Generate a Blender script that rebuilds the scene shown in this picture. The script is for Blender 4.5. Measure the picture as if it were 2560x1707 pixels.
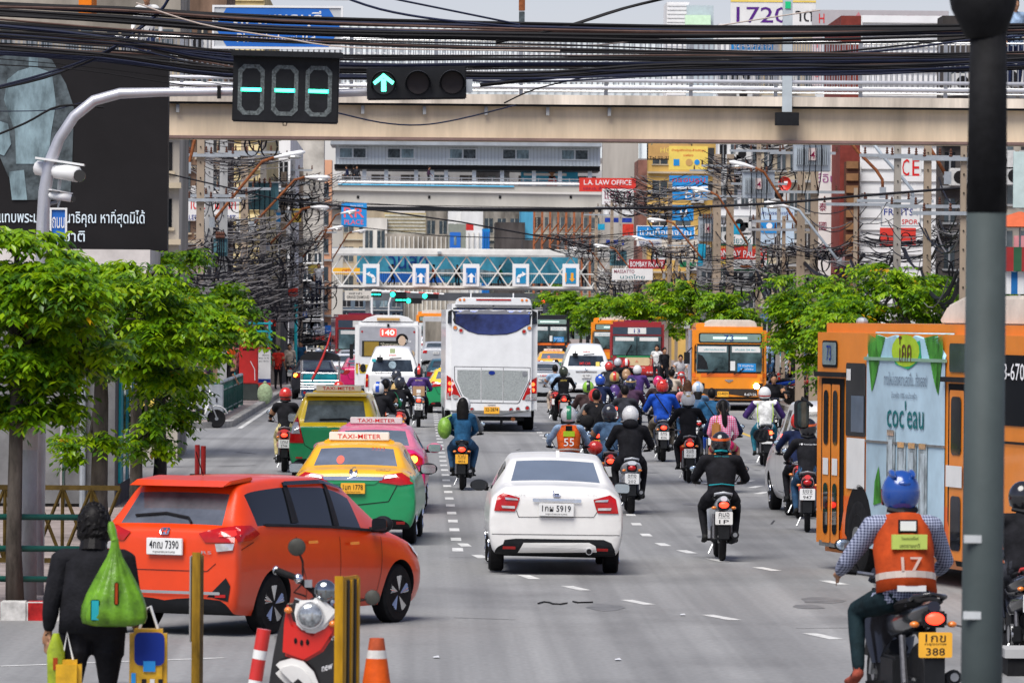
import bpy, bmesh, math, random
from mathutils import Vector, Matrix, kdtree
from mathutils.bvhtree import BVHTree
for _o in list(bpy.data.objects): bpy.data.objects.remove(_o)
S=bpy.context.scene; COL=S.collection; RN=random.Random(11); V=Vector; rad=math.radians
# ---------------------------------------------------------------- camera
FPX=14222.0; H=3.31
yaw,pit,rol=math.atan(235/FPX),math.atan(77.5/FPX),rad(.45)
fwd=V((math.sin(yaw)*math.cos(pit),math.cos(yaw)*math.cos(pit),-math.sin(pit))).normalized()
r0=fwd.cross(V((0,0,1))).normalized(); u0=r0.cross(fwd)
rt=r0*math.cos(rol)+u0*math.sin(rol); up=rt.cross(fwd)
cd=bpy.data.cameras.new('camera'); cam=bpy.data.objects.new('camera',cd); COL.objects.link(cam)
cam.matrix_world=Matrix(((rt.x,up.x,-fwd.x,0),(rt.y,up.y,-fwd.y,0),(rt.z,up.z,-fwd.z,H),(0,0,0,1)))
cd.lens=200; cd.sensor_width=36; cd.clip_end=5000; cd.clip_start=1
cd.dof.use_dof=True; cd.dof.focus_distance=92; cd.dof.aperture_fstop=12
S.camera=cam
W=bpy.data.worlds.new('World'); S.world=W; W.use_nodes=True
nt=W.node_tree; sky=nt.nodes.new('ShaderNodeTexSky'); sky.sky_type='NISHITA'; sky.sun_disc=False
SE,SR=58,208
sky.sun_elevation=rad(SE); sky.sun_rotation=rad(SR); sky.air_density=1.0; sky.dust_density=.4; sky.ozone_density=2
hs=nt.nodes.new('ShaderNodeHueSaturation'); hs.inputs['Saturation'].default_value=.75
nt.links.new(sky.outputs[0],hs.inputs['Color']); tn=nt.nodes.new('ShaderNodeMixRGB'); tn.blend_type='MULTIPLY'; tn.inputs[0].default_value=1; tn.inputs[2].default_value=(1.06,.98,1.13,1); nt.links.new(hs.outputs[0],tn.inputs[1]); nt.links.new(tn.outputs[0],nt.nodes['Background'].inputs[0])
nt.nodes['Background'].inputs[1].default_value=.040
sl=bpy.data.lights.new('sun','SUN'); sl.energy=2.1; sl.angle=rad(42); sl.color=(1,.96,.9)
so=bpy.data.objects.new('sun',sl); COL.objects.link(so)
sd=V((math.sin(rad(SR))*math.cos(rad(SE)),math.cos(rad(SR))*math.cos(rad(SE)),math.sin(rad(SE))))
so.rotation_euler=sd.to_track_quat('Z','Y').to_euler()
S.view_settings.view_transform='Standard'; S.view_settings.look='None'; S.view_settings.gamma=1
S.view_settings.exposure=1.3
S.cycles.max_bounces=5; S.cycles.diffuse_bounces=2; S.cycles.glossy_bounces=3; S.cycles.transmission_bounces=3; S.cycles.transparent_max_bounces=6
S.cycles.sample_clamp_indirect=3
# ---------------------------------------------------------------- pixel helpers (photo is 2560 wide)
def ray(px,py): return (fwd*FPX+rt*(px-1280)+up*(853.5-py)).normalized()
def P(px,py,D):
    d=ray(px,py); return V((0,0,H))+d*(D/d.y)
def G(px,py,z=0):
    d=ray(px,py); return V((0,0,H))+d*((z-H)/d.z)
def GX(px,D,z=0): 
    a=P(px,900,D); return V((a.x,D,z))
# ---------------------------------------------------------------- materials
MC={}
def mt(name,c,rough=.6,metal=0,var=.12,sc=3.0,bump=0,coat=0,emit=0,spec=.5,streak=0):
    if name in MC: return MC[name]
    m=bpy.data.materials.new(name); m.use_nodes=True; n=m.node_tree.nodes; l=m.node_tree.links
    b=n['Principled BSDF']; b.inputs['Roughness'].default_value=rough; b.inputs['Metallic'].default_value=metal
    b.inputs['Coat Weight'].default_value=coat; b.inputs['Coat Roughness'].default_value=.06; b.inputs['Specular IOR Level'].default_value=spec if rough<.5 else .15
    c=tuple(c)+(1,)
    if var>0:
        tc=n.new('ShaderNodeTexCoord'); mp=n.new('ShaderNodeMapping'); l.new(tc.outputs['Object'],mp.inputs[0])
        if streak: mp.inputs['Scale'].default_value=(1,1,streak)
        nz=n.new('ShaderNodeTexNoise'); nz.inputs['Scale'].default_value=sc; nz.inputs['Detail'].default_value=5; nz.inputs['Roughness'].default_value=.65
        l.new(mp.outputs[0],nz.inputs['Vector'])
        cr=n.new('ShaderNodeValToRGB'); e=cr.color_ramp.elements
        e[0].position=.3; e[1].position=.7
        e[0].color=tuple(max(0,x*(1-var*1.6)) for x in c[:3])+(1,); e[1].color=tuple(min(1,x*(1+var*.7)) for x in c[:3])+(1,)
        l.new(nz.outputs['Fac'],cr.inputs[0]); l.new(cr.outputs[0],b.inputs['Base Color'])
        if bump:
            bp=n.new('ShaderNodeBump'); bp.inputs['Strength'].default_value=bump; bp.inputs['Distance'].default_value=.02
            l.new(nz.outputs['Fac'],bp.inputs['Height']); l.new(bp.outputs[0],b.inputs['Normal'])
    else: b.inputs['Base Color'].default_value=c
    if emit: b.inputs['Emission Color'].default_value=c; b.inputs['Emission Strength'].default_value=emit
    MC[name]=m; return m
def paint(name,c): return mt(name,c,.3,0,.07,2,0,.35)
def cloth(name,c): return mt(name,c,.85,0,.35,7,.9)
def glow(name,c,e): 
    return mt(name,c,.4,0,0,emit=e)
BLK=mt('black_rubber',(.012,.012,.013),.75,0,.3,12); DRK=mt('dark_plastic',(.014,.015,.017),.55,0,.2,8)
GLS=mt('tinted_glass',(.012,.014,.017),.05,0,0,spec=.6); MGL=mt('sky_glass',(.62,.72,.78),.1,.85,.10,1.2)
DGL=mt('grey_window',(.10,.13,.15),.08,.5,.35,1.5)
CHR=mt('chrome',(.75,.76,.78),.12,1,.08,6); STL=mt('steel',(.42,.43,.44),.35,.8,.15,8)
WHT=mt('white_paint',(.78,.78,.77),.35,0,.05,2,0,.4); WPL=mt('white_plate',(.72,.72,.70),.4,0,.05)
YPL=mt('yellow_plate',(.85,.42,.03),.45,0,.06); INK=mt('black_ink',(.015,.015,.018),.6,0,0)
RDL=mt('red_lens',(.42,.006,.006),.15,0,.15,9,0,.15); RDO=glow('lit_red_lens',(1,.05,.015),5); ORO=glow('lit_amber_lens',(1,.30,.02),5)
ORL=mt('amber_lens',(.75,.2,.02),.15,0,.1,9,0,.7); CLL=mt('clear_lens',(.6,.6,.6),.1,.5,.2,12)
SKN=mt('skin',(.36,.19,.11),.55,0,.1,6); HAI=mt('black_hair',(.008,.007,.007),.5,0,.3,14,.3); BHA=mt('brown_hair',(.07,.03,.015),.5,0,.3,14,.3)
CON=mt('concrete',(.34,.31,.27),.9,0,.22,1.2,.3,streak=.35); CBE=mt('beige_concrete',(.34,.27,.20),.9,0,.2,1.5,.3,streak=.3)
CGR=mt('grey_concrete',(.40,.40,.39),.9,0,.18,.8,.2,streak=.3)
RST=mt('rusty_steel',(.26,.09,.035),.75,.2,.35,9); GAL=mt('galvanised',(.38,.41,.43),.45,.4,.12,5)
CBL=mt('cable_black',(.009,.009,.013),.6,0,.2,5); CGY=mt('cable_grey',(.16,.15,.15),.6,0,.3,3)
RED=mt('red_paint',(.55,.02,.015),.4,0,.1,5,0,.3); TEA=mt('turquoise_paint',(.02,.33,.38),.5,0,.15,4)
GRN=mt('green_paint',(.01,.10,.075),.45,0,.15,4); BLU=mt('blue_sign',(.01,.13,.5),.45,0,.08,2)
# ---------------------------------------------------------------- mesh builder
def frame(t,ref):
    t=t.normalized(); s=ref-t*ref.dot(t)
    if s.length<1e-3: s=V((0,0,1))-t*t.z
    s.normalize(); return s,t.cross(s)
class M:
    def __init__(s): s.v=[];s.f=[];s.m=[];s.mats=[]
    def mi(s,m):
        if m not in s.mats: s.mats.append(m)
        return s.mats.index(m)
    def add(s,vs,fs,m):
        o=len(s.v); k=s.mi(m); s.v+=[tuple(a) for a in vs]; s.f+=[tuple(i+o for i in f) for f in fs]; s.m+=[k]*len(fs); return s
    def bx(s,x0,x1,y0,y1,z0,z1,m):
        return s.add([(x0,y0,z0),(x1,y0,z0),(x1,y1,z0),(x0,y1,z0),(x0,y0,z1),(x1,y0,z1),(x1,y1,z1),(x0,y1,z1)],
          [(0,3,2,1),(4,5,6,7),(0,1,5,4),(1,2,6,5),(2,3,7,6),(3,0,4,7)],m)
    def box(s,c,d,m,rot=None):
        R=rot.to_matrix() if rot else Matrix.Identity(3); c=V(c)
        vs=[c+R@V((x*d[0]/2,y*d[1]/2,z*d[2]/2)) for z in(-1,1) for x,y in((-1,-1),(1,-1),(1,1),(-1,1))]
        return s.add(vs,[(0,3,2,1),(4,5,6,7),(0,1,5,4),(1,2,6,5),(2,3,7,6),(3,0,4,7)],m)
    def tube(s,pts,r,m,n=6,ax=(1,0,0),ry=None,cap=True):
        pts=[V(p) for p in pts]; N=len(pts); rs=r if hasattr(r,'__len__') else [r]*N; ry=ry or rs
        if not hasattr(ry,'__len__'): ry=[ry]*N
        dd=(pts[-1]-pts[0]).normalized() if (pts[-1]-pts[0]).length>1e-6 else V((0,0,1))
        if abs(dd.dot(V(ax)))>.55 and ax==(1,0,0): ax=(0,1,0) if abs(dd.y)<.6 else (0,0,1)
        vs=[]
        for i,p in enumerate(pts):
            t=pts[min(i+1,N-1)]-pts[max(i-1,0)]
            a,b=frame(t,V(ax))
            for k in range(n):
                q=2*math.pi*k/n; vs.append(p+a*(math.cos(q)*rs[i])+b*(math.sin(q)*ry[i]))
        fs=[(i*n+k,i*n+(k+1)%n,(i+1)*n+(k+1)%n,(i+1)*n+k) for i in range(N-1) for k in range(n)]
        if cap: fs+=[tuple(range(n-1,-1,-1)),tuple(range((N-1)*n,N*n))]
        return s.add(vs,fs,m)
    def cyl(s,a,b,r,m,n=12,r2=None): return s.tube([a,b],[r,r if r2 is None else r2],m,n)
    def prism(s,poly,y0,y1,m,ax='y'):
        n=len(poly)
        f={'y':lambda a,b,c:(a,c,b),'x':lambda a,b,c:(c,a,b),'z':lambda a,b,c:(a,b,c)}[ax]
        vs=[f(a,b,y0) for a,b in poly]+[f(a,b,y1) for a,b in poly]
        return s.add(vs,[tuple(range(n)),tuple(range(2*n-1,n-1,-1))]+[(i,i+n,(i+1)%n+n,(i+1)%n) for i in range(n)],m)
    def lathe(s,prof,c,m,ax='z',n=16):
        c=V(c); vs=[]
        f={'z':lambda r,h,q:V((r*math.cos(q),r*math.sin(q),h)),'x':lambda r,h,q:V((h,r*math.cos(q),r*math.sin(q))),'y':lambda r,h,q:V((r*math.cos(q),h,r*math.sin(q)))}[ax]
        for r,h in prof:
            for k in range(n): vs.append(c+f(r,h,2*math.pi*k/n))
        N=len(prof); fs=[(i*n+k,i*n+(k+1)%n,(i+1)*n+(k+1)%n,(i+1)*n+k) for i in range(N-1) for k in range(n)]
        fs+=[tuple(range(n-1,-1,-1)),tuple(range((N-1)*n,N*n))]
        return s.add(vs,fs,m)
    def ell(s,c,r,m,nu=12,nv=8,rot=None):
        c=V(c); R=rot.to_matrix() if rot else Matrix.Identity(3); vs=[]
        for j in range(nv+1):
            ph=-math.pi/2+math.pi*(j+.02)/(nv+.04)
            for i in range(nu):
                q=2*math.pi*i/nu; vs.append(c+R@V((r[0]*math.cos(ph)*math.cos(q),r[1]*math.cos(ph)*math.sin(q),r[2]*math.sin(ph))))
        fs=[(j*nu+i,j*nu+(i+1)%nu,(j+1)*nu+(i+1)%nu,(j+1)*nu+i) for j in range(nv) for i in range(nu)]
        fs+=[tuple(range(nu-1,-1,-1)),tuple(range(nv*nu,(nv+1)*nu))]
        return s.add(vs,fs,m)
    def quad(s,a,b,c,d,m): return s.add([a,b,c,d],[(0,1,2,3)],m)
    def text(s,t,o,r,u,w,h,m,ww=True):
        """text fitted in w x h, centred at o; r,u unit vectors"""
        vs,fs=txt(t); 
        if not vs: return s
        xs=[v[0] for v in vs]; ys=[v[1] for v in vs]; a0,a1,b0,b1=min(xs),max(xs),min(ys),max(ys)
        kx=w/(a1-a0+1e-6); ky=h/(b1-b0+1e-6)
        if not ww: kx=ky=min(kx,ky)
        o,r,u=V(o),V(r),V(u)
        return s.add([o+r*((v[0]-(a0+a1)/2)*kx)+u*((v[1]-(b0+b1)/2)*ky) for v in vs],fs,m)
    def ext(s,o,mat=None):
        for k,mm in enumerate(o.mats): s.mi(mm)
        b=len(s.v); mp=[s.mi(mm) for mm in o.mats]
        s.v+=[tuple(mat@V(v)) if mat else v for v in o.v]; s.f+=[tuple(i+b for i in f) for f in o.f]; s.m+=[mp[k] for k in o.m]; return s
    def mesh(s,name,smooth=False,bev=0):
        me=bpy.data.meshes.new(name); me.from_pydata(s.v,[],s.f)
        for m in s.mats: me.materials.append(m)
        me.polygons.foreach_set('material_index',s.m)
        if smooth or bev:
            bm=bmesh.new(); bm.from_mesh(me)
            bmesh.ops.recalc_face_normals(bm,faces=bm.faces)
            if bev:
                bmesh.ops.remove_doubles(bm,verts=bm.verts,dist=1e-4)
                es=[e for e in bm.edges if len(e.link_faces)==2 and e.calc_face_angle(0)>.6]
                bmesh.ops.bevel(bm,geom=es,offset=bev,segments=2,affect='EDGES',clamp_overlap=True)
            bm.to_mesh(me); bm.free()
        if smooth:
            me.shade_smooth()
            if smooth!='all':
                try: me.set_sharp_from_angle(angle=rad(38))
                except Exception: pass
        me.update(); return me
TX={}
def txt(t):
    if t in TX: return TX[t]
    c=bpy.data.curves.new('t','FONT'); c.body=t; c.resolution_u=2; c.offset=.004
    o=bpy.data.objects.new('t',c); COL.objects.link(o)
    me=bpy.data.meshes.new_from_object(o.evaluated_get(bpy.context.evaluated_depsgraph_get()))
    vs=[(v.co.x,v.co.y) for v in me.vertices]; fs=[tuple(p.vertices) for p in me.polygons]
    bpy.data.objects.remove(o); bpy.data.curves.remove(c); bpy.data.meshes.remove(me)
    TX[t]=(vs,fs); return TX[t]
# ---------------------------------------------------------------- things: templates of parts
class T:
    def __init__(s): s.n=[]
    def part(s,name,m,parent=None,smooth=False,bev=0,label=None,kind=None,mx=None):
        me=m if isinstance(m,bpy.types.Mesh) else m.mesh(name,smooth,bev)
        s.n.append((name,me,parent,label,kind,mx)); return len(s.n)-1
def tag(o,label=None,cat=None,group=None,kind=None):
    if label: o['label']=label
    if cat: o['category']=cat
    if group: o['group']=group
    if kind: o['kind']=kind
def inst(t,name,label,cat,loc=(0,0,0),rz=0,group=None,mm=None,mx=None,skip=(),sc=1,lab=None):
    r=bpy.data.objects.new(name,None); r.empty_display_size=.2; COL.objects.link(r); tag(r,label,cat,group)
    if mx: r.matrix_world=mx
    else: r.location=loc; r.rotation_euler=(0,0,rz)
    if sc!=1: r.scale=(sc,sc,sc)
    os=[]
    for i,(n,me,p,lb,kd,m4) in enumerate(t.n):
        if n in skip or (p is not None and os[p] is None): os.append(None); continue
        o=bpy.data.objects.new(n,me); COL.objects.link(o); o.parent=r if p is None else os[p]
        if m4: o.matrix_local=m4
        if lb: o['label']=lb
        if lab and n in lab: o['label']=lab[n]
        if kd: o['kind']=kd
        if mm:
            for k,sl_ in enumerate(o.material_slots):
                if sl_.material in mm: sl_.link='OBJECT'; sl_.material=mm[me.materials[k]]
        os.append(o)
    return r
def solo(name,m,label=None,cat=None,loc=(0,0,0),rz=0,group=None,kind=None,smooth=False,bev=0):
    me=m if isinstance(m,bpy.types.Mesh) else m.mesh(name,smooth,bev)
    o=bpy.data.objects.new(name,me); COL.objects.link(o); o.location=loc; o.rotation_euler=(0,0,rz); tag(o,label,cat,group,kind); return o
def evalmesh(me,mods):
    o=bpy.data.objects.new('tmp',me); COL.objects.link(o)
    for ty,kw in mods:
        md=o.modifiers.new(ty,ty)
        for k,v in kw.items(): setattr(md,k,v)
    r=bpy.data.meshes.new_from_object(o.evaluated_get(bpy.context.evaluated_depsgraph_get()))
    bpy.data.objects.remove(o); return r
def bvh(me):
    return BVHTree.FromPolygons([v.co.copy() for v in me.vertices],[tuple(p.vertices) for p in me.polygons])
SIDE={'rear':(V((1,0,0)),V((0,1,0))),'front':(V((-1,0,0)),V((0,-1,0))),'left':(V((0,-1,0)),V((1,0,0))),'right':(V((0,1,0)),V((-1,0,0))),'top':(V((1,0,0)),V((0,0,-1)))}
def proj(bv,pts,side,off):
    """2D pts -> 3D on the surface. rear: (x,z); left/right: (y,z); top: (x,y)"""
    out=[]
    for a,b in pts:
        if side in('rear','front'): o=V((a,-30 if side=='rear' else 30,b)); d=V((0,1,0)) if side=='rear' else V((0,-1,0))
        elif side=='top': o=V((a,b,30)); d=V((0,0,-1))
        else: o=V((-30 if side=='left' else 30,a,b)); d=V((1,0,0)) if side=='left' else V((-1,0,0))
        h=bv.ray_cast(o,d)
        if h[0] is None:
            h=bv.find_nearest(o+d*(30.0 if side in('rear','front') else 29)); out.append((h[0]-d*off) if h[0] else o+d*30)
        else: out.append(h[0]-d*off)
    return out
def decal(m,bv,poly,side,mat,off=.008,maxe=.07):
    bm=bmesh.new(); vs=[bm.verts.new((a,b,0)) for a,b in poly]; bm.faces.new(vs)
    bmesh.ops.triangulate(bm,faces=bm.faces)
    for _ in range(5):
        es=[e for e in bm.edges if e.calc_length()>maxe]
        if not es: break
        bmesh.ops.subdivide_edges(bm,edges=es,cuts=1,use_grid_fill=True)
        bmesh.ops.triangulate(bm,faces=[f for f in bm.faces if len(f.verts)>3])
    bm.verts.index_update(); p=[(v.co.x,v.co.y) for v in bm.verts]; fs=[tuple(v.index for v in f.verts) for f in bm.faces]; bm.free()
    m.add(proj(bv,p,side,off),fs,mat); return m
def dtext(m,bv,t,cx,cz,w,h,side,mat,off=.012,ww=True):
    vs,fs=txt(t)
    if not vs: return m
    xs=[v[0] for v in vs]; ys=[v[1] for v in vs]; a0,a1,b0,b1=min(xs),max(xs),min(ys),max(ys)
    kx=w/(a1-a0); ky=h/(b1-b0)
    if not ww: kx=ky=min(kx,ky)
    sg=-1 if side in('front','left') else 1
    m.add(proj(bv,[(cx+sg*(v[0]-(a0+a1)/2)*kx,cz+(v[1]-(b0+b1)/2)*ky) for v in vs],side,off),fs,mat); return m
def rect(x0,x1,z0,z1): return [(x0,z0),(x1,z0),(x1,z1),(x0,z1)]
def rrect(x0,x1,z0,z1,r,n=3):
    o=[]
    for cx,cz,a in((x1-r,z0+r,-90),(x1-r,z1-r,0),(x0+r,z1-r,90),(x0+r,z0+r,180)):
        for k in range(n+1): q=rad(a+90*k/n); o.append((cx+r*math.cos(q),cz+r*math.sin(q)))
    return o
def circ(x,z,r,n=12): return [(x+r*math.cos(2*math.pi*k/n),z+r*math.sin(2*math.pi*k/n)) for k in range(n)]
def mir(p): return [(-a,b) for a,b in reversed(p)]
ORD=['first','second','third','fourth','fifth','sixth','seventh','eighth','ninth','tenth','eleventh','twelfth','thirteenth','fourteenth','fifteenth','sixteenth','seventeenth','eighteenth','nineteenth','twentieth']
# ================================================================ ground
def asphalt():
    m=bpy.data.materials.new('asphalt'); m.use_nodes=True; n=m.node_tree.nodes; l=m.node_tree.links; b=n['Principled BSDF']
    tc=n.new('ShaderNodeTexCoord'); out=None
    def noise(sx,sy,sc,det):
        mp=n.new('ShaderNodeMapping'); mp.inputs['Scale'].default_value=(sx,sy,1); l.new(tc.outputs['Object'],mp.inputs[0])
        z=n.new('ShaderNodeTexNoise'); z.inputs['Scale'].default_value=sc; z.inputs['Detail'].default_value=det; l.new(mp.outputs[0],z.inputs['Vector']); return z
    a=noise(1,.04,1.1,5); c=noise(1,.5,16,8); e=noise(.6,.35,.5,4)
    r=n.new('ShaderNodeValToRGB'); r.color_ramp.elements[0].position=.32; r.color_ramp.elements[1].position=.68
    r.color_ramp.elements[0].color=(.205,.205,.203,1); r.color_ramp.elements[1].color=(.275,.275,.270,1); l.new(a.outputs['Fac'],r.inputs[0])
    r2=n.new('ShaderNodeValToRGB'); r2.color_ramp.elements[0].color=(.72,.72,.72,1); r2.color_ramp.elements[1].color=(1.2,1.2,1.2,1); l.new(c.outputs['Fac'],r2.inputs[0])
    r3=n.new('ShaderNodeValToRGB'); r3.color_ramp.elements[0].position=.35; r3.color_ramp.elements[1].position=.5; r3.color_ramp.elements[0].color=(.74,.74,.74,1); r3.color_ramp.elements[1].color=(1,1,1,1); l.new(e.outputs['Fac'],r3.inputs[0])
    g=noise(2.2,.006,1.3,3); r4=n.new('ShaderNodeValToRGB'); r4.color_ramp.elements[0].position=.4; r4.color_ramp.elements[1].position=.6; r4.color_ramp.elements[0].color=(.84,.84,.84,1); r4.color_ramp.elements[1].color=(1.05,1.05,1.05,1); l.new(g.outputs['Fac'],r4.inputs[0])
    p=None
    for q in (r2,r3,r4):
        x=n.new('ShaderNodeMixRGB'); x.blend_type='MULTIPLY'; x.inputs[0].default_value=1; l.new(p.outputs[0] if p else r.outputs[0],x.inputs[1]); l.new(q.outputs[0],x.inputs[2]); p=x
    l.new(p.outputs[0],b.inputs['Base Color']); b.inputs['Roughness'].default_value=.75
    bp=n.new('ShaderNodeBump'); bp.inputs['Strength'].default_value=.35; bp.inputs['Distance'].default_value=.01; l.new(c.outputs['Fac'],bp.inputs['Height']); l.new(bp.outputs[0],b.inputs['Normal'])
    return m
ASP=asphalt(); PAV=mt('paving',(.30,.25,.23),.85,0,.25,2,.2); KER=mt('kerb_stone',(.36,.35,.33),.85,0,.25,3,.2)
solo('ground',M().quad((-900,-50,-.06),(900,-50,-.06),(900,2500,-.06),(-900,2500,-.06),mt('ground_earth',(.22,.2,.18),.9,0,.2,.2)),kind='structure')
m=M(); ys=[8,20,30,38,42,43.5,45,46.5,48,50,56,70,90,120,160,250,400,900]
zz=lambda y: .5*(1-min(1,max(0,(y-42)/8))**2*(3-2*min(1,max(0,(y-42)/8))))
vs=[(x,y,zz(y)) for y in ys for x in(-80,-20,0,20,80)]
m.add(vs,[(i*5+k,i*5+k+1,(i+1)*5+k+1,(i+1)*5+k) for i in range(len(ys)-1) for k in range(4)],ASP)
solo('road',m,kind='structure')
def slab(name,poly,z,mat,ker=None):
    m=M(); m.prism(poly,-.04,z,mat,'z'); return solo(name,m,kind='structure')
slab('left_pavement',[(-60,156.6),(-6.3,156.6),(-5.5,157.6),(-5.28,159),(-5.28,900),(-60,900)],.15,PAV)
slab('right_pavement',[(60,160),(60,900),(12.5,900),(12.5,162),(13.5,160)],.15,PAV)
slab('corner_pavement',[(-40,60.35),(-3.75,60.35),(-3.75,97),(-40,97)],.15,PAV)
# kerbs
m=M(); 
for i in range(40): 
    y=159+i*6; m.bx(-5.40,-5.15,y,y+5.97,-.03,.17,KER)
m.prism([(-60,156.4),(-6.35,156.4),(-5.4,157.5),(-5.15,159),(-5.4,159),(-5.55,157.8),(-6.4,156.65),(-60,156.65)],-.03,.17,KER,'z')
solo('left_kerb',m,kind='structure',bev=.01)
m=M()
for i in range(60): m.bx(12.4,12.65,162+i*6,167.97+i*6,-.03,.17,KER)
solo('right_kerb',m,kind='structure')
KR=mt('kerb_red',(.42,.02,.02),.7,0,.35,7,.2); KW=mt('kerb_white',(.6,.59,.56),.7,0,.25,7,.2)
m=M()
for i in range(60): m.bx(-3.55-(i+1)*.28+.004,-3.55-i*.28,60.1,60.35,-.03,.2,KW if i%2==0 else KR)
for i in range(14): m.bx(-3.75,-3.5,60.36+i*2.6,62.95+i*2.6,-.03,.2,KR if i%2==0 else KW)
solo('corner_kerb',m,kind='structure',bev=.012)
# markings
RW=mt('road_white',(.62,.62,.60),.7,0,.25,6); RY=mt('road_yellow',(.62,.42,.10),.7,0,.3,5)
def dash(m,c,d,L,w,mat,z=.004):
    d=V((d.x,d.y,0)).normalized(); s=V((d.y,-d.x,0)); c=V((c.x,c.y,z))
    m.quad(c-d*L/2-s*w/2,c-d*L/2+s*w/2,c+d*L/2+s*w/2,c+d*L/2-s*w/2,mat)
m=M()
y=78.6
while y<190: dash(m,V((.57,y,0)),V((0,1,0)),1.15,.15,RW); y+=3.55
cur=[(1087+118-44,1362),(1200,1391),(1322,1442),(1440,1470),(1594,1505),(1803,1543),(2057,1590),(2300,1651)]
cp=[G(*c) for c in cur]
for i,c in enumerate(cp):
    a=cp[max(0,i-1)]; b=cp[min(len(cp)-1,i+1)]; dash(m,c,b-a,1.05,.15,RW)
cur=[(1577,1287),(1591,1310),(1615,1337),(1657,1361),(1717,1379),(1794,1400),(1917,1422),(2085,1456),(2290,1500)]
cp=[G(*c) for c in cur]
for i,c in enumerate(cp):
    a=cp[max(0,i-1)]; b=cp[min(len(cp)-1,i+1)]; dash(m,c,b-a,1.0,.15,RW)
y=112
while y<200: dash(m,V((3.32,y,0)),V((.01,1,0)),1.15,.15,RW); y+=3.55
for px,py in((1868,1203),(1888,1217),(1905,1232)): dash(m,G(px,py),V((.2,1,0)),1.3,.16,RW)
dash(m,V((-4.9,230,0)),V((0,1,0)),146,.13,RW)
a=G(0,1665);b=G(560,1644); dash(m,(a+b)/2,b-a,(b-a).length,.09,RW)
a=G(300,1500+40);b=G(900,1650)
solo('lane_markings',m,kind='structure')
m=M(); y=135
while y<150: dash(m,V((8.9,y,0)),V((0,1,0)),3,.14,RY); y+=4
dash(m,V((8.9,250,0)),V((0,1,0)),200,.14,RY)
solo('centre_line',m,kind='structure')
# asphalt seams, wires and litter on the road
TAR=mt('tar',(.05,.05,.052),.6,0,.2,4); m=M()
for a,b in(((550,1166),(640,1163)),((590,1130),(640,1134)),((560,1200),(610,1200)),((1210,1319),(1330,1318)),((590,1052),(650,1051)),((1700,1190),(1800,1190)),((2380,1560),(2500,1590))):
    a=G(*a);b=G(*b); dash(m,(a+b)/2,b-a,(b-a).length,.07,TAR,.005)
for k in range(26):
    x=RN.uniform(-4,12); y=RN.uniform(54,150); L=RN.uniform(.5,3); dash(m,V((x,y,0)),V((RN.uniform(-1,1),RN.uniform(-.15,.15),0)) if k%2 else V((RN.uniform(-.1,.1),1,0)),L,.03,TAR,.005)
solo('tar_seams',m,kind='structure')
OIL=mt('oil_stain',(.17,.17,.168),.5,0,.25,3); m=M()
for k in range(34):
    x=RN.choice([-.9,1.9,4.7,7.2,-2.6])+RN.gauss(0,.3); y=RN.uniform(52,170); r_=RN.uniform(.06,.28); m.add([(x+r_*RN.uniform(.7,1.2)*math.cos(a_*.63),y+r_*3*RN.uniform(.7,1.2)*math.sin(a_*.63),.003) for a_ in range(10)],[tuple(range(10))],OIL)
solo('oil_stains',m,kind='structure')
LIT=[('paper_scrap','small white scrap of paper on the asphalt %s',WHT)]
for px,py,lb in((1091,1644,'left of the traffic cone'),(1707,1538,'right of the black wire scraps'),(1545,1650,'near the bottom of the road')):
    q=G(px,py); solo('paper_scrap',M().quad((q.x-.03,q.y-.1,.012),(q.x+.03,q.y-.08,.012),(q.x+.02,q.y+.1,.02),(q.x-.03,q.y+.06,.012),WHT),'tiny scrap of litter on the asphalt '+lb,'litter')
for i,pp in enumerate([[(1345,1510),(1360,1506),(1375,1508),(1382,1511)],[(1382,1511),(1400,1512),(1418,1509)],[(1432,1505),(1445,1508),(1482,1507)]]):
    solo('wire_scrap',M().tube([G(*q)+V((0,0,.012)) for q in pp],.009,BLK,4),['black scrap of wire lying on the asphalt, left end of three','thin reddish scrap of wire lying on the asphalt between two black ones','black scrap of wire lying on the asphalt, right end of three'][i],'wire')
# ================================================================ tree maker
def leafmat(name,c):
    m=bpy.data.materials.new(name); m.use_nodes=True; n=m.node_tree.nodes; l=m.node_tree.links; b=n['Principled BSDF']
    b.inputs['Base Color'].default_value=(*c,1); b.inputs['Roughness'].default_value=.32
    t=n.new('ShaderNodeBsdfTranslucent'); t.inputs[0].default_value=(min(1,c[0]*1.7),min(1,c[1]*1.5),c[2]*.6,1)
    x=n.new('ShaderNodeMixShader'); x.inputs[0].default_value=.38; l.new(b.outputs[0],x.inputs[1]); l.new(t.outputs[0],x.inputs[2]); l.new(x.outputs[0],n['Material Output'].inputs[0]); return m
LF=[leafmat('leaf_lime',(.27,.42,.008)),leafmat('leaf_green',(.14,.30,.008)),leafmat('leaf_deep',(.05,.13,.012)),leafmat('leaf_mid',(.20,.36,.008)),leafmat('leaf_yellow',(.55,.33,.01))]
BRK=mt('bark',(.10,.085,.07),.9,0,.45,6,.6,streak=.3)
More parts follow.
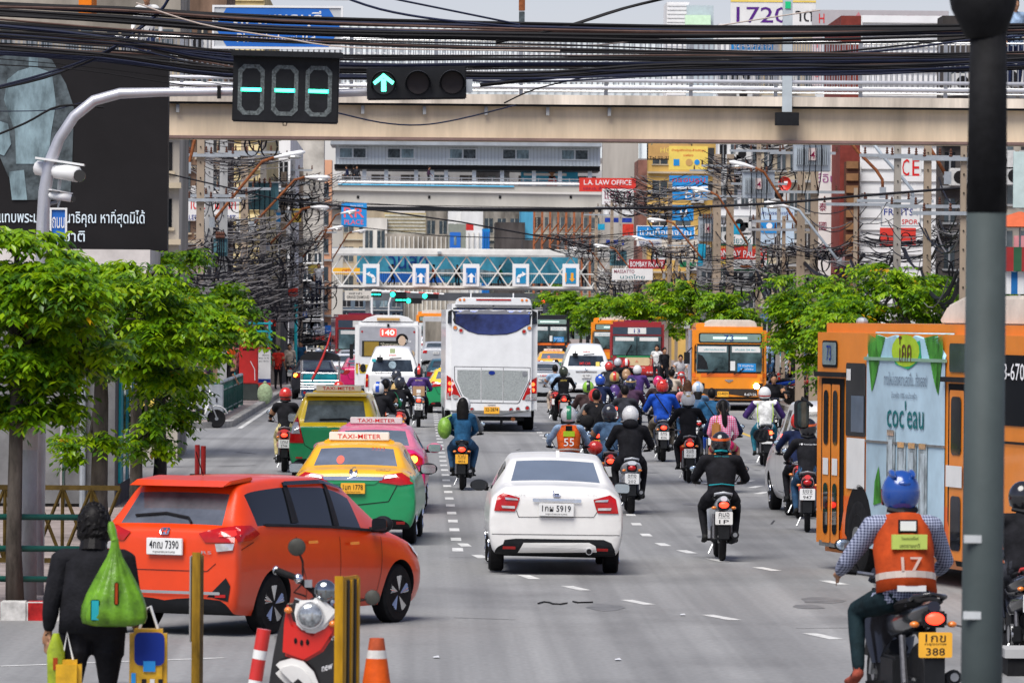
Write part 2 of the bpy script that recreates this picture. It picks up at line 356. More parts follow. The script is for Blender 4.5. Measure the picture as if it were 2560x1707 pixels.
def tree(base,blobs,nt,ls,label,group,trunk_r=.11,lean=(0,0),seed=1,twig=.5,cat='tree',name='street_tree',limbs=True):
    r=random.Random(seed); base=V(base); t=T(); f=M(); tr=M()
    top=V(blobs[0][0])
    mid=base+V((lean[0],lean[1],(top.z-base.z)*.55))
    tr.tube([base-V((0,0,.1)),base+(mid-base)*.3+V((r.uniform(-.04,.04),0,0)),mid,top],[trunk_r*1.25,trunk_r,trunk_r*.85,trunk_r*.35],BRK,9)
    for c,rr,_ in blobs:
        c=V(c); a=mid+(top-mid)*r.random()*.6
        if limbs: tr.tube([a,a.lerp(c,.5)+V((0,0,.12)),c],[trunk_r*.5,trunk_r*.3,.015],BRK,6)
        for _k in range(4):
            e=c+V((r.uniform(-1,1)*rr[0],r.uniform(-1,1)*rr[1],r.uniform(-.6,1)*rr[2]))*.8
            tr.tube([c,c.lerp(e,.5)+V((0,0,.05)),e],[.03,.018,.008],BRK,4)
    wsum=sum(b[2] for b in blobs)
    for c,rr,wt in blobs:
        c=V(c); n_=int(nt*wt/wsum)
        # clusters
        cl=[]
        for _ in range(max(5,n_//16)):
            while 1:
                d=V((r.uniform(-1,1),r.uniform(-1,1),r.uniform(-1,1)))
                if .35<d.length<1: break
            cl.append(d)
        for _ in range(n_):
            d=r.choice(cl); d=d+V((r.gauss(0,.11),r.gauss(0,.11),r.gauss(0,.09)))
            p=c+V((d.x*rr[0],d.y*rr[1],d.z*rr[2]))
            az=math.atan2(d.y,d.x)+r.gauss(0,.9); el=r.uniform(-.5,.35)
            ax=V((math.cos(az)*math.cos(el),math.sin(az)*math.cos(el),math.sin(el)))
            mat=r.choices(LF,(.20,.27,.30,.224,.006))[0]
            L=twig*r.uniform(.6,1.2); k=r.randint(3,5); side=ax.cross(V((0,0,1))).normalized(); upv=side.cross(ax)
            for j in range(k):
                s_=j/(k-.5); q=p+ax*(L*s_)-V((0,0,.25*L*s_*s_))
                for sg in(-1,1):
                    ll=ls*r.uniform(.7,1.2)*(1-.25*s_); dr=(side*sg*r.uniform(.7,1.1)+ax*r.uniform(.4,.9)-V((0,0,r.uniform(.15,.85)))).normalized()
                    w=dr.cross(upv+V((r.uniform(-.3,.3),r.uniform(-.3,.3),0))).normalized()*ll*.23
                    a=q; b=q+dr*ll*.5+w; c2=q+dr*ll-V((0,0,ll*.12)); d2=q+dr*ll*.5-w; e=q+dr*ll*.5-V((0,0,ll*.06))
                    f.add([a,b,c2,d2,e],[(0,1,4),(1,2,4),(2,3,4),(3,0,4)],mat)
    t.part('trunk',tr,smooth='all'); t.part('crown',f)
    # geometry is in world coords: shift to base
    for n_ in t.n: n_[1].transform(Matrix.Translation(-base))
    return inst(t,name,label,cat,base,group=group)
def blob(px,py,D,rx,rz,w=1,ry=None):
    p=P(px,py,D); return (p,(rx,ry or rx,rz),w)
TG='street trees on the near left corner'
Bx=lambda x,y:(x,y,.15)
tree(Bx(-4.28,60.8),[blob(42,640,61,0.44,0.38,1.2),blob(2,760,61,0.64,0.42,1.6),blob(152,720,60.5,0.44,0.38,1.2),blob(42,900,61,0.56,0.34,1.3),blob(192,860,61,0.40,0.34,1),blob(112,985,61,0.36,0.24,.8),blob(-58,1010,61,0.40,0.30,.8)],2000,.15,'street tree by the red and white kerb, trunk nearest the left edge of the photo',TG,.085,seed=3,twig=.34)
tree(Bx(-4.28,77),[blob(252,720,77,0.60,0.42,1.3),blob(362,700,76,0.48,0.34,1),blob(282,850,77,0.72,0.42,1.6),blob(402,820,76,0.60,0.38,1.3),blob(422,930,77,0.44,0.30,.9),blob(222,1110,77,0.32,0.21,.35)],1800,.15,'street tree rising right behind the head of the woman in black',TG,.12,seed=4,twig=.38)
tree(Bx(-4.3,87),[blob(382,800,86,0.64,0.51,1.4),blob(462,790,85,0.52,0.42,1.2),blob(450,870,85,.50,.34,.9),blob(367,1090,86,0.22,0.38,.5),blob(505,820,85,.35,.25,.4)],1500,.15,'street tree whose trunk stands third from the left edge',TG,.10,seed=5,twig=.38)
tree(Bx(-4.33,95.5),[blob(482,745,94,0.56,0.34,.9),blob(505,820,92,.45,.30,.5),blob(600,830,92,.30,.12,.14),blob(407,1010,94,0.40,0.42,.6),blob(500,985,94,.40,.12,.10),blob(452,640,94,0.32,0.15,.3),blob(560,770,92,.35,.18,.2)],1000,.15,'street tree with long branches reaching over the road, rightmost on the near corner',TG,.11,seed=6,twig=.42)
TR='street trees along the right pavement'
def rtree(x,D,h,blobs,n,label,seed,ls=.2): tree((x,D,.15),blobs,n,ls,label,TR,.13,seed=seed,twig=.55)
b=lambda px,py,D,rx,rz,w=1: blob(px,py,D,rx,rz,w,1.2)
rtree(13.0,146,4,[b(2240,740,147,1.3,.6,1.5),b(2330,830,147,1.1,.5,1),b(2200,680,147,.6,.35,.5),b(2130,800,147,1.1,.5,1.2),b(2120,880,147,.7,.45,.7)],1700,'bright green street tree above the orange bus covered with a drink advert',21)
rtree(12.9,160,4,[b(2040,740,160,1.2,.7,1.5),b(2090,820,160,1.2,.8,1.5),b(2010,830,160,.8,.7,1),b(2060,905,160,.7,.5,.7),b(1985,760,160,.5,.4,.5)],1800,'bright green street tree beyond the white minivan',22)
rtree(12.9,172,4,[b(2380,730,150,1,.5,1),b(2440,760,150,1,.5,1),b(2540,800,150,1,.5,1)],700,'street tree half hidden by the dark foreground post',29)
rtree(12.9,222,4,[b(1835,790,222,1.0,.6,1.2),b(1810,770,222,.9,.6,1.0)],700,'street tree behind the front of bus 73',23,.24)
rtree(12.9,255,4,[b(1740,770,255,1.6,.9,1.4),b(1690,740,255,1.3,.7,1),b(1780,740,255,1.2,.7,1)],1000,'street tree left of bus 73, behind the pavement crowd',24,.25)
rtree(12.9,295,4,[b(1620,760,295,1.8,.9,1.4),b(1660,800,295,1.5,.9,1),b(1570,770,295,1.4,.8,1)],900,'street tree rising right above the cream and red bus 13',25,.27)
rtree(12.9,345,4,[b(1540,765,345,1.8,.8,1.2),b(1500,780,345,1.6,.8,1)],700,'street tree above the orange bus parked behind bus 13',26,.3)
rtree(12.9,400,4,[b(1460,760,400,2,.9,1.2),b(1430,790,400,2,1.2,1)],600,'street tree left of the orange bus, near the truss bridge',27,.33)
rtree(12.9,450,4,[b(1400,780,450,2,1.4,1.2),b(1390,740,450,1.6,1,.6)],500,'farthest street tree, just right of the white coach roof',28,.36)
# ================================================================ near footbridge
DB=106.0
BGE=mt('beige_girder',(.78,.63,.44),.7,0,.2,1.3,streak=.15); FAS=mt('pale_fascia',(.72,.63,.52),.7,0,.32,2.2,streak=.12)
z1=P(1280,346,DB).z; z0=P(1280,262,DB).z; zf=P(1280,238,DB).z; zr0=P(1280,214,DB).z; zr1=P(1280,100,DB).z
t=T(); m=M()
m.bx(-11,14,DB,DB+.35,z1,z0,BGE); m.bx(-11,14,DB-.12,DB+.45,z1-.05,z1,mt('girder_flange',(.23,.15,.13),.7,0,.2,2)); m.bx(-11,14,DB+2.2,DB+2.55,z1,z0,BGE)
t.part('girder',m,bev=0)
m=M().bx(-11,14,DB-.25,DB+2.8,z0,zf,FAS); m.bx(-11,14,DB-.2,DB-.16,z0-.04,z0-.002,DRK); t.part('deck_edge',m)
for i in range(8):
    x=P(445+i*154,280,DB).x; t.part('bracket',M().bx(x-.03,x+.03,DB-.14,DB-.001,z0-.2,z0-.045,CGR))
m=M(); n=int(25/.098)
for i in range(n): 
    x=-11+i*.098; m.bx(x-.009,x+.009,DB-.1,DB-.08,zr0,zr1,STL)
t.part('picket_row',m,kind='stuff' if 0 else None)
m=M()
for i in range(n): 
    x=-11+i*.102; m.bx(x-.009,x+.009,DB+2.6,DB+2.62,zr0,zr1+.1,STL)
t.part('picket_row',m)
pipe=mt('white_pipe',(.68,.68,.7),.3,.3,.1,3)
for z in(P(1280,201,DB).z,P(1280,219,DB).z): t.part('guard_pipe',M().tube([(-11,DB-.22,z),(14,DB-.22,z)],.035,pipe,8),smooth='all')
for z in(zr1,P(1280,150,DB).z,zr0): t.part('rail',M().tube([(-11,DB-.09,z),(14,DB-.09,z)],.02,STL,6))
for z in(zr1+.1,zr0): t.part('rail',M().tube([(-11,DB+2.6,z),(14,DB+2.6,z)],.02,STL,6))
for i in range(13):
    x=P(455+i*212,150,DB).x; t.part('post',M().bx(x-.035,x+.035,DB-.12,DB-.06,zf,zr1+.02,STL))
inst(t,'footbridge','beige steel footbridge with picket railings crossing close overhead','footbridge')
# road sign on the bridge
def sign(name,label,cat,x0,y0,x1,y1,D,bg,rows=(),th=.12,border=None,group=None,extra=None,post=None):
    a=P(x0,y1,D); b=P(x1,y0,D); w=b.x-a.x; h=b.z-a.z; t=T()
    m=M().bx(-w/2,w/2,0,th,0,h,bg); t.part('panel',m,bev=min(.01,h*.03))
    if border:
        e=h*.05; m=M()
        for q in((-w/2,w/2,-.02,.02,0,e),(-w/2,w/2,-.02,.02,h-e,h),(-w/2,-w/2+e,-.02,.02,e,h-e),(w/2-e,w/2,-.02,.02,e,h-e)): m.bx(*q,border)
        t.part('rim',m)
    if extra: extra(t,w,h)
    for s,cx,cy,ww,hh,mat in rows:
        t.part('lettering',M().text(s,(cx*w,-.012,cy*h),(1,0,0),(0,0,1),ww*w,hh*h,mat))
    if post is not None: t.part('post',M().bx(-.06,.06,.02,.1,-post,0,GAL))
    return inst(t,name,label,cat,(( a.x+b.x)/2,D,a.z),group=group)
def sx_(t,w,h):
    t.part('arrow_field',M().prism([(-w*.5+.05,h*.5),(-w*.39,h*.06),(w*.39,h*.06),(w*.5-.05,h*.5),(w*.39,h*.94),(-w*.39,h*.94)],-.008,-.003,BLU))
sign('direction_sign','blue street name sign on the footbridge half hidden by cables','sign',530,16,858,122,DB-.6,mt('sign_grey',(.5,.52,.53),.5,0,.1),[('ถ. เพชรบุรี',0,.68,.68,.4,WHT),('Phetchaburi Rd.',0,.25,.62,.2,WHT)],extra=sx_,border=WHT)
# ================================================================ billboard on the near left corner
BBK=mt('billboard_black',(.012,.011,.012),.6,0,.15,1); PBL=mt('pale_blue_print',(.20,.28,.31),.7,0,.45,3,streak=.4); PGY=mt('grey_print',(.08,.10,.11),.7,0,.5,4)
a=P(418,630,99); b=P(418,128,99); t=T(); x1=a.x; zb,zt=a.z,b.z
t.part('panel',M().bx(-14,x1,99,99.5,zb,zt,BBK))
def pp(x,y,D=98.99): q=P(x,y,D); return (q.x,q.z)
def poly(ps,mat,d=98.985): return M().prism([pp(*p,98.98) for p in ps],d,d+.004,mat)
t.part('printed_picture',poly([(-40,150),(60,130),(130,150),(165,210),(185,270),(180,420),(175,500),(60,500),(20,440),(-40,300)],PGY))
t.part('printed_picture',poly([(45,178),(72,170),(72,128),(95,128),(95,170),(130,182),(140,260),(128,330),(120,410),(40,410),(38,330),(10,250),(18,200)],PBL,98.975))
t.part('printed_picture',poly([(-40,290),(20,310),(28,360),(10,390),(-40,370)],PBL,98.97)); t.part('printed_picture',poly([(22,430),(60,425),(68,500),(30,500)],PBL,98.97))
q=lambda x,y: P(x,y,98.97)
for s,x0,x1_,y,h in(('ด้วยเกล้าน้อมกราบแทบพระมหากรุณาธิคุณ หาที่สุดมิได้',-200,362,545,.30),('แห่งชาติ',100,212,588,.22),('กองทุน',0,40,585,.15)):
    o=P((x0+x1_)/2,y,98.97); w=P(x1_,y,98.97).x-P(x0,y,98.97).x
    t.part('lettering',M().text(s,o,(1,0,0),(0,0,1),w,h,mt('pale_letter',(.62,.72,.78),.5,0,0)))
t.part('support_column',M().bx(-7,-6.4,99.1,99.5,2,zb,CGR))
inst(t,'billboard','large black billboard with white script over the near left corner','billboard')
# corner building under it
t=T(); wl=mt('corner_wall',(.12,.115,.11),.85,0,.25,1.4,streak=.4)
a=P(427,636,97.5); 
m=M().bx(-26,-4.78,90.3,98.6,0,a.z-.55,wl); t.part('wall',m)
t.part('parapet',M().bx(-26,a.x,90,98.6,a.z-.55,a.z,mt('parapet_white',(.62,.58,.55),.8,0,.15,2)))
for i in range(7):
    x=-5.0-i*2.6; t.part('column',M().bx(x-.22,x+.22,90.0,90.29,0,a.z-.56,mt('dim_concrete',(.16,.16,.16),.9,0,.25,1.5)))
    if i<6: t.part('shutter',M().bx(x-2.3,x-.3,90.2,90.28,.2,3.1,[mt('dark_shop_interior',(.02,.02,.022),.5,0,.3,2),mt('shop_grey',(.2,.2,.2),.6,0,.2,2)][i==0]))  # dark sheets stand in for the unlit shop recess; first bay is grey
m=M()
for i in range(8): 
    y=91+i*.9; m.bx(-4.775,-4.74,y,y+.7,.5,2.6,MGL if i%2 else TEA)
t.part('window',m)
for x,mat in((-5.6,CHR),(-5.28,GAL)): t.part('drain_pipe',M().tube([(x,89.9,0),(x,89.9,3.6)],.05,mat,8))
inst(t,'corner_building','grey shop building behind the trees under the black billboard','building')
# pole with number 10, left lamp post
t=T(); q=G(72,1500,.15)
t.part('shaft',M().tube([(0,0,-.1),(0,0,3.2)],[.085,.075],mt('grey_pipe',(.42,.43,.44),.55,0,.25,4,streak=.4),14),smooth='all')
t.part('paint_band',M().tube([(0,0,1.62),(0,0,2.6)],.087,mt('pale_band',(.55,.55,.54),.6,0,.15,4),14),smooth='all')
t.part('number',M().text('10',(.03,-.095,2.13),(1,0,0),(0,0,1),.1,.13,INK))
inst(t,'numbered_post','grey post painted with the number 10 behind the green rails','post',q)
# green pedestrian rails at the corner
t=T(); D=61.0
for py in(1292,1371,1447):
    z=P(100,py,D).z; t.part('rail',M().tube([(-9,D,z),(P(262,py,D).x,D,z)],.033,GRN,8),smooth='all')
for x in(P(262,1300,D).x,-5.05,-7.4): t.part('post',M().tube([(x,D,0.1),(x,D,P(100,1285,D).z)],.035,GRN,8),smooth='all')
inst(t,'guard_rail','green three-bar pedestrian rail at the near left corner','railing')
# yellow scissor gate
t=T(); D=70.0; YP=mt('yellow_steel',(.085,.055,.012),.6,0,.3,6)
xa,xb=P(-60,1300,D).x,P(300,1300,D).x; za,zb2=P(100,1400,D).z,P(100,1218,D).z
m=M()
for z in(za,zb2): m.bx(xa,xb,D-.02,D+.02,z-.03,z+.03,YP)
n=5; dx=(xb-xa)/n
for i in range(n):
    for a_,b_ in(((xa+i*dx,za),(xa+(i+1)*dx,zb2)),((xa+i*dx,zb2),(xa+(i+1)*dx,za))): m.tube([(a_[0],D,a_[1]),(b_[0],D,b_[1])],.022,YP,4)
    m.tube([(xa+i*dx,D,za),(xa+i*dx,D,zb2)],.022,YP,4)
for x in(xa+.2,xb-.2): m.tube([(x,D,.15),(x,D,za)],.03,YP,5)
t.part('lattice',m); inst(t,'lattice_barrier','yellow steel lattice barrier behind the green rails','barrier')
# ================================================================ traffic signal
D=62.5; t=T(); GP=mt('pole_silver',(.5,.5,.53),.35,.5,.12,3)
ps=[P(x,y,D) for x,y in((104,700),(107,560),(112,480),(124,410),(148,348),(185,292),(235,252),(300,234),(400,231),(575,229),(800,235),(1176,222))]
ps=[V((ps[0].x-.02,D,.15))]+ps
t.part('mast',M().tube(ps,[.07]*5+[.06]*4+[.05]*2+[.045]*2,GP,12),smooth='all')
t.part('clamp',M().box(P(548,231,D)+V((0,-.02,0)),(.04,.14,.14),BLK))
inst(t,'signal_mast','silver curved mast arm carrying the traffic lights over the road','pole')
SEG=mt('segment_grey',(.13,.15,.15),.5,0,.5,40); TEAL=glow('teal_led',(.02,.8,.5),1.5); TEAF=glow('teal_led_core',(.10,1,.62),1.7)
a=P(582,308,D);b=P(847,138,D); w=b.x-a.x;h=b.z-a.z; t=T()
t.part('housing',M().bx(-w/2,w/2,0,.22,0,h,DRK),bev=.012)
t.part('visor',M().bx(-w/2-.02,w/2+.04,-.14,-.001,h-.05,h+.015,DRK),bev=.006)
for i in range(3):
    cx=(-.325+i*.318)*w; hw,hh,tk=.125*w,.365*h,.028
    o=[(-hw,-hh+.06),(-hw+.06,-hh),(hw-.06,-hh),(hw,-hh+.06),(hw,hh-.06),(hw-.06,hh),(-hw+.06,hh),(-hw,hh-.06)]
    inn=[(x*(1-tk*1.6/hw),z*(1-tk*1.6/hh)) for x,z in o]
    m=M(); cz=.46*h
    m.add([(cx+x,-.006,cz+z) for x,z in o]+[(cx+x,-.006,cz+z) for x,z in inn],[(k,(k+1)%8,8+(k+1)%8,8+k) for k in range(8)],SEG)
    k=t.part('digit_frame',m)
    t.part('lit_segment',M().bx(cx-hw+.035,cx+hw-.035,-.012,-.004,cz-.020,cz+.020,TEAL),k)
    m=M()
    for j in range(16): m.bx(cx-hw+.042+j*(2*hw-.1)/15,cx-hw+.054+j*(2*hw-.1)/15,-.016,-.0125,cz-.016,cz+.016,TEAF)
    t.part('led_row',m,k)
t.part('hook',M().tube([(-.02,.05,0),(-.02,.05,-.03),(.02,.05,-.03),(.02,.05,0)],.006,BLK,4))
inst(t,'countdown_timer','black countdown display showing three green dashes','signal',mx=Matrix.Translation(V(((a.x+b.x)/2,D-.35,a.z)))@Matrix.Rotation(rad(1),4,'Y'))
a=P(918,250,D);b=P(1166,172,D); w=b.x-a.x;h=b.z-a.z; t=T()
t.part('housing',M().bx(-w/2,w/2,0,.2,0,h,DRK),bev=.012)
for i in range(3):
    cx=(-.33+i*.345)*w; cz=h*.5; R_=h*.40
    k=t.part('lens',M().lathe([(R_*.85,-.02),(R_*.85,-.005)],(cx,0,cz),[mt('dark_lens',(.015,.02,.018),.3,0,0),mt('grey_lens',(.035,.03,.03),.5,0,0)][i>0],'y',20))
    m=M(); N=20; vs=[]
    for j in range(N+1):
        q=rad(-25+230*j/N); vs+= [(cx+R_*math.cos(q),-.005,cz+R_*math.sin(q)),(cx+R_*1.02*math.cos(q),-.20 if 5<j<15 else -.10,cz-.015+R_*1.02*math.sin(q))]
    m.add(vs,[(2*j,2*j+2,2*j+3,2*j+1) for j in range(N)],mt('hood_grey',(.035,.035,.04),.4,0,.1)); t.part('hood',m,k)
    if i==0:
        m=M().bx(cx-.026,cx+.026,-.028,-.022,cz-R_*.62,cz+R_*.35,TEAF)
        for sg in(-1,1): m.prism([(cx,cz+R_*.78),(cx,cz+R_*.42),(cx+sg*R_*.68,cz-R_*.12),(cx+sg*R_*.82,cz+R_*.12)],-.030,-.0285,TEAF)
        t.part('lit_arrow',m,k)
t.part('bracket',M().bx(w/2,w/2+.07,.02,.1,h*.2,h*.6,GAL)); 
inst(t,'traffic_light','black three-lamp traffic light with a lit green up arrow','traffic light',mx=Matrix.Translation(V(((a.x+b.x)/2,D-.3,a.z)))@Matrix.Rotation(rad(-1.2),4,'Y'))
# cctv pair
t=T(); c=P(150,430,62.5); 
t.part('housing',M().tube([(-.17,.1,.03),(.13,-.1,-.02)],[.055,.06],WHT,10),smooth='all',bev=0); t.part('sun_shield',M().box((-.0,-.01,.075),(.36,.12,.015),WHT,Matrix.Rotation(rad(8),3,'Y').to_euler()))
t.part('lens',M().lathe([(.045,0),(.045,.02)],(.15,-.13,-.03),GLS,'y',12)); t.part('bracket',M().tube([(0,0,-.05),(-.02,.05,-.22),(-.15,.1,-.25)],.015,GAL,6))
inst(t,'security_camera','white bullet camera mounted on the curved signal mast','camera',c,group='cameras on the signal mast',sc=1.5)
inst(t,'security_camera','smaller security camera below the white one on the signal mast','camera',P(150,492,62.5),rz=rad(35),group='cameras on the signal mast',sc=.75)
sign('street_name_sign','small blue street plate on the signal mast among leaves','sign',124,520,168,612,62.2,BLU,[('ถนน',0,.6,.7,.3,WHT)],th=.05,border=WHT)
# ================================================================ dark foreground post
D=26.0; t=T(); a=P(2456,1900,D)
sc_=D/FPX
PG=mt('post_grey_green',(.055,.07,.07),.6,0,.15,2)
cx=P(2458,900,D).x
zt=P(2458,515,D).z
t.part('shaft',M().tube([(0,0,0),(.01,0,zt-.002)],[.098,.092],PG,20),smooth='all'); t.part('black_sleeve',M().tube([(.01,0,zt-.03),(.012,0,zt+.9)],[.094,.083],BLK,20),smooth='all')
t.part('junction_box',M().tube([(.0,0,P(2458,95,D).z),(-.01,0,P(2458,20,D).z),(-.02,0,P(2458,-60,D).z)],[.09,.15,.17],BLK,14),smooth='all')
for y in(1345,1535): t.part('tape',M().box((-.05,-.085,P(2430,y,D).z),(.08,.02,.035),mt('tape_white',(.5,.52,.52),.6,0,.2)))
inst(t,'foreground_post','thick grey and black street post close to the camera','post',(cx,D,0))
# ================================================================ buildings along the street
def bmat(n,c,v=.25): return mt('wall_'+n,c,.9,0,v,.35,.15,streak=.3)
ACM=mt('aircon_white',(.55,.55,.53),.5,0,.15,5)
def bld(label,x0,x1,ytop,D,depth,mat,rows=3,cols=3,kind='win',trim=None,yb=None,z0=0,seed=0,ac=0,wmat=None,name='building',pad=.18,wy=(0.1,.92)):
    r=random.Random(seed+int(x0)); a=P(x0,900,D).x; b=P(x1,900,D).x; zt=P((x0+x1)/2,ytop,D).z
    w=b-a; h=zt-z0; t=T(); t.part('wall',M().bx(0,w,0,depth,0,h,mat))
    trim=trim or CGR; wmat=wmat or DGL
    if kind=='win':
        for i in range(rows):
            for j in range(cols):
                cw=w/cols; chh=h*(wy[1]-wy[0])/rows; x=j*cw+cw*pad; z=h*wy[0]+i*chh+chh*.25; ww=cw*(1-2*pad); hh=chh*.5
                k=t.part('window',M().bx(x,x+ww,-.03,-.002,z,z+hh,r.choice([wmat,wmat,DGL,GLS])))
                t.part('frame',M().bx(x-.06,x+ww+.06,-.07,-.031,z-.08,z-.01,trim).bx(x+ww/2-.03,x+ww/2+.03,-.045,-.031,z,z+hh,trim),k)
            if i: t.part('ledge',M().bx(-.05,w+.05,-.25,-.004,h*wy[0]+i*chh-.08,h*wy[0]+i*chh+.04,trim))
    if kind=='slat':
        m=M(); n=int(h/.42)
        for i in range(n): m.bx(.05,w-.05,-.09,-.004,.3+i*.42,.3+i*.42+.25,trim)
        t.part('louvre',m)
    if kind=='fin':
        m=M(); n=max(3,int(w/.5))
        for i in range(n): m.bx(.1+i*w/n,.1+i*w/n+.12,-.2,-.004,.3,h-.3,trim)
        t.part('fins',m)
    for i in range(ac):
        x=r.uniform(.2,max(.3,w-1.1)); z=r.uniform(.35,.85)*h
        k=t.part('air_conditioner',M().bx(x,x+.85,-.45,-.04,z,z+.6,ACM),bev=.03); t.part('fan_grille',M().lathe([(.22,-.46),(.22,-.452)],(x+.35,0,z+.3),BLK,'y',12),k)
    return inst(t,name,label,name,(a,D,z0))
# left side (front faces seen between the wires)
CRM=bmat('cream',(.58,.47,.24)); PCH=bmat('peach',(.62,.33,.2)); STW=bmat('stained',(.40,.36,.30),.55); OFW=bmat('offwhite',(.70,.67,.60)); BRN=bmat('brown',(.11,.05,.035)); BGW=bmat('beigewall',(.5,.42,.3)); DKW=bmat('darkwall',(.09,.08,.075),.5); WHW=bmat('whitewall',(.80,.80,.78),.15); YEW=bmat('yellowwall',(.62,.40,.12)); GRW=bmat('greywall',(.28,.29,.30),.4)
bld('stained grey concrete building beside the black billboard, tallest on the left',-160,445,-60,125,5,STW,7,6,seed=1,ac=6,trim=BGW)
bld('orange panelled shop front high behind the left cables',190,222,-40,122,2,mt('orange_panel',(.8,.2,.01),.6,0,.1),0,0,kind='none',z0=9.6)
bld('brown narrow building behind the leftmost utility poles',440,560,-40,215,10,mt('wall_oldbrown',(.20,.13,.09),.9,0,.6,.5,.2,streak=.3),9,3,seed=2,ac=4,trim=BGW)
bld('cream building with horizontal cladding behind the left poles',520,655,-30,240,26,CRM,0,0,'slat',trim=mt('cream_slat',(.78,.64,.34),.8,0,.1),ac=2)
bld('white rendered building with peeling paint left of the grey station',655,722,330,275,30,WHW,5,2,seed=4,ac=3)
bld('stained white tower wall beside the grey station building',700,806,330,330,3,mt('wall_peeling',(.55,.52,.46),.9,0,.5,.25,.2),6,4,seed=5,trim=WHW,wy=(.05,.5))
bld('peach coloured building behind the left street lamps',745,826,400,345,3,PCH,6,2,seed=6)
bld('pale beige upper block behind the direction sign',505,860,-30,300,8,BGW,3,9,seed=7,wmat=MGL,z0=20,wy=(.2,.9),trim=WHW)
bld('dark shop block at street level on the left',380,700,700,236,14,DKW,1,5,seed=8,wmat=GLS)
bld('grey shop block below the truss bridge on the left',640,800,690,330,14,GRW,2,5,seed=9)
bld('white shop block behind the red kiosk wall on the left',700,815,690,420,5,STW,3,4,seed=10)
# big pale curtain wall seen through the footbridge railing
t=T(); D=770; a=P(850,210,D);b=P(1835,64,D); w=b.x-a.x;h=b.z
t.part('wall',M().bx(0,w,0,30,24,h,mt('pale_glass_wall',(.80,.86,.86),.3,0,.1,.05)))
m=M(); 
for i in range(46): m.bx(i*w/46,i*w/46+.22,-.25,-.005,24,h,mt('mullion',(.42,.47,.48),.4,0,.05))
t.part('mullions',m); m=M()
for i in range(5): m.bx(0,w,-.3,-.26,h-2-i*2.3,h-1.8-i*2.3,WHT)
t.part('transoms',m); inst(t,'building','wide pale glass building filling the view behind the footbridge railings','building',(a.x,D,0))
bld('white rooftop tower with louvred side rising against the sky',1660,1716,6,590,8,WHW,0,0,'slat',trim=WHT,z0=20)
bld('pale rooftop box with a lit green and white band',1710,1777,14,589,8,mt('pale_blue_panel',(.45,.52,.55),.4,0,.1),0,0,'none',z0=20)
solo('roof_band',M().bx(P(1713,50,588).x,P(1777,50,588).x,588,588.8,P(1713,62,588).z,P(1713,38,588).z,mt('mint_band',(.62,.85,.6),.5,0,.1)),'mint green band on the pale rooftop box against the sky','panel')
# right side street wall
bld('tan hotel building behind the yellow hanging signs',1617,1792,300,372,2,YEW,6,3,seed=11,trim=BGW,ac=3)
bld('big weathered concrete pier of the elevated railway',1503,1592,250,480,2.5,mt('wall_pier',(.45,.42,.37),.9,0,.4,.15,.2,streak=.2),0,0,'none',name='pier')
bld('rust stained narrow wall between concrete pier and tan hotel',1592,1618,400,430,8,mt('wall_rust',(.25,.12,.09),.9,0,.5,.3),0,0,'none')
bld('white building full of air conditioners behind the lower transformer',1790,1900,60,300,2,WHW,7,4,seed=12,ac=10,trim=GRW)
bld('cream building with brown pipes behind the round dish',1900,2032,66,262,2,BGW,7,4,seed=13,ac=8)
bld('dark red framed building with brown louvres on the right',2096,2146,40,196,8,mt('wall_darkred',(.2,.04,.03),.7,0,.2),0,0,'none',trim=BRN)
bld('brown slatted recess inside the dark red frame',2108,2145,405,195.6,.3,BRN,0,0,'slat',trim=mt('brown_slat',(.25,.13,.06),.6,0,.2))
bld('white building clad in horizontal louvres on the right',2145,2352,40,196,2,WHW,0,0,'slat',trim=WHT)
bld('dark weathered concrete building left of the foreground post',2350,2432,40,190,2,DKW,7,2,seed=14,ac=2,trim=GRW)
bld('grey stained building at the right edge of the photo',2430,2700,60,180,2,STW,6,5,seed=15,ac=5)
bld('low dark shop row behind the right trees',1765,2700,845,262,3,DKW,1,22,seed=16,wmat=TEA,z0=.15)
bld('low white shop row above the right trees',1745,2100,655,268,2,GRW,2,9,seed=17,z0=3)
# low old buildings between the skywalk and the truss bridge
far=[(850,965,520,700,BGW,3,3,'cream wall with small dark windows'),(958,1062,532,690,CRM,0,0,'cream louvred house'),(1060,1120,528,720,STW,3,2,'grey house with dark shutters'),(1118,1152,526,705,WHW,2,2,'white house with barred window'),(1150,1205,524,700,WHW,0,0,'plain white gable wall'),(1203,1300,522,715,STW,3,3,'brown timber house'),(1236,1310,556,690,DKW,0,0,'burnt looking dark house'),(1300,1330,526,700,bmat('cyan',(.1,.4,.6)),0,0,'narrow blue painted house'),(1325,1500,524,730,STW,4,6,'grey concrete frame of a half built block'),(905,965,545,680,OFW,2,2,'small white house behind a mast'),(1305,1400,600,660,DKW,1,3,'low shed with a tin roof')]
for i,(x0,x1,yt,D,mat,rw,cl,lb) in enumerate(far):
    bld(lb+' between skywalk and truss bridge',x0,x1,yt,D,12,mat,rw,cl,'slat' if 'louvred' in lb else 'win' if rw else 'none',seed=30+i,trim=mt('far_trim',(.5,.48,.4),.8,0,.2),wy=(.3,.98))
bld('white corrugated wall with a red corner beyond the truss bridge',1165,1204,575,650,2,WHW,0,0,'fin',trim=OFW)
bld('blue corrugated sheet wall beyond the truss bridge',1203,1222,572,649,2,bmat('bluesheet',(.02,.25,.6)),0,0,'fin',trim=BLU)
bld('corrugated white fence wall beyond the truss bridge',960,1120,585,652,2,STW,0,0,'fin',trim=OFW)
sign('advert_panel','bright red panel above the white corrugated wall','sign',1165,560,1184,576,648,RED)
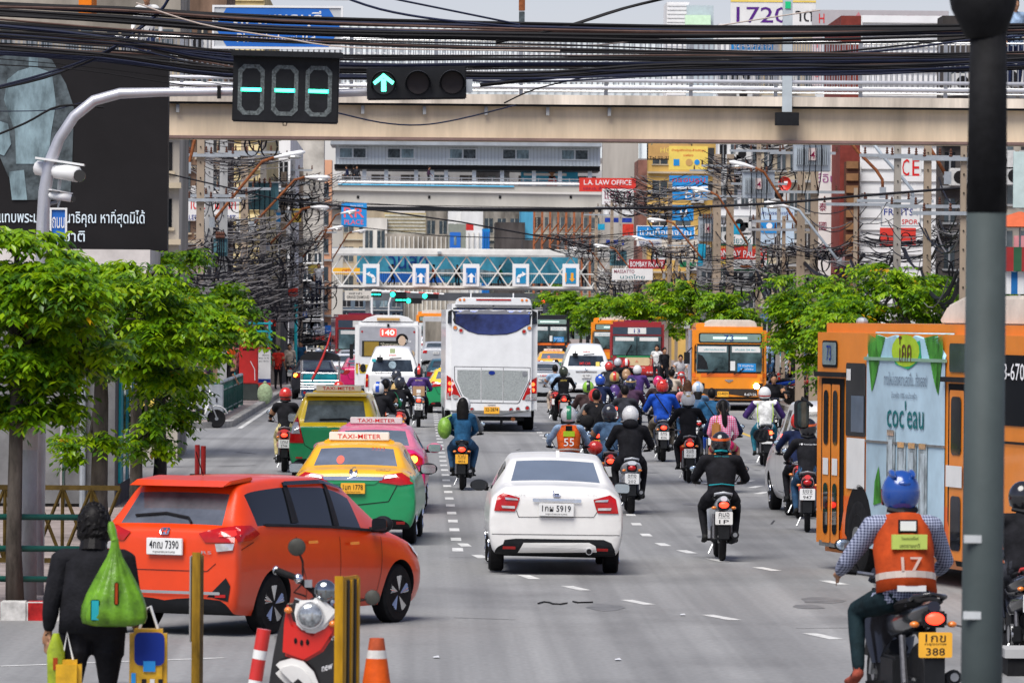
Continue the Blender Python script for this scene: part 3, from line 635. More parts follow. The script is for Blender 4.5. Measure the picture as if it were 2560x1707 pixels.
t_=sign('advert_panel','tall grey panel with a blue bottle advert beyond the truss bridge','billboard',1120,560,1165,620,645,mt('panel_greygreen',(.24,.26,.22),.6,0,.1),extra=lambda t,w,h:t.part('poster',M().bx(-w*.4,w*.2,-.08,-.01,0,h*.65,BLU).bx(-w*.17,-w*.03,-.1,-.081,h*.12,h*.5,PBL)))
# orange scaffold
t=T(); D=640
for i in range(8):
    x=P(1335+i*20,600,D).x; t.part('upright',M().bx(x-.12,x+.12,D,D+.2,0,P(1335,525,D).z,mt('orange_steel',(.36,.12,.05),.6,0,.3)))
for i in range(7):
    x0,x1=P(1335+i*20,600,D).x,P(1355+i*20,600,D).x
    for a,b in((612,585),(585,558)): t.part('brace',M().tube([(x0,D-.02,P(1335,a,D).z),(x1,D-.02,P(1335,b,D).z)],.08,RST,4))
inst(t,'scaffold','orange steel scaffold frames behind the truss bridge','scaffold')
# dark block under the truss bridge
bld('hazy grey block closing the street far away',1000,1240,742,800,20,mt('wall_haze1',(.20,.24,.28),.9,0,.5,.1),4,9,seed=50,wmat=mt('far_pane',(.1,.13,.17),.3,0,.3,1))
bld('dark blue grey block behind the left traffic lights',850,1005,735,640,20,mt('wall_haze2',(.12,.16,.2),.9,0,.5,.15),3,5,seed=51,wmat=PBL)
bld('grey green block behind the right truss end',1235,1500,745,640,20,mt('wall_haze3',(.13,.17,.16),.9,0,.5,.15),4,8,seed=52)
bld('salmon painted wall far down the street',1102,1160,790,700,10,bmat('salmon',(.42,.2,.15)),0,0,'none')
bld('light tan facade far down the street',1010,1090,760,720,10,bmat('tanfar',(.34,.27,.2),.5),3,4,seed=53)
# street side walls further back so the street reads closed
m=M()
# ================================================================ elevated station + skywalk
D=500; t=T(); LGW=mt('ribbed_grey',(.54,.60,.64),.5,.1,.08,.3); LG2=mt('roof_grey',(.33,.36,.39),.6,0,.2,.4)
x=lambda px: P(px,500,D).x
z=lambda py: P(1150,py,D).z
t.part('roof',M().prism([(x(825),z(365)),(x(1502),z(365)),(x(1502),z(300)),(x(835),z(300))],D-1.2,D+10,LG2))
t.part('wall',M().bx(x(838),x(1500),D,D+8,z(413),z(365),LGW))
m=M(); 
for i in range(75): m.bx(x(838)+i*.31,x(838)+i*.31+.09,D-.05,D-.004,z(413),z(368),mt('rib',(.42,.47,.50),.5,0,.05))
t.part('ribs',m)
for i,px in enumerate((845,965,1120,1253,1400)):
    k=t.part('window_frame',M().bx(x(px),x(px+72),D-.12,D-.06,z(399),z(371),mt('frame_pale',(.55,.6,.63),.5,0,.05)))
    t.part('pane',M().bx(x(px+4),x(px+34),D-.16,D-.13,z(396),z(374),PGY if i%2 else PBL).bx(x(px+38),x(px+68),D-.16,D-.13,z(396),z(374),PBL if i%2 else PGY),k)
t.part('dark_soffit',M().bx(x(835),x(1500),D+.5,D+8,z(425),z(413),DRK))
for px in(905,960,1035,1075,1110,1180,1250,1330,1395,1470): t.part('column',M().bx(x(px),x(px)+.35,D+.8,D+1.2,z(470),z(414),LGW))
inst(t,'station_building','grey ribbed station building with small windows above the skywalk','building')
bld('bright shop fronts inside the station level',838,1500,424,512,1,WHW,1,9,seed=60,z0=z(470),wmat=DKW,wy=(.05,.95))
bld('grey slanted ticket hall inside the station level',1180,1270,420,508,1,GRW,1,3,seed=61,z0=z(470),wy=(.1,.8))
sign('lit_advert','bright cyan advert panel with a woman in red on the station level','billboard',1302,430,1445,470,506,mt('cyan_print',(.03,.45,.75),.4,0,.3,.3),extra=lambda t,w,h:(t.part('printed_figure',M().prism([(-.35,0),(.75,0),(.6,.9),(.3,1.05),(.0,.95)],-.04,-.02,RED).ell((.22,-.05,1.3),(.2,.03,.26),SKN).ell((.22,-.03,1.25),(.33,.02,.5),HAI)),t.part('light_strip',M().bx(-w*.45,w*.3,-.06,-.02,h*.75,h*.9,WHT))))
t=T(); D=492; cbt=mt('skywalk_concrete',(.54,.52,.46),.85,0,.15,.25,.1,streak=.3)
x0,x1=P(845,500,D).x,P(1500,500,D).x
t.part('beam',M().prism([(x0-1,z(513)),(x1+1.5,z(517)),(x1+2,z(485)),(x0-1.5,z(478))],D,D+3.5,cbt)); t.part('parapet',M().bx(x0-2,x1+2.5,D-.35,D-.01,z(478),z(463),cbt))
t.part('soffit',M().bx(x0-1,x1+2,D-.02,D+3.3,z(527),z(518),DRK))  # dark slab paints the shade under the skywalk beam
for px in(895,1073,1250,1427): q=P(px,493,D-.02); t.part('vent',M().bx(q.x-.1,q.x+.1,D-.06,D-.002,q.z-.12,q.z+.12,BLK))
for py in(445,452): t.part('rail',M().tube([(x0,D-.3,z(py)),(x1,D-.3,z(py+2))],.05,STL,5))
t.part('handrail',M().tube([(x0,D-.42,z(458)),(x1,D-.42,z(459))],.12,WHT,6)); t.part('cyan_pipe',M().tube([(x0,D-.45,z(464)),(P(1285,460,D).x,D-.45,z(466))],.06,mt('cyan_pipe',(.02,.45,.75),.4,0,0),6))
for i in range(18): q=x0+i*(x1-x0)/17; t.part('post',M().bx(q-.04,q+.04,D-.34,D-.26,z(463),z(444),STL))
for px in(832,1560): t.part('pier',M().bx(P(px,500,D).x-.9,P(px,500,D).x+.9,D+.8,D+2.6,0,z(517),cbt))
inst(t,'skywalk','pale concrete skywalk with steel handrails crossing high over the street','footbridge')
# ================================================================ truss footbridge
D=430; t=T(); WST=mt('white_steel',(.72,.72,.68),.5,0,.15,.6)
X=lambda px: P(px,690,D).x; zT,zR,zB,zM=P(1150,622,D).z,P(1150,641,D).z,P(1150,716,D).z,P(1150,683,D).z
xa,xb=X(805),X(1545)
t.part('roof',M().bx(xa,xb,D-.3,D+3.2,zR+.05,zT,WST),bev=.08); t.part('roof_edge',M().bx(xa,xb,D-.34,D-.302,zR-.02,zR+.12,CGR))
t.part('bottom_chord',M().bx(xa,xb,D-.06,D+.1,zB-.12,zB+.05,WST)); t.part('deck',M().bx(xa,xb,D+.11,D+3,zB-.25,zB-.08,CGR))
n=13; dx=(X(1530)-X(855))/n
for i in range(-1,n+1):
    x0=X(855)+i*dx
    t.part('diagonal',M().tube([(x0,D,zB),(x0+dx/2,D,(zB+zR)/2),(x0+dx,D,zR)],.055,WST,5)); t.part('diagonal',M().tube([(x0,D-.01,zR),(x0+dx,D-.01,zB)],.055,WST,5))
t.part('handrail',M().bx(xa,xb,D-.03,D+.03,zM-.04,zM+.04,WST))
m=M()
for i in range(150): q=xa+i*(xb-xa)/150; m.bx(q-.012,q+.012,D+2.7,D+2.73,zB,zM,DRK)
t.part('balusters',m)
for q in(X(802),X(1530)): t.part('pier',M().bx(q-.25,q+.25,D+.4,D+.9,0,zB-.26,WST))
for px in(1098,1417): t.part('lamp',M().box((X(px),D-.5,zR+.25),(.3,.3,.18),GAL))
inst(t,'footbridge','white roofed truss footbridge carrying five lane signs','footbridge')
AW=mt('arrow_white',(.8,.8,.8),.5,0,0); AY=mt('arrow_yellow',(.8,.35,.02),.5,0,0)
def arrow(kind):
    def f(t,w,h):
        m=M(); c=AY if kind=='down' else AW; s=-1 if kind=='left' else 1
        t.part('field',M().bx(-w*.31,w*.31,-.04,-.002,h*.13,h*.82,mt('lane_blue',(.01,.16,.46),.5,0,.1) if kind in('up',) else mt('lane_blue2',(.02,.24,.45),.5,0,.1)))
        if kind=='up': m.bx(-.12,.12,-.06,-.045,h*.17,h*.42,c).prism([(-.3,h*.42),(.3,h*.42),(0,h*.6)],-.06,-.045,c)
        elif kind=='down': m.bx(.0,.2,-.06,-.045,h*.35,h*.6,c).prism([(-.12,h*.35),(.1,h*.2),(.32,h*.35)],-.06,-.045,c).bx(-.42,-.33,-.06,-.045,h*.2,h*.6,c)
        else: m.bx(-.12*1-.2*s,.12-.2*s,-.06,-.045,h*.17,h*.4,c).prism([(-.32*s,h*.4),(-.08*s,h*.36),(.12*s,h*.5),(.12*s,h*.58),(-.18*s,h*.52)][::s],-.06,-.045,c).prism([(.1*s,h*.44),(.42*s,h*.55),(.1*s,h*.66)][::s],-.06,-.045,c)
        t.part('arrow',m)
        if kind=='up': t.part('lane_dashes',M().bx(-w*.28,-w*.25,-.06,-.045,h*.16,h*.6,c).bx(w*.25,w*.28,-.06,-.045,h*.16,h*.6,c))
    return f
for i,(px,k,tx,lb) in enumerate(((928,'left','ถ.พญาไท','leftmost lane sign on the truss bridge, arrow bending left'),(1052,'up','หัวลำโพง','second lane sign on the truss bridge from the left, straight arrow'),(1178,'up','หัวลำโพง','middle lane sign on the truss bridge, straight arrow'),(1302,'right','ราชดำริ','lane sign on the truss bridge with an arrow bending right'),(1427,'down','ผ่านได้','rightmost lane sign on the truss bridge with a yellow down arrow'))):
    sign('lane_sign',lb,'sign',px-21,660,px+21,716,D-.6,WHT,[(tx,0,.73,.5,.1,AW)],extra=arrow(k),group='lane signs on the truss bridge')
# blue advert behind the truss
t=T(); D=520; a=P(892,705,D); b=P(1445,640,D); CY=mt('cyan_advert',(.06,.30,.42),.5,0,.45,.35)
t.part('panel',M().bx(a.x,b.x,D,D+.6,a.z,b.z,CY)); o=P(1020,650,D-.1); t.part('lettering',M().text('วันสด',o,(1,0,0),(0,0,1),3.6,1.6,mt('navy_print',(.01,.04,.2),.5,0,0)))
t.part('printed_wave',M().prism([(a.x,a.z+.6),(a.x+4,a.z+.9),(a.x+8,a.z+.4),(a.x+8,a.z),(a.x,a.z)],D-.05,D-.02,BLU)); t.part('printed_cloud',M().prism([(0,b.z-1.4),(5,b.z-1.2),(9,b.z-1.8),(6,b.z-2),(2,b.z-1.9)],D-.05,D-.02,PBL))
for x_ in(a.x+1,b.x-1): t.part('post',M().bx(x_-.2,x_+.2,D+.61,D+1,0,b.z,CGR))
inst(t,'billboard','long cyan banner advert seen through the white truss bridge','billboard')
sign('shop_fascia','yellow shop fascia seen through the left end of the truss bridge','sign',800,670,900,685,470,mt('yellow_fascia',(.8,.42,.03),.5,0,.1),[('OPTIC',.2,.5,.3,.6,RED)])
# second, dark footbridge behind
t=T(); D=520; t.part('beam',M().bx(P(840,745,D).x,P(1360,745,D).x,D,D+3,P(1150,752,D).z,P(1150,732,D).z,mt('dark_beam',(.16,.17,.18),.8,0,.2,.4)))
t.part('pier',M().bx(P(1358,745,D).x,P(1358,745,D).x+.8,D+.5,D+2,0,P(1150,752,D).z,GRW)); t.part('pier',M().bx(P(838,745,D).x-.6,P(838,745,D).x+.2,D+.5,D+2,0,P(1150,752,D).z,GRW)); inst(t,'footbridge','dark low footbridge beam just behind the truss bridge','footbridge')
# far signals
for i,(px,py,w_,g,lb) in enumerate(((938,736,28,'bar','far countdown display with three green dashes, leftmost'),(982,736,14,'dot','far green traffic light hanging right of the left countdown'),(1002,750,26,'bar','lower far countdown display with green dashes'),(1021,752,13,'dot','lower far green traffic light near the white street lamp'),(1062,740,14,'dot','far green traffic light on the red striped mast arm'),(1358,751,12,'red','far red signal right of the white coach roof'))):
    D=455+i; t=T(); c=P(px,py,D); s=w_/30
    t.part('housing',M().bx(-.55*s if g=='bar' else -.2,.55*s if g=='bar' else 1.1,0,.2,-.22,.22,DRK))
    e=TEAL if g!='red' else glow('far_red',(1,.05,.03),4)
    if g=='bar':
        for k in(-1,0,1): t.part('lit_segment',M().bx(k*.33*s-.12,k*.33*s+.12,-.03,-.002,-.05,.05,e))
    else: t.part('lit_lens',M().lathe([(.2,-.04),(.2,-.002)],(0,0,0),e,'y',12))
    inst(t,'traffic_light',lb,'traffic light',c,group='far traffic lights under the truss bridge')
D=458; t=T(); t.part('arm',M().tube([P(930,726,D),P(1110,735,D)],.06,WHT,6))
for k in range(4):
    a=P(975+k*36,728+k*1.8,D-.05); b=P(990+k*36,729+k*1.8,D-.05); t.part('red_band',M().tube([a,b],.07,RED,6))
t.part('post',M().tube([P(930,726,D),V((P(930,726,D).x,D,0))],.1,WHT,6)); inst(t,'signal_mast','red and white striped mast arm under the truss bridge','pole')
sign('banner','white banner hanging under the left end of the truss bridge','banner',862,727,928,751,428,OFW,[('GRAND DIAMOND',0,.35,.85,.3,INK),('พลาซ่า',-.1,.75,.5,.25,INK)])
t=T(); D=470; q=P(972,760,D); t.part('post',M().tube([(0,0,-q.z),(0,0,0),(.3,0,1.0)],.07,WHT,6)); t.part('lamp_head',M().box((-.35,0,1.0),(.9,.2,.12),WHT)); inst(t,'street_lamp','white street lamp between the far green lights','street lamp',q)
# ================================================================ signs
WB=mt('sign_white',(.72,.72,.70),.4,0,.06,2); RB=mt('sign_red',(.62,.035,.02),.4,0,.08,2); TB=mt('sign_tan',(.55,.33,.12),.6,0,.15,1); YB=mt('sign_yellow',(.80,.60,.13),.5,0,.12,1); CB=mt('sign_cyan',(.01,.25,.62),.4,0,.1,1); NV=mt('navy_ink',(.01,.03,.22),.5,0,0); RI=mt('red_ink',(.6,.02,.02),.5,0,0); WI=mt('white_ink',(.82,.82,.82),.5,0,0); PI_=mt('purple_ink',(.09,.02,.20),.5,0,0); TI=mt('teal_ink',(.02,.16,.18),.5,0,0); MI=mt('maroon_ink',(.22,.02,.06),.5,0,0)
SG='shop signs above the right pavement'
def rs(lb,x0,y0,x1,y1,bg,rows,X=15,D=None,**k):
    D=D or FPX*X/((x0+x1)/2-1045); return sign('shop_sign',lb,'sign',x0,y0,x1,y1,D,bg,rows,group=SG,**k)
rs('red sign reading L.A. LAW OFFICE at the skywalk end',1448,446,1590,479,RB,[('L.A. LAW OFFICE',0,.68,.84,.36,WI),('แอล.เอ. สำนักงานกฎหมาย',0,.22,.86,.3,MI)],D=425)
rs('white sign with large dark red Thai letters below the law office sign',1505,473,1584,512,WB,[('แอล เอ',0,.62,.84,.48,MI),('ส.น.ง.กฎหมายและบัญชี',0,.17,.86,.17,MI)],D=424)
rs('tan hotel sign reading PJ WATERGATE',1617,340,1731,400,TB,[('PJ WATERGATE',0,.72,.92,.2,TI),('HOTEL',.05,.4,.5,.22,YB),('Tel 02-254-9210',-.05,.1,.8,.1,INK)],D=362,border=DRK)
rs('yellow sign with red Thai headline and pictures of rings',1672,366,1770,425,YB,[('ถ่ายรูปติดบัตร-ล้างอัดรูป',0,.82,.86,.13,RI),('แฟรง',0,.62,.25,.1,RI)],D=350,extra=lambda t,w,h:(t.part('printed_box',M().bx(-w*.38,-w*.23,-.02,-.003,h*.18,h*.45,CB)),t.part('printed_ring',M().lathe([(.22,-.02),(.22,-.003)],(w*.02,0,h*.32),TB,'y',14).lathe([(.17,-.02),(.17,-.003)],(w*.22,0,h*.33),CB,'y',14))))
rs('blue sign with big red Thai letters and a camera shop logo',1673,440,1770,500,CB,[('กรอบรูป',0,.8,.86,.26,RI),('DD',.12,.2,.4,.25,WI)],D=345,extra=lambda t,w,h:t.part('white_band',M().prism([(-w/2,h*.42),(w/2,h*.5),(w/2,h*.58),(-w/2,h*.52)],-.02,-.004,WI)))
rs('small blue square sign with a white quotation mark shape',1678,514,1734,552,CB,[('9',.05,.5,.35,.7,WI)],D=340)
rs('long blue optician sign with white Thai letters',1591,565,1737,599,CB,[('แว่นท็อปเจริญ',0,.52,.88,.6,WI)],D=330,border=WI)
rs('white strip sign under the blue optician sign',1592,600,1655,616,WB,[('TOP CHAROEN',0,.5,.85,.5,NV)],D=331)
rs('cream sign with tan letters below the optician sign',1655,599,1742,650,mt('sign_cream',(.66,.6,.5),.6,0,.1),[('เมธีนี',0,.7,.6,.25,TB),('อนันต์',0,.3,.6,.25,TB)],D=328)
rs('white sign with green letters beside the cream sign',1636,617,1662,652,WB,[('G',0,.6,.5,.4,mt('green_ink',(.02,.3,.08),.5,0,0))],D=327)
rs('dark red sign reading BOMBAY PALACE, farther and smaller',1572,649,1662,672,mt('sign_maroon',(.35,.02,.03),.4,0,.1),[('BOMBAY PALACE',0,.5,.92,.55,WI)],D=322)
rs('white massage sign under the farther restaurant sign',1530,672,1632,700,WB,[('MASSATTO',-.2,.75,.5,.3,MI),('นวดไทย',0,.3,.6,.35,TI)],D=321)
rs('red restaurant sign reading BOMBAY PALACE with a food picture',1781,612,1921,676,RB,[('BOMBAY PALACE',0,.64,.95,.28,WI),('บอมเบย์ พาเลส',-.33,.9,.3,.1,YB),('T. 02-2539090',.26,.91,.4,.12,YB)],D=246,border=mt('sign_green',(.01,.1,.04),.5,0,0),extra=lambda t,w,h:(t.part('printed_food',M().bx(-w*.48,w*.48,-.012,-.004,h*.06,h*.42,WB).bx(-w*.47,-w*.17,-.03,-.013,h*.08,h*.4,INK).ell((-w*.31,-.03,h*.28),(.22,.01,.12),YB).ell((-w*.28,-.03,h*.2),(.34,.012,.08),TB).ell((w*.36,-.03,h*.24),(.13,.012,.13),ORL).ell((w*.1,-.03,h*.16),(.3,.012,.06),RST))))
rs('white sign with dark green Thai letters above the food picture sign',1821,588,1882,612,WB,[('เซี่ยวตึ๊ง',0,.5,.85,.75,TI)],D=249)
rs('big white sign with a rounded blue logo and letters PJI',1896,520,1986,614,mt('sign_pale',(.50,.62,.72),.4,0,.1),[('ปทุมวรรณเจริญ',0,.85,.9,.12,NV),('P J I',-.05,.1,.55,.1,INK)],D=243,extra=lambda t,w,h:t.part('printed_logo',M().prism(rrect(-w*.48,w*.12,h*.33,h*.68,.2),-.03,-.004,CB).lathe([(.13,-.05),(.13,-.031)],(-w*.2,0,h*.52),WI,'y',14)))
rs('tall white vertical sign with pale purple Thai and red Chinese characters',2029,345,2098,690,WB,[('ยง',.32,.86,.2,.05,PI_),('ซีอิน',.0,.71,.8,.07,mt('mauve_ink',(.3,.1,.25),.5,0,0)),('泰',-.1,.5,.28,.06,MI),('國',-.1,.36,.28,.06,MI),('行',-.1,.2,.28,.06,MI)],D=200,border=None)
rs('red letters fixed on the white louvred building',2253,388,2304,440,mt('louvre_patch',(.70,.70,.68),.6,0,.05),[('C',-.28,.4,.35,.8,RI),('E',.22,.4,.35,.8,RI)],D=190)
rs('white sign with navy and red letters low on the louvred building',2202,512,2302,566,WB,[('FRUITS :',0,.66,.85,.3,NV),('& SPOR',.15,.22,.55,.22,RI)],D=186,border=GAL)
rs('dark red shop board under the white and navy sign',2200,570,2290,616,RB,[],D=185)
rs('white sign with purple numerals 1720 at the top right',1826,2,2040,64,WB,[('1720',-.13,.42,.6,.62,PI_),('าด',.36,.38,.2,.42,INK)],D=255,extra=lambda t,w,h:t.part('yellow_band',M().bx(-w/2,w/2,-.02,-.002,h*.92,h,YB)))
rs('dark blue phone number sign seen through the railing below 1720',1826,100,1935,125,CB,[('02-656-9893',0,.5,.85,.55,WI)],D=256)
rs('grey hotel sign with maroon letters beside the numeral sign',2030,28,2372,68,mt('sign_grey2',(.42,.40,.41),.5,0,.05),[('CENTARA',.22,.45,.5,.55,MI),('H',-.43,.5,.04,.55,RI)],D=240,extra=lambda t,w,h:t.part('printed_leaf',M().prism([(-w*.22,h*.2),(-w*.16,h*.9),(-w*.13,h*.45),(-w*.16,h*.1)],-.02,-.003,mt('pink_print',(.5,.2,.22),.5,0,0))))
rs('red sign with white letters behind the right bridge railing',2120,105,2314,136,RB,[('WATERGATE',0,.5,.92,.62,WI)],D=239)
rs('vertical red letters behind the bridge railing',2030,69,2056,215,mt('sign_pinkish',(.62,.5,.5),.5,0,.05),[('O',0,.9,.4,.1,RI),('T',0,.7,.4,.1,RI),('E',0,.45,.4,.1,RI),('L',0,.2,.4,.1,RI)],D=238)
rs('blue letters on grey behind the bridge railing at right',2190,188,2316,215,WB,[('KRATOS',0,.5,.85,.8,CB)],D=237)
rs('pale panel at the right edge beyond the foreground post',2533,380,2600,520,mt('sign_mint',(.5,.62,.6),.5,0,.1),[],D=150)
rs('pink panel at the right edge above the striped awning',2535,590,2600,632,mt('sign_pink',(.62,.25,.27),.5,0,.1),[],D=150)
SL='shop signs above the left pavement'
def ls_(lb,x0,y0,x1,y1,D,bg,rows,**k): return sign('shop_sign',lb,'sign',x0,y0,x1,y1,D,bg,rows,group=SL,**k)
ls_('white arched market sign with red Thai letters behind the poles',433,478,598,552,205,WB,[('ตลาดเฉลิมลาภ',0,.6,.9,.42,RI),('CHALERMLAP MARKET',0,.12,.9,.16,NV)])
ls_('white sign with a round blue card logo on the left',664,522,716,584,262,WB,[('Diners Club',.05,.3,.8,.1,INK),('International',.05,.17,.8,.08,INK)],extra=lambda t,w,h:t.part('printed_logo',M().lathe([(.27,-.02),(.27,-.003)],(.08,0,h*.66),CB,'y',18).lathe([(.12,-.03),(.12,-.021)],(-.03,0,h*.66),WI,'y',14)))
ls_('small yellow sign with an orange letter S on the left',729,522,753,556,265,YB,[('S',0,.45,.4,.55,ORL)])
ls_('black sign with white Thai letters beside the teal transformer',695,480,733,510,258,BLK,[('หอภ',0,.5,.85,.6,WI)])
ls_('blue sign reading RR PLACE under the skywalk',853,508,917,567,395,CB,[('RR',0,.6,.8,.42,mt('pink_ink',(.75,.12,.14),.5,0,0)),('PLACE',0,.2,.75,.2,mt('pink_ink',(1,1,1))),('โรงแรม อาร์อาร์',.1,.9,.5,.08,WI)])
ls_('white and red advert board at the left bus stop',782,816,812,861,300,WB,[('TOP 1',0,.7,.7,.12,NV)],extra=lambda t,w,h:t.part('red_half',M().bx(-w/2,w/2,-.03,-.003,0,h*.5,RB)))
sign('bus_stop_sign','rounded blue bus stop sign right of the white and red board','sign',812,813,829,834,298,BLU,[('BUS',0,.3,.6,.2,WI)],group=SL,post=3.4)
sign('number_sign','small blue round sign with the number 1 on a left pole','sign',756,778,768,793,300,BLU,[('1',0,.5,.3,.6,WI)],group=SL)
sign('notice_board','white shelter board with red and blue foot beside the red post box','sign',634,872,677,968,205,WB,[('เส้นทาง',.2,.84,.4,.04,INK),('สาย 13 73',.1,.76,.6,.04,INK),('สาย 140 511',.1,.68,.6,.04,INK)],extra=lambda t,w,h:(t.part('blue_band',M().bx(-w/2,w/2,-.02,-.002,h*.13,h*.22,NV)),t.part('red_band',M().bx(-w/2,w/2,-.02,-.002,0,h*.12,RB)),t.part('red_cap',M().bx(-w/2-.03,w/2+.03,-.04,.16,h,h+.06,RB)),t.part('leg',M().bx(-w*.3,-w*.15,.02,.1,-.6,0,CGR)),t.part('leg',M().bx(w*.15,w*.3,.02,.1,-.6,0,CGR))))
sign('direction_board','blue arrow board among the right trees beside bus 73','sign',1897,785,1928,803,225,BLU,[('ทางออก',0,.5,.7,.3,WI)])
SM=[mt('small_sign_%d'%i,c,.5,0,.35,3) for i,c in enumerate(((.7,.7,.68),(.02,.05,.3),(.6,.05,.03),(.02,.35,.55),(.65,.5,.1),(.03,.3,.12),(.5,.3,.3)))]
for i,(x0,y0,x1,y1,D,k,lb) in enumerate(((1508,516,1584,540,420,0,'plain white board under the white Thai law sign'),(1512,545,1580,556,419,1,'narrow navy board below the plain white one'),(1556,560,1584,590,418,2,'small red board beside the navy one'),(1490,560,1512,575,417,3,'small turquoise board above the truss roof end'),(1515,600,1560,612,416,1,'navy strip board above the green transformer'),(1745,610,1764,665,262,3,'narrow cyan board left of the restaurant sign'),(1700,655,1740,668,300,5,'lime green board under the cream sign'),(1822,560,1850,586,252,3,'pale blue board left above the green lettered sign'),(1905,830,1925,860,215,2,'dark red board low right of bus 73'),(1926,838,1940,868,214,4,'yellow board low right of bus 73'),(2080,640,2112,668,190,6,'pinkish board low before the dark red frame'),(2310,575,2345,612,175,0,'white board between two near right poles'),(432,586,452,640,212,4,'yellow board left of the leftmost poles'),(700,600,725,622,255,0,'white board below the card logo sign'),(716,720,745,742,262,2,'red board low among the left cables'),(770,662,800,684,300,4,'orange board at the left truss end'),(660,800,690,815,215,2,'red canopy edge above the stall'),(890,790,905,806,330,0,'white board behind the left bus'))): sign('shop_board',lb,'sign',x0,y0,x1,y1,D,SM[k],[],group='small boards among the wires')
# posts on the footbridge
t=T(); q=P(1968,240,DB-.3); t.part('shaft',M().bx(-.09,.09,0,.12,-.3,3,mt('post_pale',(.45,.5,.52),.5,0,.1))); t.part('base_plate',M().bx(-.22,.22,-.05,.13,-.55,-.31,DRK)); t.part('green_tag',M().bx(-.05,.05,-.02,-.001,1.62,1.75,mt('green_tag',(.02,.5,.2),.5,0,0)))
inst(t,'bridge_post','pale square post bolted to the footbridge in front of the numeral sign','post',q)
t=T(); q=P(1303,240,DB+2.3); t.part('shaft',M().bx(-.05,.05,0,.08,0,2.4,WHT)); t.part('sticker',M().bx(-.06,.06,-.01,-.001,1.62,2.4,RST)); t.part('sticker',M().bx(-.055,.055,-.012,-.001,1.4,1.6,PGY)); inst(t,'bridge_post','thin white post with stickers against the sky','post',q)
# red dish
t=T(); t.part('dish',M().lathe([(.03,-.02),(.2,-.05),(.31,-.13),(.30,-.13),(.2,-.035),(.03,0)],(0,0,0),RB,'y',24),smooth='all'); t.part('plate',M().box((.06,-.14,.06),(.16,.015,.09),WI)); t.part('arm',M().tube([(0,.02,0),(0,.06,-.8)],.025,RST,5))
inst(t,'satellite_dish','round red satellite dish facing the street behind the right wires','dish',P(1965,460,240),rz=rad(-28))
# awnings right edge
t=T(); D=140; a=P(2505,735,D); m=M()
for i in range(10): m.bx(i*.16,i*.16+.16,-.6,0,0,.55,mt('awn_blue',(.02,.15,.4),.7,0,.1) if i%2 else WB)
t.part('valance',m); m=M()
for i in range(8): m.prism([(i*.2,.56),(i*.2+.2,.56),(i*.2+.2,1.15),(i*.2,1.15)],-.75,-.1,mt('awn_green',(.03,.1,.05),.7,0,.1) if i%2 else mt('awn_red',(.3,.03,.03),.7,0,.1))
t.part('canopy',m); inst(t,'awning','striped shop awnings in red green and blue white beside the dark post','awning',a)
t=T(); t.part('canopy',M().lathe([(1.0,0),(.6,.22),(.05,.4)],(0,0,0),mt('umbrella_orange',(.55,.12,.05),.7,0,.1),'z',12)); t.part('pole',M().tube([(0,0,-3),(0,0,.4)],.03,GAL,5)); inst(t,'umbrella','orange umbrella at the right edge beyond the foreground post','umbrella',P(2550,568,148))
# ================================================================ utility poles, lamps, transformers, wires
rp=random.Random(5); HOLE=mt('hole_dark',(.03,.025,.02),.9,0,0)
def pole(px,D,w,ytop,lb,grp,mat=CBE,arms=2,dbl=False):
    b=GX(px,D,.15); zt=P(px,ytop,D).z-.15; t=T()
    for s in((-.55,.55) if dbl else (0,)):
        t.part('shaft',M().tube([(s*w*1.2,0,-.05),(s*w*1.2,0,zt)],[w*.60,w*.50],mat,4,ax=(1,1,0)))
        m=M(); k=0
        while 2+k*.45<zt: m.box((s*w*1.2,-w*.44,2+k*.45),(.035,.03,.035),HOLE); k+=1
        t.part('bolt_holes',m)
    for i in range(arms):
        z=zt-.5-i*1.3; 
        if z<3: break
        k=t.part('crossarm',M().box((rp.uniform(-.2,.2),-w*.6,z),(2.2,.09,.09),GAL))
        for j in range(4):
            x=-.95+j*.63; t.part('insulator',M().lathe([(.03,0),(.05,.03),(.022,.06),(.045,.09),(.022,.12),(.035,.15),(.015,.2)],(x,-w*.6,z+.046),BRN,'z',7),k)
    m=M()
    t.part('meter_box',M().box((rp.uniform(-.1,.1),-w*.7,rp.uniform(2.2,3.2)),(.3,.16,.42),ACM if rp.random()<.5 else DRK))
    inst(t,'utility_pole',lb,'utility pole',b,group=grp); return b,zt
LP=[(498,166,.30,346,0),(538,178,.34,346,1),(608,203,.36,346,0),(655,228,.34,360,0),(706,258,.34,430,0),(728,276,.34,400,0),(749,296,.36,420,0),(790,338,.34,560,0),(812,372,.34,600,0)]
RP=[(2405,136,.20,346,0),(2315,150,.27,346,0),(2240,163,.27,346,0),(2136,172,.16,470,0),(2016,190,.34,346,1),(1957,205,.17,540,0),(1944,210,.19,520,0),(1893,224,.24,346,0),(1806,244,.42,386,1),(1783,262,.24,400,0),(1718,290,.2,590,0),(1690,300,.2,620,0),(1672,312,.32,455,0),(1609,340,.32,570,0),(1548,366,.3,500,0),(1527,382,.3,500,0),(1488,415,.3,520,0)]
LB=[];RB_=[]
for i,(px,D,w,yt,db) in enumerate(LP): LB.append(pole(px,D,w,yt,'%s utility pole from the near end on the left pavement'%ORD[i],'utility poles on the left',[CBE,CGR,CBE,CON][i%4],2 if i<7 else 1,db)+(D,))
for i,(px,D,w,yt,db) in enumerate(RP): RB_.append(pole(px,D,w,yt,'%s utility pole from the near end on the right pavement'%ORD[i],'utility poles on the right',[CBE,CBE,CON,CBE][i%4],2 if yt<460 else 1,db)+(D,))
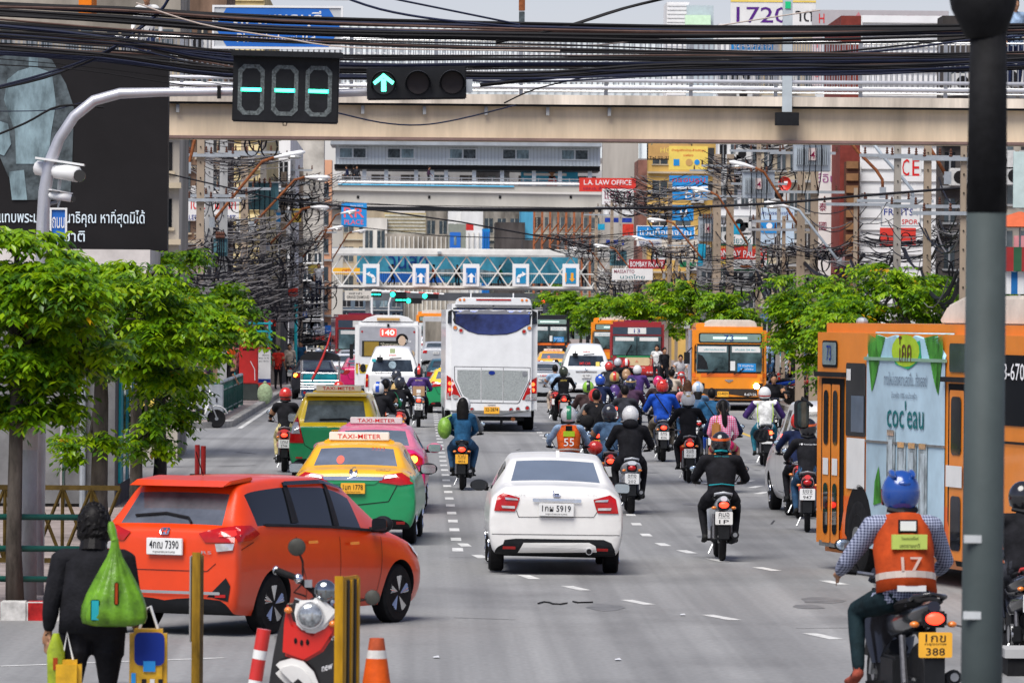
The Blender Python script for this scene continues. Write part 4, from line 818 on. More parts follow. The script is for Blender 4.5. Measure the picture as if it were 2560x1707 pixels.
def trafo(x0,y0,x1,y1,D,mat,lb,letter=True):
    a=P(x0,y1,D);b=P(x1,y0,D);w=b.x-a.x;h=b.z-a.z;t=T()
    t.part('tank',M().bx(-w/2,w/2,0,.7,0,h,mat),bev=.02); m=M(); n=18
    for i in range(n): m.bx(-w*.44+i*w*.88/n,-w*.44+i*w*.88/n+.02,-.14,-.004,h*.2,h*.78,mat)
    t.part('cooling_fins',m); t.part('lid',M().bx(-w*.52,w*.52,-.1,.75,h,h+.05,GAL))
    for i in range(4):
        x=-w*.25+i*w*.16; t.part('bushing',M().lathe([(.03,0),(.06,.05),(.03,.1),(.05,.15),(.02,.22)],(x,-.2,h*.98),BRN,'z',7)); t.part('drop_cable',M().tube([(x,-.2,h*.95),(x+.02,-.24,h*.5),(x,-.2,-.1),(x+rp.uniform(-.2,.2),.1,-.8)],.018,CBL,5))
    if letter: t.part('number_plate',M().bx(-.13,.13,-.17,-.145,h*.35,h*.75,mt('plate_pinkish',(.6,.5,.48),.6,0,.1)).text('4',(0,-.175,h*.52),(1,0,0),(0,0,1),.16,.24,MI))
    inst(t,'transformer',lb,'transformer',((a.x+b.x)/2,D,a.z),group='pole transformers')
TG1=mt('transformer_grey',(.38,.43,.47),.45,.1,.1,2); TG2=mt('transformer_teal',(.10,.22,.25),.5,.1,.2,2)
trafo(1985,352,2077,428,187,TG1,'large grey ribbed transformer just under the footbridge on the right')
trafo(1857,430,1937,496,222,TG1,'grey ribbed transformer left of the red dish')
trafo(1747,545,1791,603,260,TG1,'small grey transformer right of the blue optician sign')
trafo(1525,627,1567,664,362,TG2,'pale green transformer at the right end of the truss bridge')
trafo(616,458,696,524,226,TG2,'teal transformer between two left poles',False)
trafo(534,596,568,640,176,TG2,'small green transformer low on the double left pole',False)
def lamp(hx0,hy0,hx1,hy1,ax,ay,D,lb,mat=RST,mid=None,grp='street lamps'):
    a=P(hx0,hy0,D);b=P(hx1,hy1,D);e=P(ax,ay,D); dx=(b-a); t=T()
    s,u=frame(dx,V((0,1,0)))
    far=a if (a-e).length>(b-e).length else b; near=b if far is a else a; L=dx.length
    t.part('lamp_head',M().tube([near,near.lerp(far,.15),near.lerp(far,.45),near.lerp(far,.85),far],[.05,.09,.2*L/1.2,.19*L/1.2,.06],WHT,10,ax=(0,1,0),ry=[.03,.05,.09,.085,.03]),smooth='all')
    t.part('lens',M().ell(near.lerp(far,.66)-V((0,0,.09)),(L*.26,.16,.07),mt('lamp_lens',(.5,.5,.48),.2,.3,.1)))
    k=near.lerp(e,.32)+V((0,0,.22*(near.z-e.z)/2)); t.part('arm',M().tube([near,near.lerp(k,.6)+V((0,0,.12)),k,e.lerp(k,.25),e],.045,mat,7),smooth='all')
    t.part('bracket',M().box(e,(.16,.1,.3),GAL))
    inst(t,'street_lamp',lb,'street lamp',group=grp)
SLG='street lamps with curved arms'
lamp(763,380,685,394,530,556,168,'nearest left street lamp below the big countdown',grp=SLG)
lamp(826,444,762,443,630,564,203,'second left street lamp',grp=SLG); lamp(823,519,776,518,670,616,228,'third left street lamp, above the yellow S sign',grp=SLG)
lamp(891,527,850,534,790,620,300,'fourth left street lamp, in front of the RR sign',grp=SLG); lamp(859,566,818,574,752,650,278,'fifth left street lamp, below the fourth',grp=SLG); lamp(915,576,880,580,830,650,350,'left street lamp just above the truss bridge roof',grp=SLG); lamp(530,336,492,340,470,420,150,'left street lamp cut by the footbridge girder',grp=SLG)
lamp(1823,404,1888,420,1999,570,190,'right street lamp left of the largest transformer',grp=SLG); lamp(1727,470,1776,480,1875,620,225,'right street lamp in front of the blue camera shop sign',grp=SLG)
lamp(1910,506,1974,518,2098,655,186,'right street lamp with a pale blue arm below the dish',TG1,grp=SLG); lamp(1618,548,1665,552,1762,655,262,'right street lamp above the blue optician sign',grp=SLG)
lamp(1580,591,1622,602,1660,690,316,'right street lamp left of the optician sign',grp=SLG); lamp(1424,619,1468,626,1532,700,372,'right street lamp over the truss bridge roof',grp=SLG); lamp(1484,612,1524,618,1590,690,340,'right street lamp between truss roof and green transformer',grp=SLG)
def arm(p,D,lb,mat): 
    t=T(); q=[P(x,y,D) for x,y in p]; t.part('tube',M().tube(q,.05,mat,8),smooth='all'); t.part('clamp',M().box(q[-1],(.2,.12,.35),GAL)); inst(t,'lamp_arm',lb,'lamp arm',group='lamp arms cut by the footbridge')
arm([(2110,335),(2145,380),(2190,425),(2206,450),(2207,482)],180,'rusty lamp arm in front of the white louvred building',RST); arm([(2165,335),(2210,395),(2260,450),(2280,475),(2284,508)],172,'pale blue lamp arm in front of the white louvred building',TG1); arm([(2300,330),(2340,395),(2369,445)],158,'rusty lamp arm right of the louvred building',RST)
# wires
def sagw(a,b,s,n=7): return [a.lerp(b,i/n)-V((0,0,4*s*(i/n)*(1-i/n))) for i in range(n+1)]
def bundle(pl,side,k0,k1,lb,n=14,zlo=3.4):
    t=T(); b0,h0,D0=pl[k0]; b1,h1,D1=pl[k1]
    for i in range(n):
        z=zlo+rp.uniform(0,2.3) if i<n*.7 else rp.uniform(5.5,min(h0,h1,9)); a=V((b0.x+rp.uniform(-.35,.35),D0,z)); b=V((b1.x+rp.uniform(-.35,.35),D1,z+rp.uniform(-.3,.3)))
        t.part('cable',M().tube(sagw(a,b,rp.uniform(.15,.9)),rp.uniform(.010,.024),rp.choice([CBL,CBL,CBL,CGY]),4))
    for i in range(3):
        z=zlo+rp.uniform(.2,1.6); a=V((b0.x+rp.uniform(-.3,.3),D0,z)); b=V((b1.x+rp.uniform(-.3,.3),D1,z+rp.uniform(-.2,.2))); t.part('thick_bundle',M().tube(sagw(a,b,rp.uniform(.4,1.0),9),[rp.uniform(.03,.07) for _ in range(10)],CBL,6))
    if n>10: c_=b0.lerp(b1,.1); t.part('splice_box',M().box((b0.x+.25,D0+.5,zlo+1.2),(.18,.6,.16),rp.choice([BLK,GAL,CGR])))
    inst(t,'cable_bundle',lb,'cables',group='cable bundles along the '+side)
for i in range(len(LB)-1): bundle(LB,'left pavement',i,i+1,'slack cables between the %s and %s left poles'%(ORD[i],ORD[i+1]))
for i in range(len(RB_)-1): bundle(RB_,'right pavement',i,i+1,'slack cables between the %s and %s right poles'%(ORD[i],ORD[i+1]),9,3.8)
def bez(p,n=8): return [p[0]*(1-u)**3+p[1]*3*u*(1-u)**2+p[2]*3*u*u*(1-u)+p[3]*u**3 for u in[j/n for j in range(n+1)]]
def tangle(px,py,D,w,h,lb,n=26,grey=.3,grp='tangles of cable'):
    c=P(px,py,D); t=T(); dk=M(); gy=M(); sx=w*D/FPX; sz=h*D/FPX; gm=mt('cable_pale',(.22,.21,.21),.6,0,.3,3)
    hubs=[rp.uniform(-.5,.5)*sz for _ in range(4)]
    for i in range(n):
        z=rp.choice(hubs)+rp.gauss(0,.05)*sz; x0=-sx*rp.uniform(.35,.62); x1=sx*rp.uniform(.25,.62)
        if rp.random()<.3: x1=rp.uniform(-.2,.3)*sx
        sg=rp.uniform(.02,.28)*sz; a=V((x0,rp.uniform(-2,2),z+rp.uniform(-.04,.04)*sz)); b=V((x1,rp.uniform(-2,2),z+rp.uniform(-.12,.12)*sz))
        pts=[a,a.lerp(b,.3)-V((0,0,sg*1.3)),a.lerp(b,.7)-V((0,0,sg*1.3)),b]
        g=rp.random()<grey; (gy if g else dk).tube(bez(pts),rp.uniform(.007,.017)*(D/220)**.5*(1.6 if rp.random()<.12 else 1),gm if g else CBL,4)
    for k in range(max(3,n//7)):
        x=rp.uniform(-.45,.45)*sx; z=rp.choice(hubs); L=rp.uniform(.2,.55)*sz; wv=rp.uniform(-.12,.12)*sx
        dk.tube(bez([V((x,-.3,z)),V((x+wv,-.4,z-L*.6)),V((x+wv*2,-.3,z-L)),V((x+wv*1.2,-.2,z-L*.3))]),rp.uniform(.008,.016),CBL,4)
    for k in range(3):
        R_=rp.uniform(.15,.32)*min(sz,1.8); cc=V((rp.uniform(-.35,.35)*sx,-.2,rp.choice(hubs)-R_)); 
        for q0 in range(3): dk.tube([cc+V((R_*math.cos(q_*.52)*(.8+.06*q0),rp.uniform(-.03,.03),R_*1.25*math.sin(q_*.52))) for q_ in range(13)],.013,CBL,5)
    t.part('dark_strands',dk)
    if gy.v: t.part('grey_strands',gy)
    return inst(t,'cable_tangle',lb,'cables',c,group=grp)
tl=[(560,690,190,260,110,'broad dark mass of cables above the left pavement'),(690,740,230,220,110,'second broad dark mass of cables, nearer the truss bridge'),(760,800,262,120,80,'cables drooping over the left shop fronts'),(600,560,185,190,140,'cables woven around the first two lamp arms'),(455,620,150,150,90,'tangle of cables left of the leftmost pole above the tree'),(520,700,160,190,120,'grey tangle of cables around the double left pole'),(575,620,178,170,120,'tangle of cables right of the double left pole'),(620,700,195,180,130,'thick black tangle of cables low on the left'),(655,600,205,130,120,'tangle of cables over the card logo sign'),(700,680,225,150,130,'black tangle of cables with hanging loops on the left'),(745,640,250,110,110,'tangle of cables at the left end of the truss bridge'),(770,560,270,100,110,'tangle of thin wires by the third left lamp'),(740,450,250,160,130,'loose wires between the upper left lamps'),(640,760,215,120,120,'dark hanging cables above the left pavement crowd'),(800,700,300,90,70,'tangle of cables left of the hanging white banner'),(800,480,330,110,100,'fine wires in front of the skywalk end'),(560,460,190,170,120,'wires in front of the white market sign'),(610,360,170,200,90,'wires high on the left just under the girder'),
(2250,620,165,200,70,'long tangle of cables in front of the louvred building'),(2160,660,175,140,60,'tangle of cables above the right tree crown'),(2060,620,190,160,90,'cables fanning out below the largest transformer'),(1960,640,205,120,90,'tangle of cables right of the restaurant sign'),(1890,690,222,170,90,'black tangle of cables over the right trees'),(1790,680,240,120,70,'tangle of cables below the restaurant sign'),(1680,470,280,170,110,'fine wires around the blue camera shop sign'),(1600,500,310,150,120,'fine wires in front of the white law sign'),(1500,590,350,170,90,'thin wires over the right end of the skywalk'),(1560,700,330,130,90,'tangle of cables at the right end of the truss bridge'),(1440,590,420,120,60,'thin wires in front of the orange scaffold'),(1700,620,270,170,90,'cables crossing the cream and green signs'),(1850,420,240,170,120,'wires above the left ribbed transformer'),(2380,600,150,110,120,'dark cables left of the foreground post'),(2540,640,150,90,160,'dark cables right of the foreground post'),(1930,380,230,150,90,'wires left of the largest transformer')]
for i,(px,py,D,w,h,lb) in enumerate(tl): tangle(px,py,D,w,h,lb,int(20+w*h/820),.42 if px<900 else .3)
# long single wires
for i,(pts,D,r_,lb) in enumerate([([(400,430),(700,500),(900,520),(1150,555),(1400,600)],120,.016,'long sagging wire crossing below the skywalk from the left'),([(1150,524),(1700,520),(1950,508),(2150,490),(2400,470)],130,.03,'thick black wire running under the right lamps'),([(820,560),(1100,590),(1350,598),(1560,592)],380,.03,'thin wire crossing above the truss bridge roof'),([(1400,600),(1700,570),(1950,545)],300,.025,'thin wire across the optician sign'),([(840,505),(1010,514),(1250,525),(1450,522),(1650,515)],400,.035,'thin wire along the skywalk underside')]):
    q=[P(x,y,D) for x,y in pts]; solo('wire',M().tube(q,r_,CBL,4),lb,'wire')
# ================================================================ big cable bundles crossing overhead
CM=[mt('over_black',(.006,.006,.008),.6,0,.2,2),mt('over_blue',(.008,.013,.04),.55,0,.2,2),mt('over_brown',(.09,.05,.04),.6,0,.3,2)]  # second tone puts the blue sheen of the cables into the colour
rc=random.Random(9); OG='thick cables crossing above the junction'
def over(pts,n,spread,r,lb,D0=92,mats=None,wob=4,solo_lab=False):
    for k in range(n):
        D=D0+rc.uniform(-3,3); oy=rc.uniform(-spread,spread); ph=rc.uniform(0,6); q=[]
        N=len(pts)
        for i,(x,y) in enumerate(pts):
            q.append(P(x,y+oy*(1+.35*math.sin(ph+i*.9))+rc.uniform(-wob,wob),D))
        # smooth (catmull)
        o=[]
        for i in range(N-1):
            p0,p1,p2,p3=q[max(i-1,0)],q[i],q[i+1],q[min(i+2,N-1)]
            for u in(0,.25,.5,.75): o.append(.5*((2*p1)+(p2-p0)*u+(2*p0-5*p1+4*p2-p3)*u*u+(3*p1-p0-3*p2+p3)*u**3))
        o.append(q[-1])
        solo('overhead_cable',M().tube(o,r*rc.uniform(.7,1.25),mats[0] if mats else rc.choices(CM,(.6,.3,.06))[0],6),lb,'cable',group=OG if n>1 else OG)
over([(-60,12),(300,28),(700,52),(1300,68),(1900,78),(2620,72)],9,7,.026,'one of the tightly packed cables in the topmost thick bundle')
over([(-60,30),(300,52),(700,80),(1300,92),(1900,96),(2620,80)],10,10,.024,'one of the tightly packed cables in the topmost thick bundle')
over([(-60,60),(300,84),(650,104),(1000,118),(1400,128),(1900,140),(2620,146)],8,12,.015,'one of the loose cables strung between the two thick bundles')
over([(-60,85),(300,110),(600,140),(900,150),(1300,150),(1700,150),(2100,150),(2620,140)],10,14,.018,'one of the loose cables strung between the two thick bundles')
over([(-60,120),(250,140),(560,178),(900,182),(1300,190),(1700,174),(2200,172),(2620,150)],11,11,.024,'one of the cables in the lower thick bundle above the girder')
over([(-60,70),(250,100),(560,160),(900,178),(1300,172),(1800,168),(2620,152)],8,12,.022,'one of the cables in the lower thick bundle above the girder')
over([(-60,100),(200,120),(420,135),(600,165)],7,22,.02,'one of the cables sweeping down in front of the black billboard')
over([(1200,215),(1400,195),(1600,178),(1900,168),(2300,178),(2620,170)],5,7,.022,'one of the cables in the lower thick bundle above the girder')
over([(-60,232),(110,190),(250,140),(330,86),(400,30),(430,-20)],3,4,.02,'one of the dark cables slanting up across the billboard')
over([(-60,360),(60,310),(150,262),(260,270)],1,0,.02,'dark cable joining the rusty clamp on the billboard')
over([(1240,105),(1400,70),(1560,20),(1720,-20)],2,3,.022,'one of the two blue cables rising across the sky')
over([(830,-20),(950,20),(1100,50),(1300,66)],1,0,.02,'blue cable descending from the top over the direction sign')
over([(880,-20),(1100,25),(1300,60)],1,0,.016,'thinner blue cable descending across the sky')
over([(1240,115),(1500,110),(1700,85),(1900,50),(2050,25)],1,0,.012,'thin pale wire rising towards the numeral sign',mats=[mt('pale_wire',(.45,.38,.33),.6,0,.1)])
over([(340,10),(500,60),(700,98),(900,118),(1400,128)],1,0,.012,'thin pale wire falling across the direction sign',mats=[mt('pale_wire',(1,1,1))])
over([(-60,150),(200,170),(450,205),(600,222)],2,8,.010,'one of two thin cables low across the billboard')
over([(840,280),(950,310),(1050,312),(1150,300),(1290,262)],1,0,.012,'thin cable sagging across the beige girder')
over([(1260,262),(1340,225),(1480,190)],1,0,.012,'thin cable rising from the girder to the bundle')
over([(-60,282),(120,278),(200,262),(300,252),(560,230)],1,0,.010,'thin cable tied to the curved mast arm')
over([(1880,150),(2200,125),(2420,95),(2620,80)],2,5,.026,'one of two thick cables sloping up behind the foreground post')
# ================================================================ cars
def loft(st,L,Wd,Hh,glass,arches=(),lv=2,W2=None):
    """st: (y,zb,wl,wm,zbelt,wb,ztop,wt,crown); glass: {'rear':(i,j),'front':(i,j),'side':[(i,j)..]}"""
    v=[];f=[];mi=[];n=14
    for y,zb,wl,wm,zt,wb,zp,wt,cr in st:
        h=[(0,zb),(wl,zb),(wm,zb+.3*(zt-zb)),(wm*.995,zb+.78*(zt-zb)),(wb,zt),(wt,zp-.025),(wt-.07,zp),(0,zp+cr)]
        v+=[(x,y,z) for x,z in h]+[(-x,y,z) for x,z in h[6:0:-1]]
    N=len(st); 
    for i in range(N-1):
        for k in range(n):
            f.append((i*n+k,i*n+(k+1)%n,(i+1)*n+(k+1)%n,(i+1)*n+k)); kk=k if k<7 else 13-k; g=0
            if kk==6:
                if glass['rear'][0]<=i<glass['rear'][1]: g=1
                if glass['front'][0]<=i<glass['front'][1]: g=2
            if kk==4:
                for a,b in glass['side']:
                    if a<=i<b: g=3
            if kk==0: g=4
            mi.append(g)
    f+=[tuple(range(n-1,-1,-1)),tuple(range((N-1)*n,N*n))]; mi+=[0,0]
    me=bpy.data.meshes.new('car'); me.from_pydata(v,[],f)
    for m in (WHT,MGL,GLS,GLS,DRK): me.materials.append(m)
    me.polygons.foreach_set('material_index',mi)
    ca=me.attributes.new('crease_edge','FLOAT','EDGE')
    for e in me.edges:
        a,b=e.vertices; ka,kb=a%n,b%n; c=0
        if ka==kb: c={1:.7,13:.7,4:.45,10:.45,6:.3,8:.3}.get(ka,0)
        elif a//n==b//n and a//n in(0,N-1): c=.35
        elif a//n==b//n and 0<a//n<N-1 and {ka,kb}&{6,8} and (a//n in glass['rear'] or a//n in glass['front']): c=.5
        ca.data[e.index].value=c
    me.validate()
    r=evalmesh(me,[('SUBSURF',dict(levels=lv,render_levels=lv))])
    xs=[q.co for q in r.vertices]; mx=max(c.x for c in xs); y0=min(c.y for c in xs); y1=max(c.y for c in xs); z1=max(c.z for c in xs)
    for q in r.vertices: q.co.x*=Wd/2/mx; q.co.y=(q.co.y-y0)*L/(y1-y0); q.co.z=q.co.z*Hh/z1
    if arches:
        o=bpy.data.objects.new('b',r); COL.objects.link(o); cs=[]
        for y,z,rr in arches:
            for s in(-1,1):
                c=M().lathe([(rr,-.26),(rr,.26)],(s*(Wd/2-.02),y,z),DRK,'x',36).mesh('c',smooth=True)
                while len(c.materials)<5: c.materials.append(DRK)
                c.polygons.foreach_set('material_index',[4]*len(c.polygons))
                co=bpy.data.objects.new('c',c); COL.objects.link(co); cs.append(co); m=o.modifiers.new('b','BOOLEAN'); m.object=co; m.operation='DIFFERENCE'; m.solver='EXACT'
        r=bpy.data.meshes.new_from_object(o.evaluated_get(bpy.context.evaluated_depsgraph_get()))
        for c in cs+[o]: bpy.data.objects.remove(c)
    return r
def split(me,body,rg,fg,sg):
    mats=[body,rg,fg,sg,DRK]; names=['body','rear_window','windscreen','side_window','underbody']; out=[]
    for k in range(5):
        ps=[p for p in me.polygons if min(p.material_index,4)==k]
        if k==3:
            par={}
            def fd(x):
                while par.setdefault(x,x)!=x: x=par[x]
                return x
            for p in ps:
                v=list(p.vertices)
                for q in v[1:]: par[fd(q)]=fd(v[0])
            gs={}
            for p in ps: gs.setdefault(fd(p.vertices[0]),[]).append(p)
            gs=[g for g in gs.values() if len(g)>3]
        else: gs=[ps]
        for g in gs:
            idx={};vs=[];fs=[]
            for p in g:
                f=[]
                for v in p.vertices:
                    if v not in idx: idx[v]=len(vs); vs.append(tuple(me.vertices[v].co))
                    f.append(idx[v])
                fs.append(f)
            if fs: m=M(); m.add(vs,fs,mats[k]); out.append((names[k],m.mesh(names[k],smooth=True)))
    return out
def wheel(t,x,y,r,w,rim=True,spk=5,lab='wheel',col=None):
    s=1 if x>0 else -1
    o=M().lathe([(r*.66,-w/2),(r*.9,-w/2),(r,-w/2+.025),(r,w/2-.025),(r*.9,w/2),(r*.66,w/2)],(0,0,0),BLK,'x',26)
    k=t.part(lab,o,smooth=True,mx=Matrix.Translation((x,y,r)))
    if rim:
        m=M().lathe([(r*.66,s*(w/2-.04)),(r*.62,s*(w/2+.004)),(r*.58,s*(w/2-.015)),(.01,s*(w/2-.06))][::s],(0,0,0),DRK,'x',26)
        if spk>=8: m.lathe([(r*.60,s*(w/2-.03)),(r*.3,s*(w/2-.05)),(r*.28,s*(w/2+.02)),(.01,s*(w/2+.02))][::s],(0,0,0),col or GAL,'x',26)
        for i in range(spk if spk<8 else 0):
            a=2*math.pi*i/spk; 
            for d in(0,.16,.32) if spk<8 else (0,):
                q0=V((s*(w/2-.03),math.cos(a)*r*.1,math.sin(a)*r*.1)); q1=V((s*(w/2-.004),math.cos(a+d+.15)*r*.62,math.sin(a+d+.15)*r*.62)); m.tube([q0,q1],[.03,.022],col or CHR,5)
        m.lathe([(r*.66,s*(w/2-.004)),(r*.60,s*(w/2-.002))][::s],(0,0,0),col or CHR,'x',26); t.part('rim',m,k,smooth=True)
def mirror(t,x,y,z,w,h,body,glass=MGL):
    s=1 if x>0 else -1
    k=t.part('mirror',M().ell((x,y,z),(w/2,.09,h/2),body,14,10).tube([(x-s*w*.3,y+.02,z-h*.3),(x-s*(w*.5+.12),y+.05,z-h*.35)],.03,DRK,6),smooth='all')
    t.part('mirror_glass',M().prism(rrect(x-w*.40,x+w*.40,z-h*.36,z+h*.36,min(w,h)*.22),y-.088,y-.075,glass),k)
def plate(t,bv,cx,cz,w,h,bg,l1,l2='กรุงเทพมหานคร',side='rear'):
    p=proj(bv,[(cx,cz)],side,0)[0]; d=V((0,-1,0)) if side=='rear' else V((0,1,0)); r=V((1,0,0)) if side=='rear' else V((-1,0,0)); u=V((0,0,1))
    m=M().bx(cx-w/2,cx+w/2,min(p.y+d.y*.02,p.y+d.y*.05),max(p.y+d.y*.02,p.y+d.y*.05),cz-h/2,cz+h/2,bg); k=t.part('number_plate',m,bev=.006)
    o=V((cx,p.y+d.y*.055,cz))
    m=M().text(l1,o+u*h*.12,r,u,w*.82,h*.48,INK); 
    if l2: m.text(l2,o-u*h*.34,r,u,w*.62,h*.14,INK)
    t.part('plate_lettering',m,k)
SED=[(0,.36,.72,.82,.82,.77,.96,.66,.02),(.06,.25,.80,.85,.92,.82,1.07,.69,.025),(.22,.23,.73,.845,.95,.81,1.09,.68,.03),(.58,.22,.74,.85,.98,.81,1.10,.69,.03),(.66,.22,.74,.85,.99,.81,1.12,.685,.03),(1.22,.22,.74,.85,1.0,.81,1.37,.60,.03),(1.32,.22,.74,.85,1.0,.81,1.41,.59,.035),(1.95,.22,.74,.85,.99,.81,1.45,.60,.035),(2.03,.22,.74,.85,.99,.81,1.45,.60,.035),(2.75,.22,.74,.85,.97,.81,1.43,.58,.035),(3.45,.22,.74,.85,.95,.80,1.02,.70,.04),(3.6,.22,.74,.85,.93,.78,.98,.68,.04),(4.25,.22,.78,.84,.82,.76,.86,.66,.03),(4.42,.28,.68,.76,.66,.68,.72,.56,.02)]
SEDG=dict(rear=(4,5),front=(9,10),side=[(5,7),(8,9)])
MPV=[(0,.38,.74,.82,.88,.80,1.0,.70,.01),(.05,.26,.80,.85,.97,.82,1.04,.72,.01),(.12,.25,.73,.84,1.0,.80,1.07,.70,.01),(.40,.22,.74,.845,1.02,.81,1.50,.62,.015),(.46,.22,.74,.845,1.02,.81,1.56,.62,.03),(.62,.22,.74,.845,1.02,.81,1.58,.62,.035),(1.22,.22,.74,.845,1.0,.81,1.61,.63,.035),(1.29,.22,.74,.845,1.0,.81,1.61,.63,.035),(2.10,.22,.74,.845,.97,.81,1.61,.63,.035),(2.17,.22,.74,.845,.97,.81,1.61,.63,.035),(2.75,.22,.74,.845,.94,.81,1.56,.60,.035),(3.45,.22,.74,.845,.92,.80,1.02,.70,.04),(3.75,.22,.74,.84,.9,.78,.97,.66,.04),(4.2,.22,.80,.84,.8,.76,.84,.66,.03),(4.39,.26,.74,.8,.64,.72,.7,.6,.02)]
MPVG=dict(rear=(2,3),front=(10,11),side=[(5,6),(7,8),(9,10)])
VAN=[(0,.42,.76,.86,1.05,.86,1.25,.80,.0),(.05,.34,.82,.92,1.10,.91,1.30,.83,.0),(.08,.33,.82,.94,1.22,.92,1.34,.83,.0),(.22,.33,.82,.94,1.22,.92,1.80,.74,.0),(.25,.33,.82,.94,1.22,.92,1.90,.73,.02),(.42,.33,.82,.94,1.22,.92,2.20,.58,.05),(.8,.33,.82,.94,1.22,.92,2.26,.60,.05),(2.2,.33,.82,.94,1.22,.92,2.26,.62,.05),(2.3,.33,.82,.94,1.22,.92,2.26,.62,.05),(3.9,.33,.82,.94,1.2,.92,2.26,.62,.05),(4.3,.33,.82,.94,1.15,.9,2.1,.62,.05),(5.05,.33,.8,.92,1.05,.88,1.12,.78,.03),(5.3,.4,.74,.84,.8,.78,.9,.68,.02)]
VANG=dict(rear=(2,3),front=(10,11),side=[(6,7),(8,9)])
def lights(t,bv,poly,mat=RDL,name='tail_light',side='rear',off=.014,extra=()):
    for p in (poly,mir(poly)):
        k=t.part(name,decal(M(),bv,p,side,mat,off),smooth='all')
        for e,em in extra: t.part('lamp_insert',decal(M(),bv,e if p is poly else mir(e),side,em,off+.01),k,smooth='all')
def line(t,bv,pts,w=.007,side='rear',name='panel_gap',mat=DRK):
    m=M()
    for a,b in zip(pts,pts[1:]):
        dx,dz=b[0]-a[0],b[1]-a[1]; l=math.hypot(dx,dz); nx,nz=-dz/l*w/2,dx/l*w/2
        decal(m,bv,[(a[0]-nx,a[1]-nz),(b[0]-nx,b[1]-nz),(b[0]+nx,b[1]+nz),(a[0]+nx,a[1]+nz)],side,mat,.005,.12)
    t.part(name,m)
def under(t,Wd,r,L,ry,fy,tw=.19,rims=True):
    for x in(-Wd/2+.12,Wd/2-.12):
        wheel(t,x,ry,r,tw,rims); wheel(t,x,fy,r,tw,rims)
    t.part('rear_axle',M().tube([(-Wd/2+.2,ry,r*.8),(Wd/2-.2,ry,r*.8)],.045,DRK,7))
# --- white sedan
CARS={}
def car(kind,body,L,Wd,Hh,st,gl,rg=MGL,arches=(),r=.30,ry=.85,fy=3.4,sg=GLS,rims=True):
    key=(kind,)
    me=loft(st,L,Wd,Hh,gl,arches); t=T()
    for n,m in split(me,body,rg,GLS,sg): t.part(n,m)
    under(t,Wd,r,L,ry,fy,rims=rims); return t,bvh(me)
PW=paint('pearl_white',(.74,.73,.70))
t,bv=car('city',PW,4.42,1.69,1.50,SED,SEDG)
lights(t,bv,[(.46,.96),(.67,1.02),(.745,.97),(.78,.79),(.52,.79),(.49,.86)],extra=[([(.48,.93),(.64,.935),(.65,.965),(.49,.95)],CLL),([(.52,.825),(.68,.83),(.69,.86),(.52,.855)],CLL)])
for nm,pl,mm_ in(('diffuser',[(-.70,.24),(-.64,.43),(-.5,.45),(.6,.46),(.70,.42),(.77,.28)],DRK),('bumper_insert',[(-.47,.27),(-.40,.40),(.42,.42),(.50,.38),(.52,.30)],PW)): t.part(nm,decal(M(),bv,pl,'rear',mm_,.006 if nm=='diffuser' else .03))
for s in(-1,1): t.part('reflector',decal(M(),bv,rect(s*.58-.08,s*.58+.08,.315,.35),'rear',RDL,.02))
t.part('exhaust',M().tube([(.42,-.06,.31),(.42,.2,.31)],.042,CHR,14).lathe([(.034,-.063),(.03,-.061)],(.42,0,.31),BLK,'y',12),smooth=True)
t.part('handle_bar',decal(M(),bv,rrect(-.30,.31,.915,.96,.015),'rear',CHR,.03))
m=M(); decal(m,bv,rrect(-.05,.045,.985,1.07,.02),'rear',CHR,.02); dtext(m,bv,'H',-.003,1.028,.05,.055,'rear',DRK,.03); t.part('emblem',m)
m=M(); dtext(m,bv,'CITY',-.46,1.01,.14,.03,'rear',STL,.02); dtext(m,bv,'VTEC',.44,1.03,.13,.022,'rear',STL,.02); t.part('badge',m)
plate(t,bv,0,.82,.44,.16,WPL,'1กผ 5919'); line(t,bv,[(-.50,.80),(-.47,.72),(.47,.74),(.52,.82)]); line(t,bv,[(-.80,.50),(.80,.52)]); 
t.part('shark_fin',M().prism([(0,1.48),(.14,1.50),(.12,1.56)],-.02,.02,PW,'x'))
mirror(t,-.93,2.95,1.02,.24,.15,DRK,GLS); mirror(t,.93,2.95,1.02,.24,.16,DRK,MGL)
g=GX(1391,71.2); inst(t,'car','white four-door saloon driving away in the middle of the junction','car',mx=Matrix.Translation(g)@Matrix.Rotation(rad(.2),4,'Z')@Matrix.Rotation(rad(1.0),4,'Y'))
# --- orange MPV
MB_=[(0,.36,.72,.81,.92,.80,1.06,.70,.01),(.05,.24,.78,.845,1.02,.82,1.11,.72,.01),(.12,.22,.78,.845,1.07,.82,1.13,.72,.01),(.40,.20,.76,.845,1.12,.81,1.46,.64,.015),(.46,.20,.76,.845,1.12,.81,1.53,.62,.03),(.62,.20,.76,.845,1.12,.81,1.57,.62,.035),(1.22,.20,.76,.845,1.10,.81,1.605,.62,.035),(1.29,.20,.76,.845,1.10,.81,1.605,.62,.035),(2.05,.20,.76,.845,1.05,.81,1.59,.62,.035),(2.12,.20,.76,.845,1.045,.81,1.585,.62,.035),(2.62,.20,.76,.845,1.0,.81,1.50,.58,.035),(3.36,.20,.76,.845,.95,.79,1.02,.68,.04),(3.62,.20,.76,.84,.90,.77,.95,.64,.04),(4.0,.20,.72,.81,.80,.70,.84,.58,.03),(4.24,.24,.55,.62,.66,.52,.70,.42,.02)]
OR=paint('orange_paint',(.70,.048,.003))
t,bv=car('mobilio',OR,4.24,1.683,1.60,MB_,dict(rear=(2,3),front=(10,11),side=[(4,10)]),rg=mt('mpv_rear_glass',(.22,.24,.27),.06,.6,.5,.8),arches=((.80,.31,.36),(3.45,.31,.36)),ry=.80,fy=3.45,r=.31)
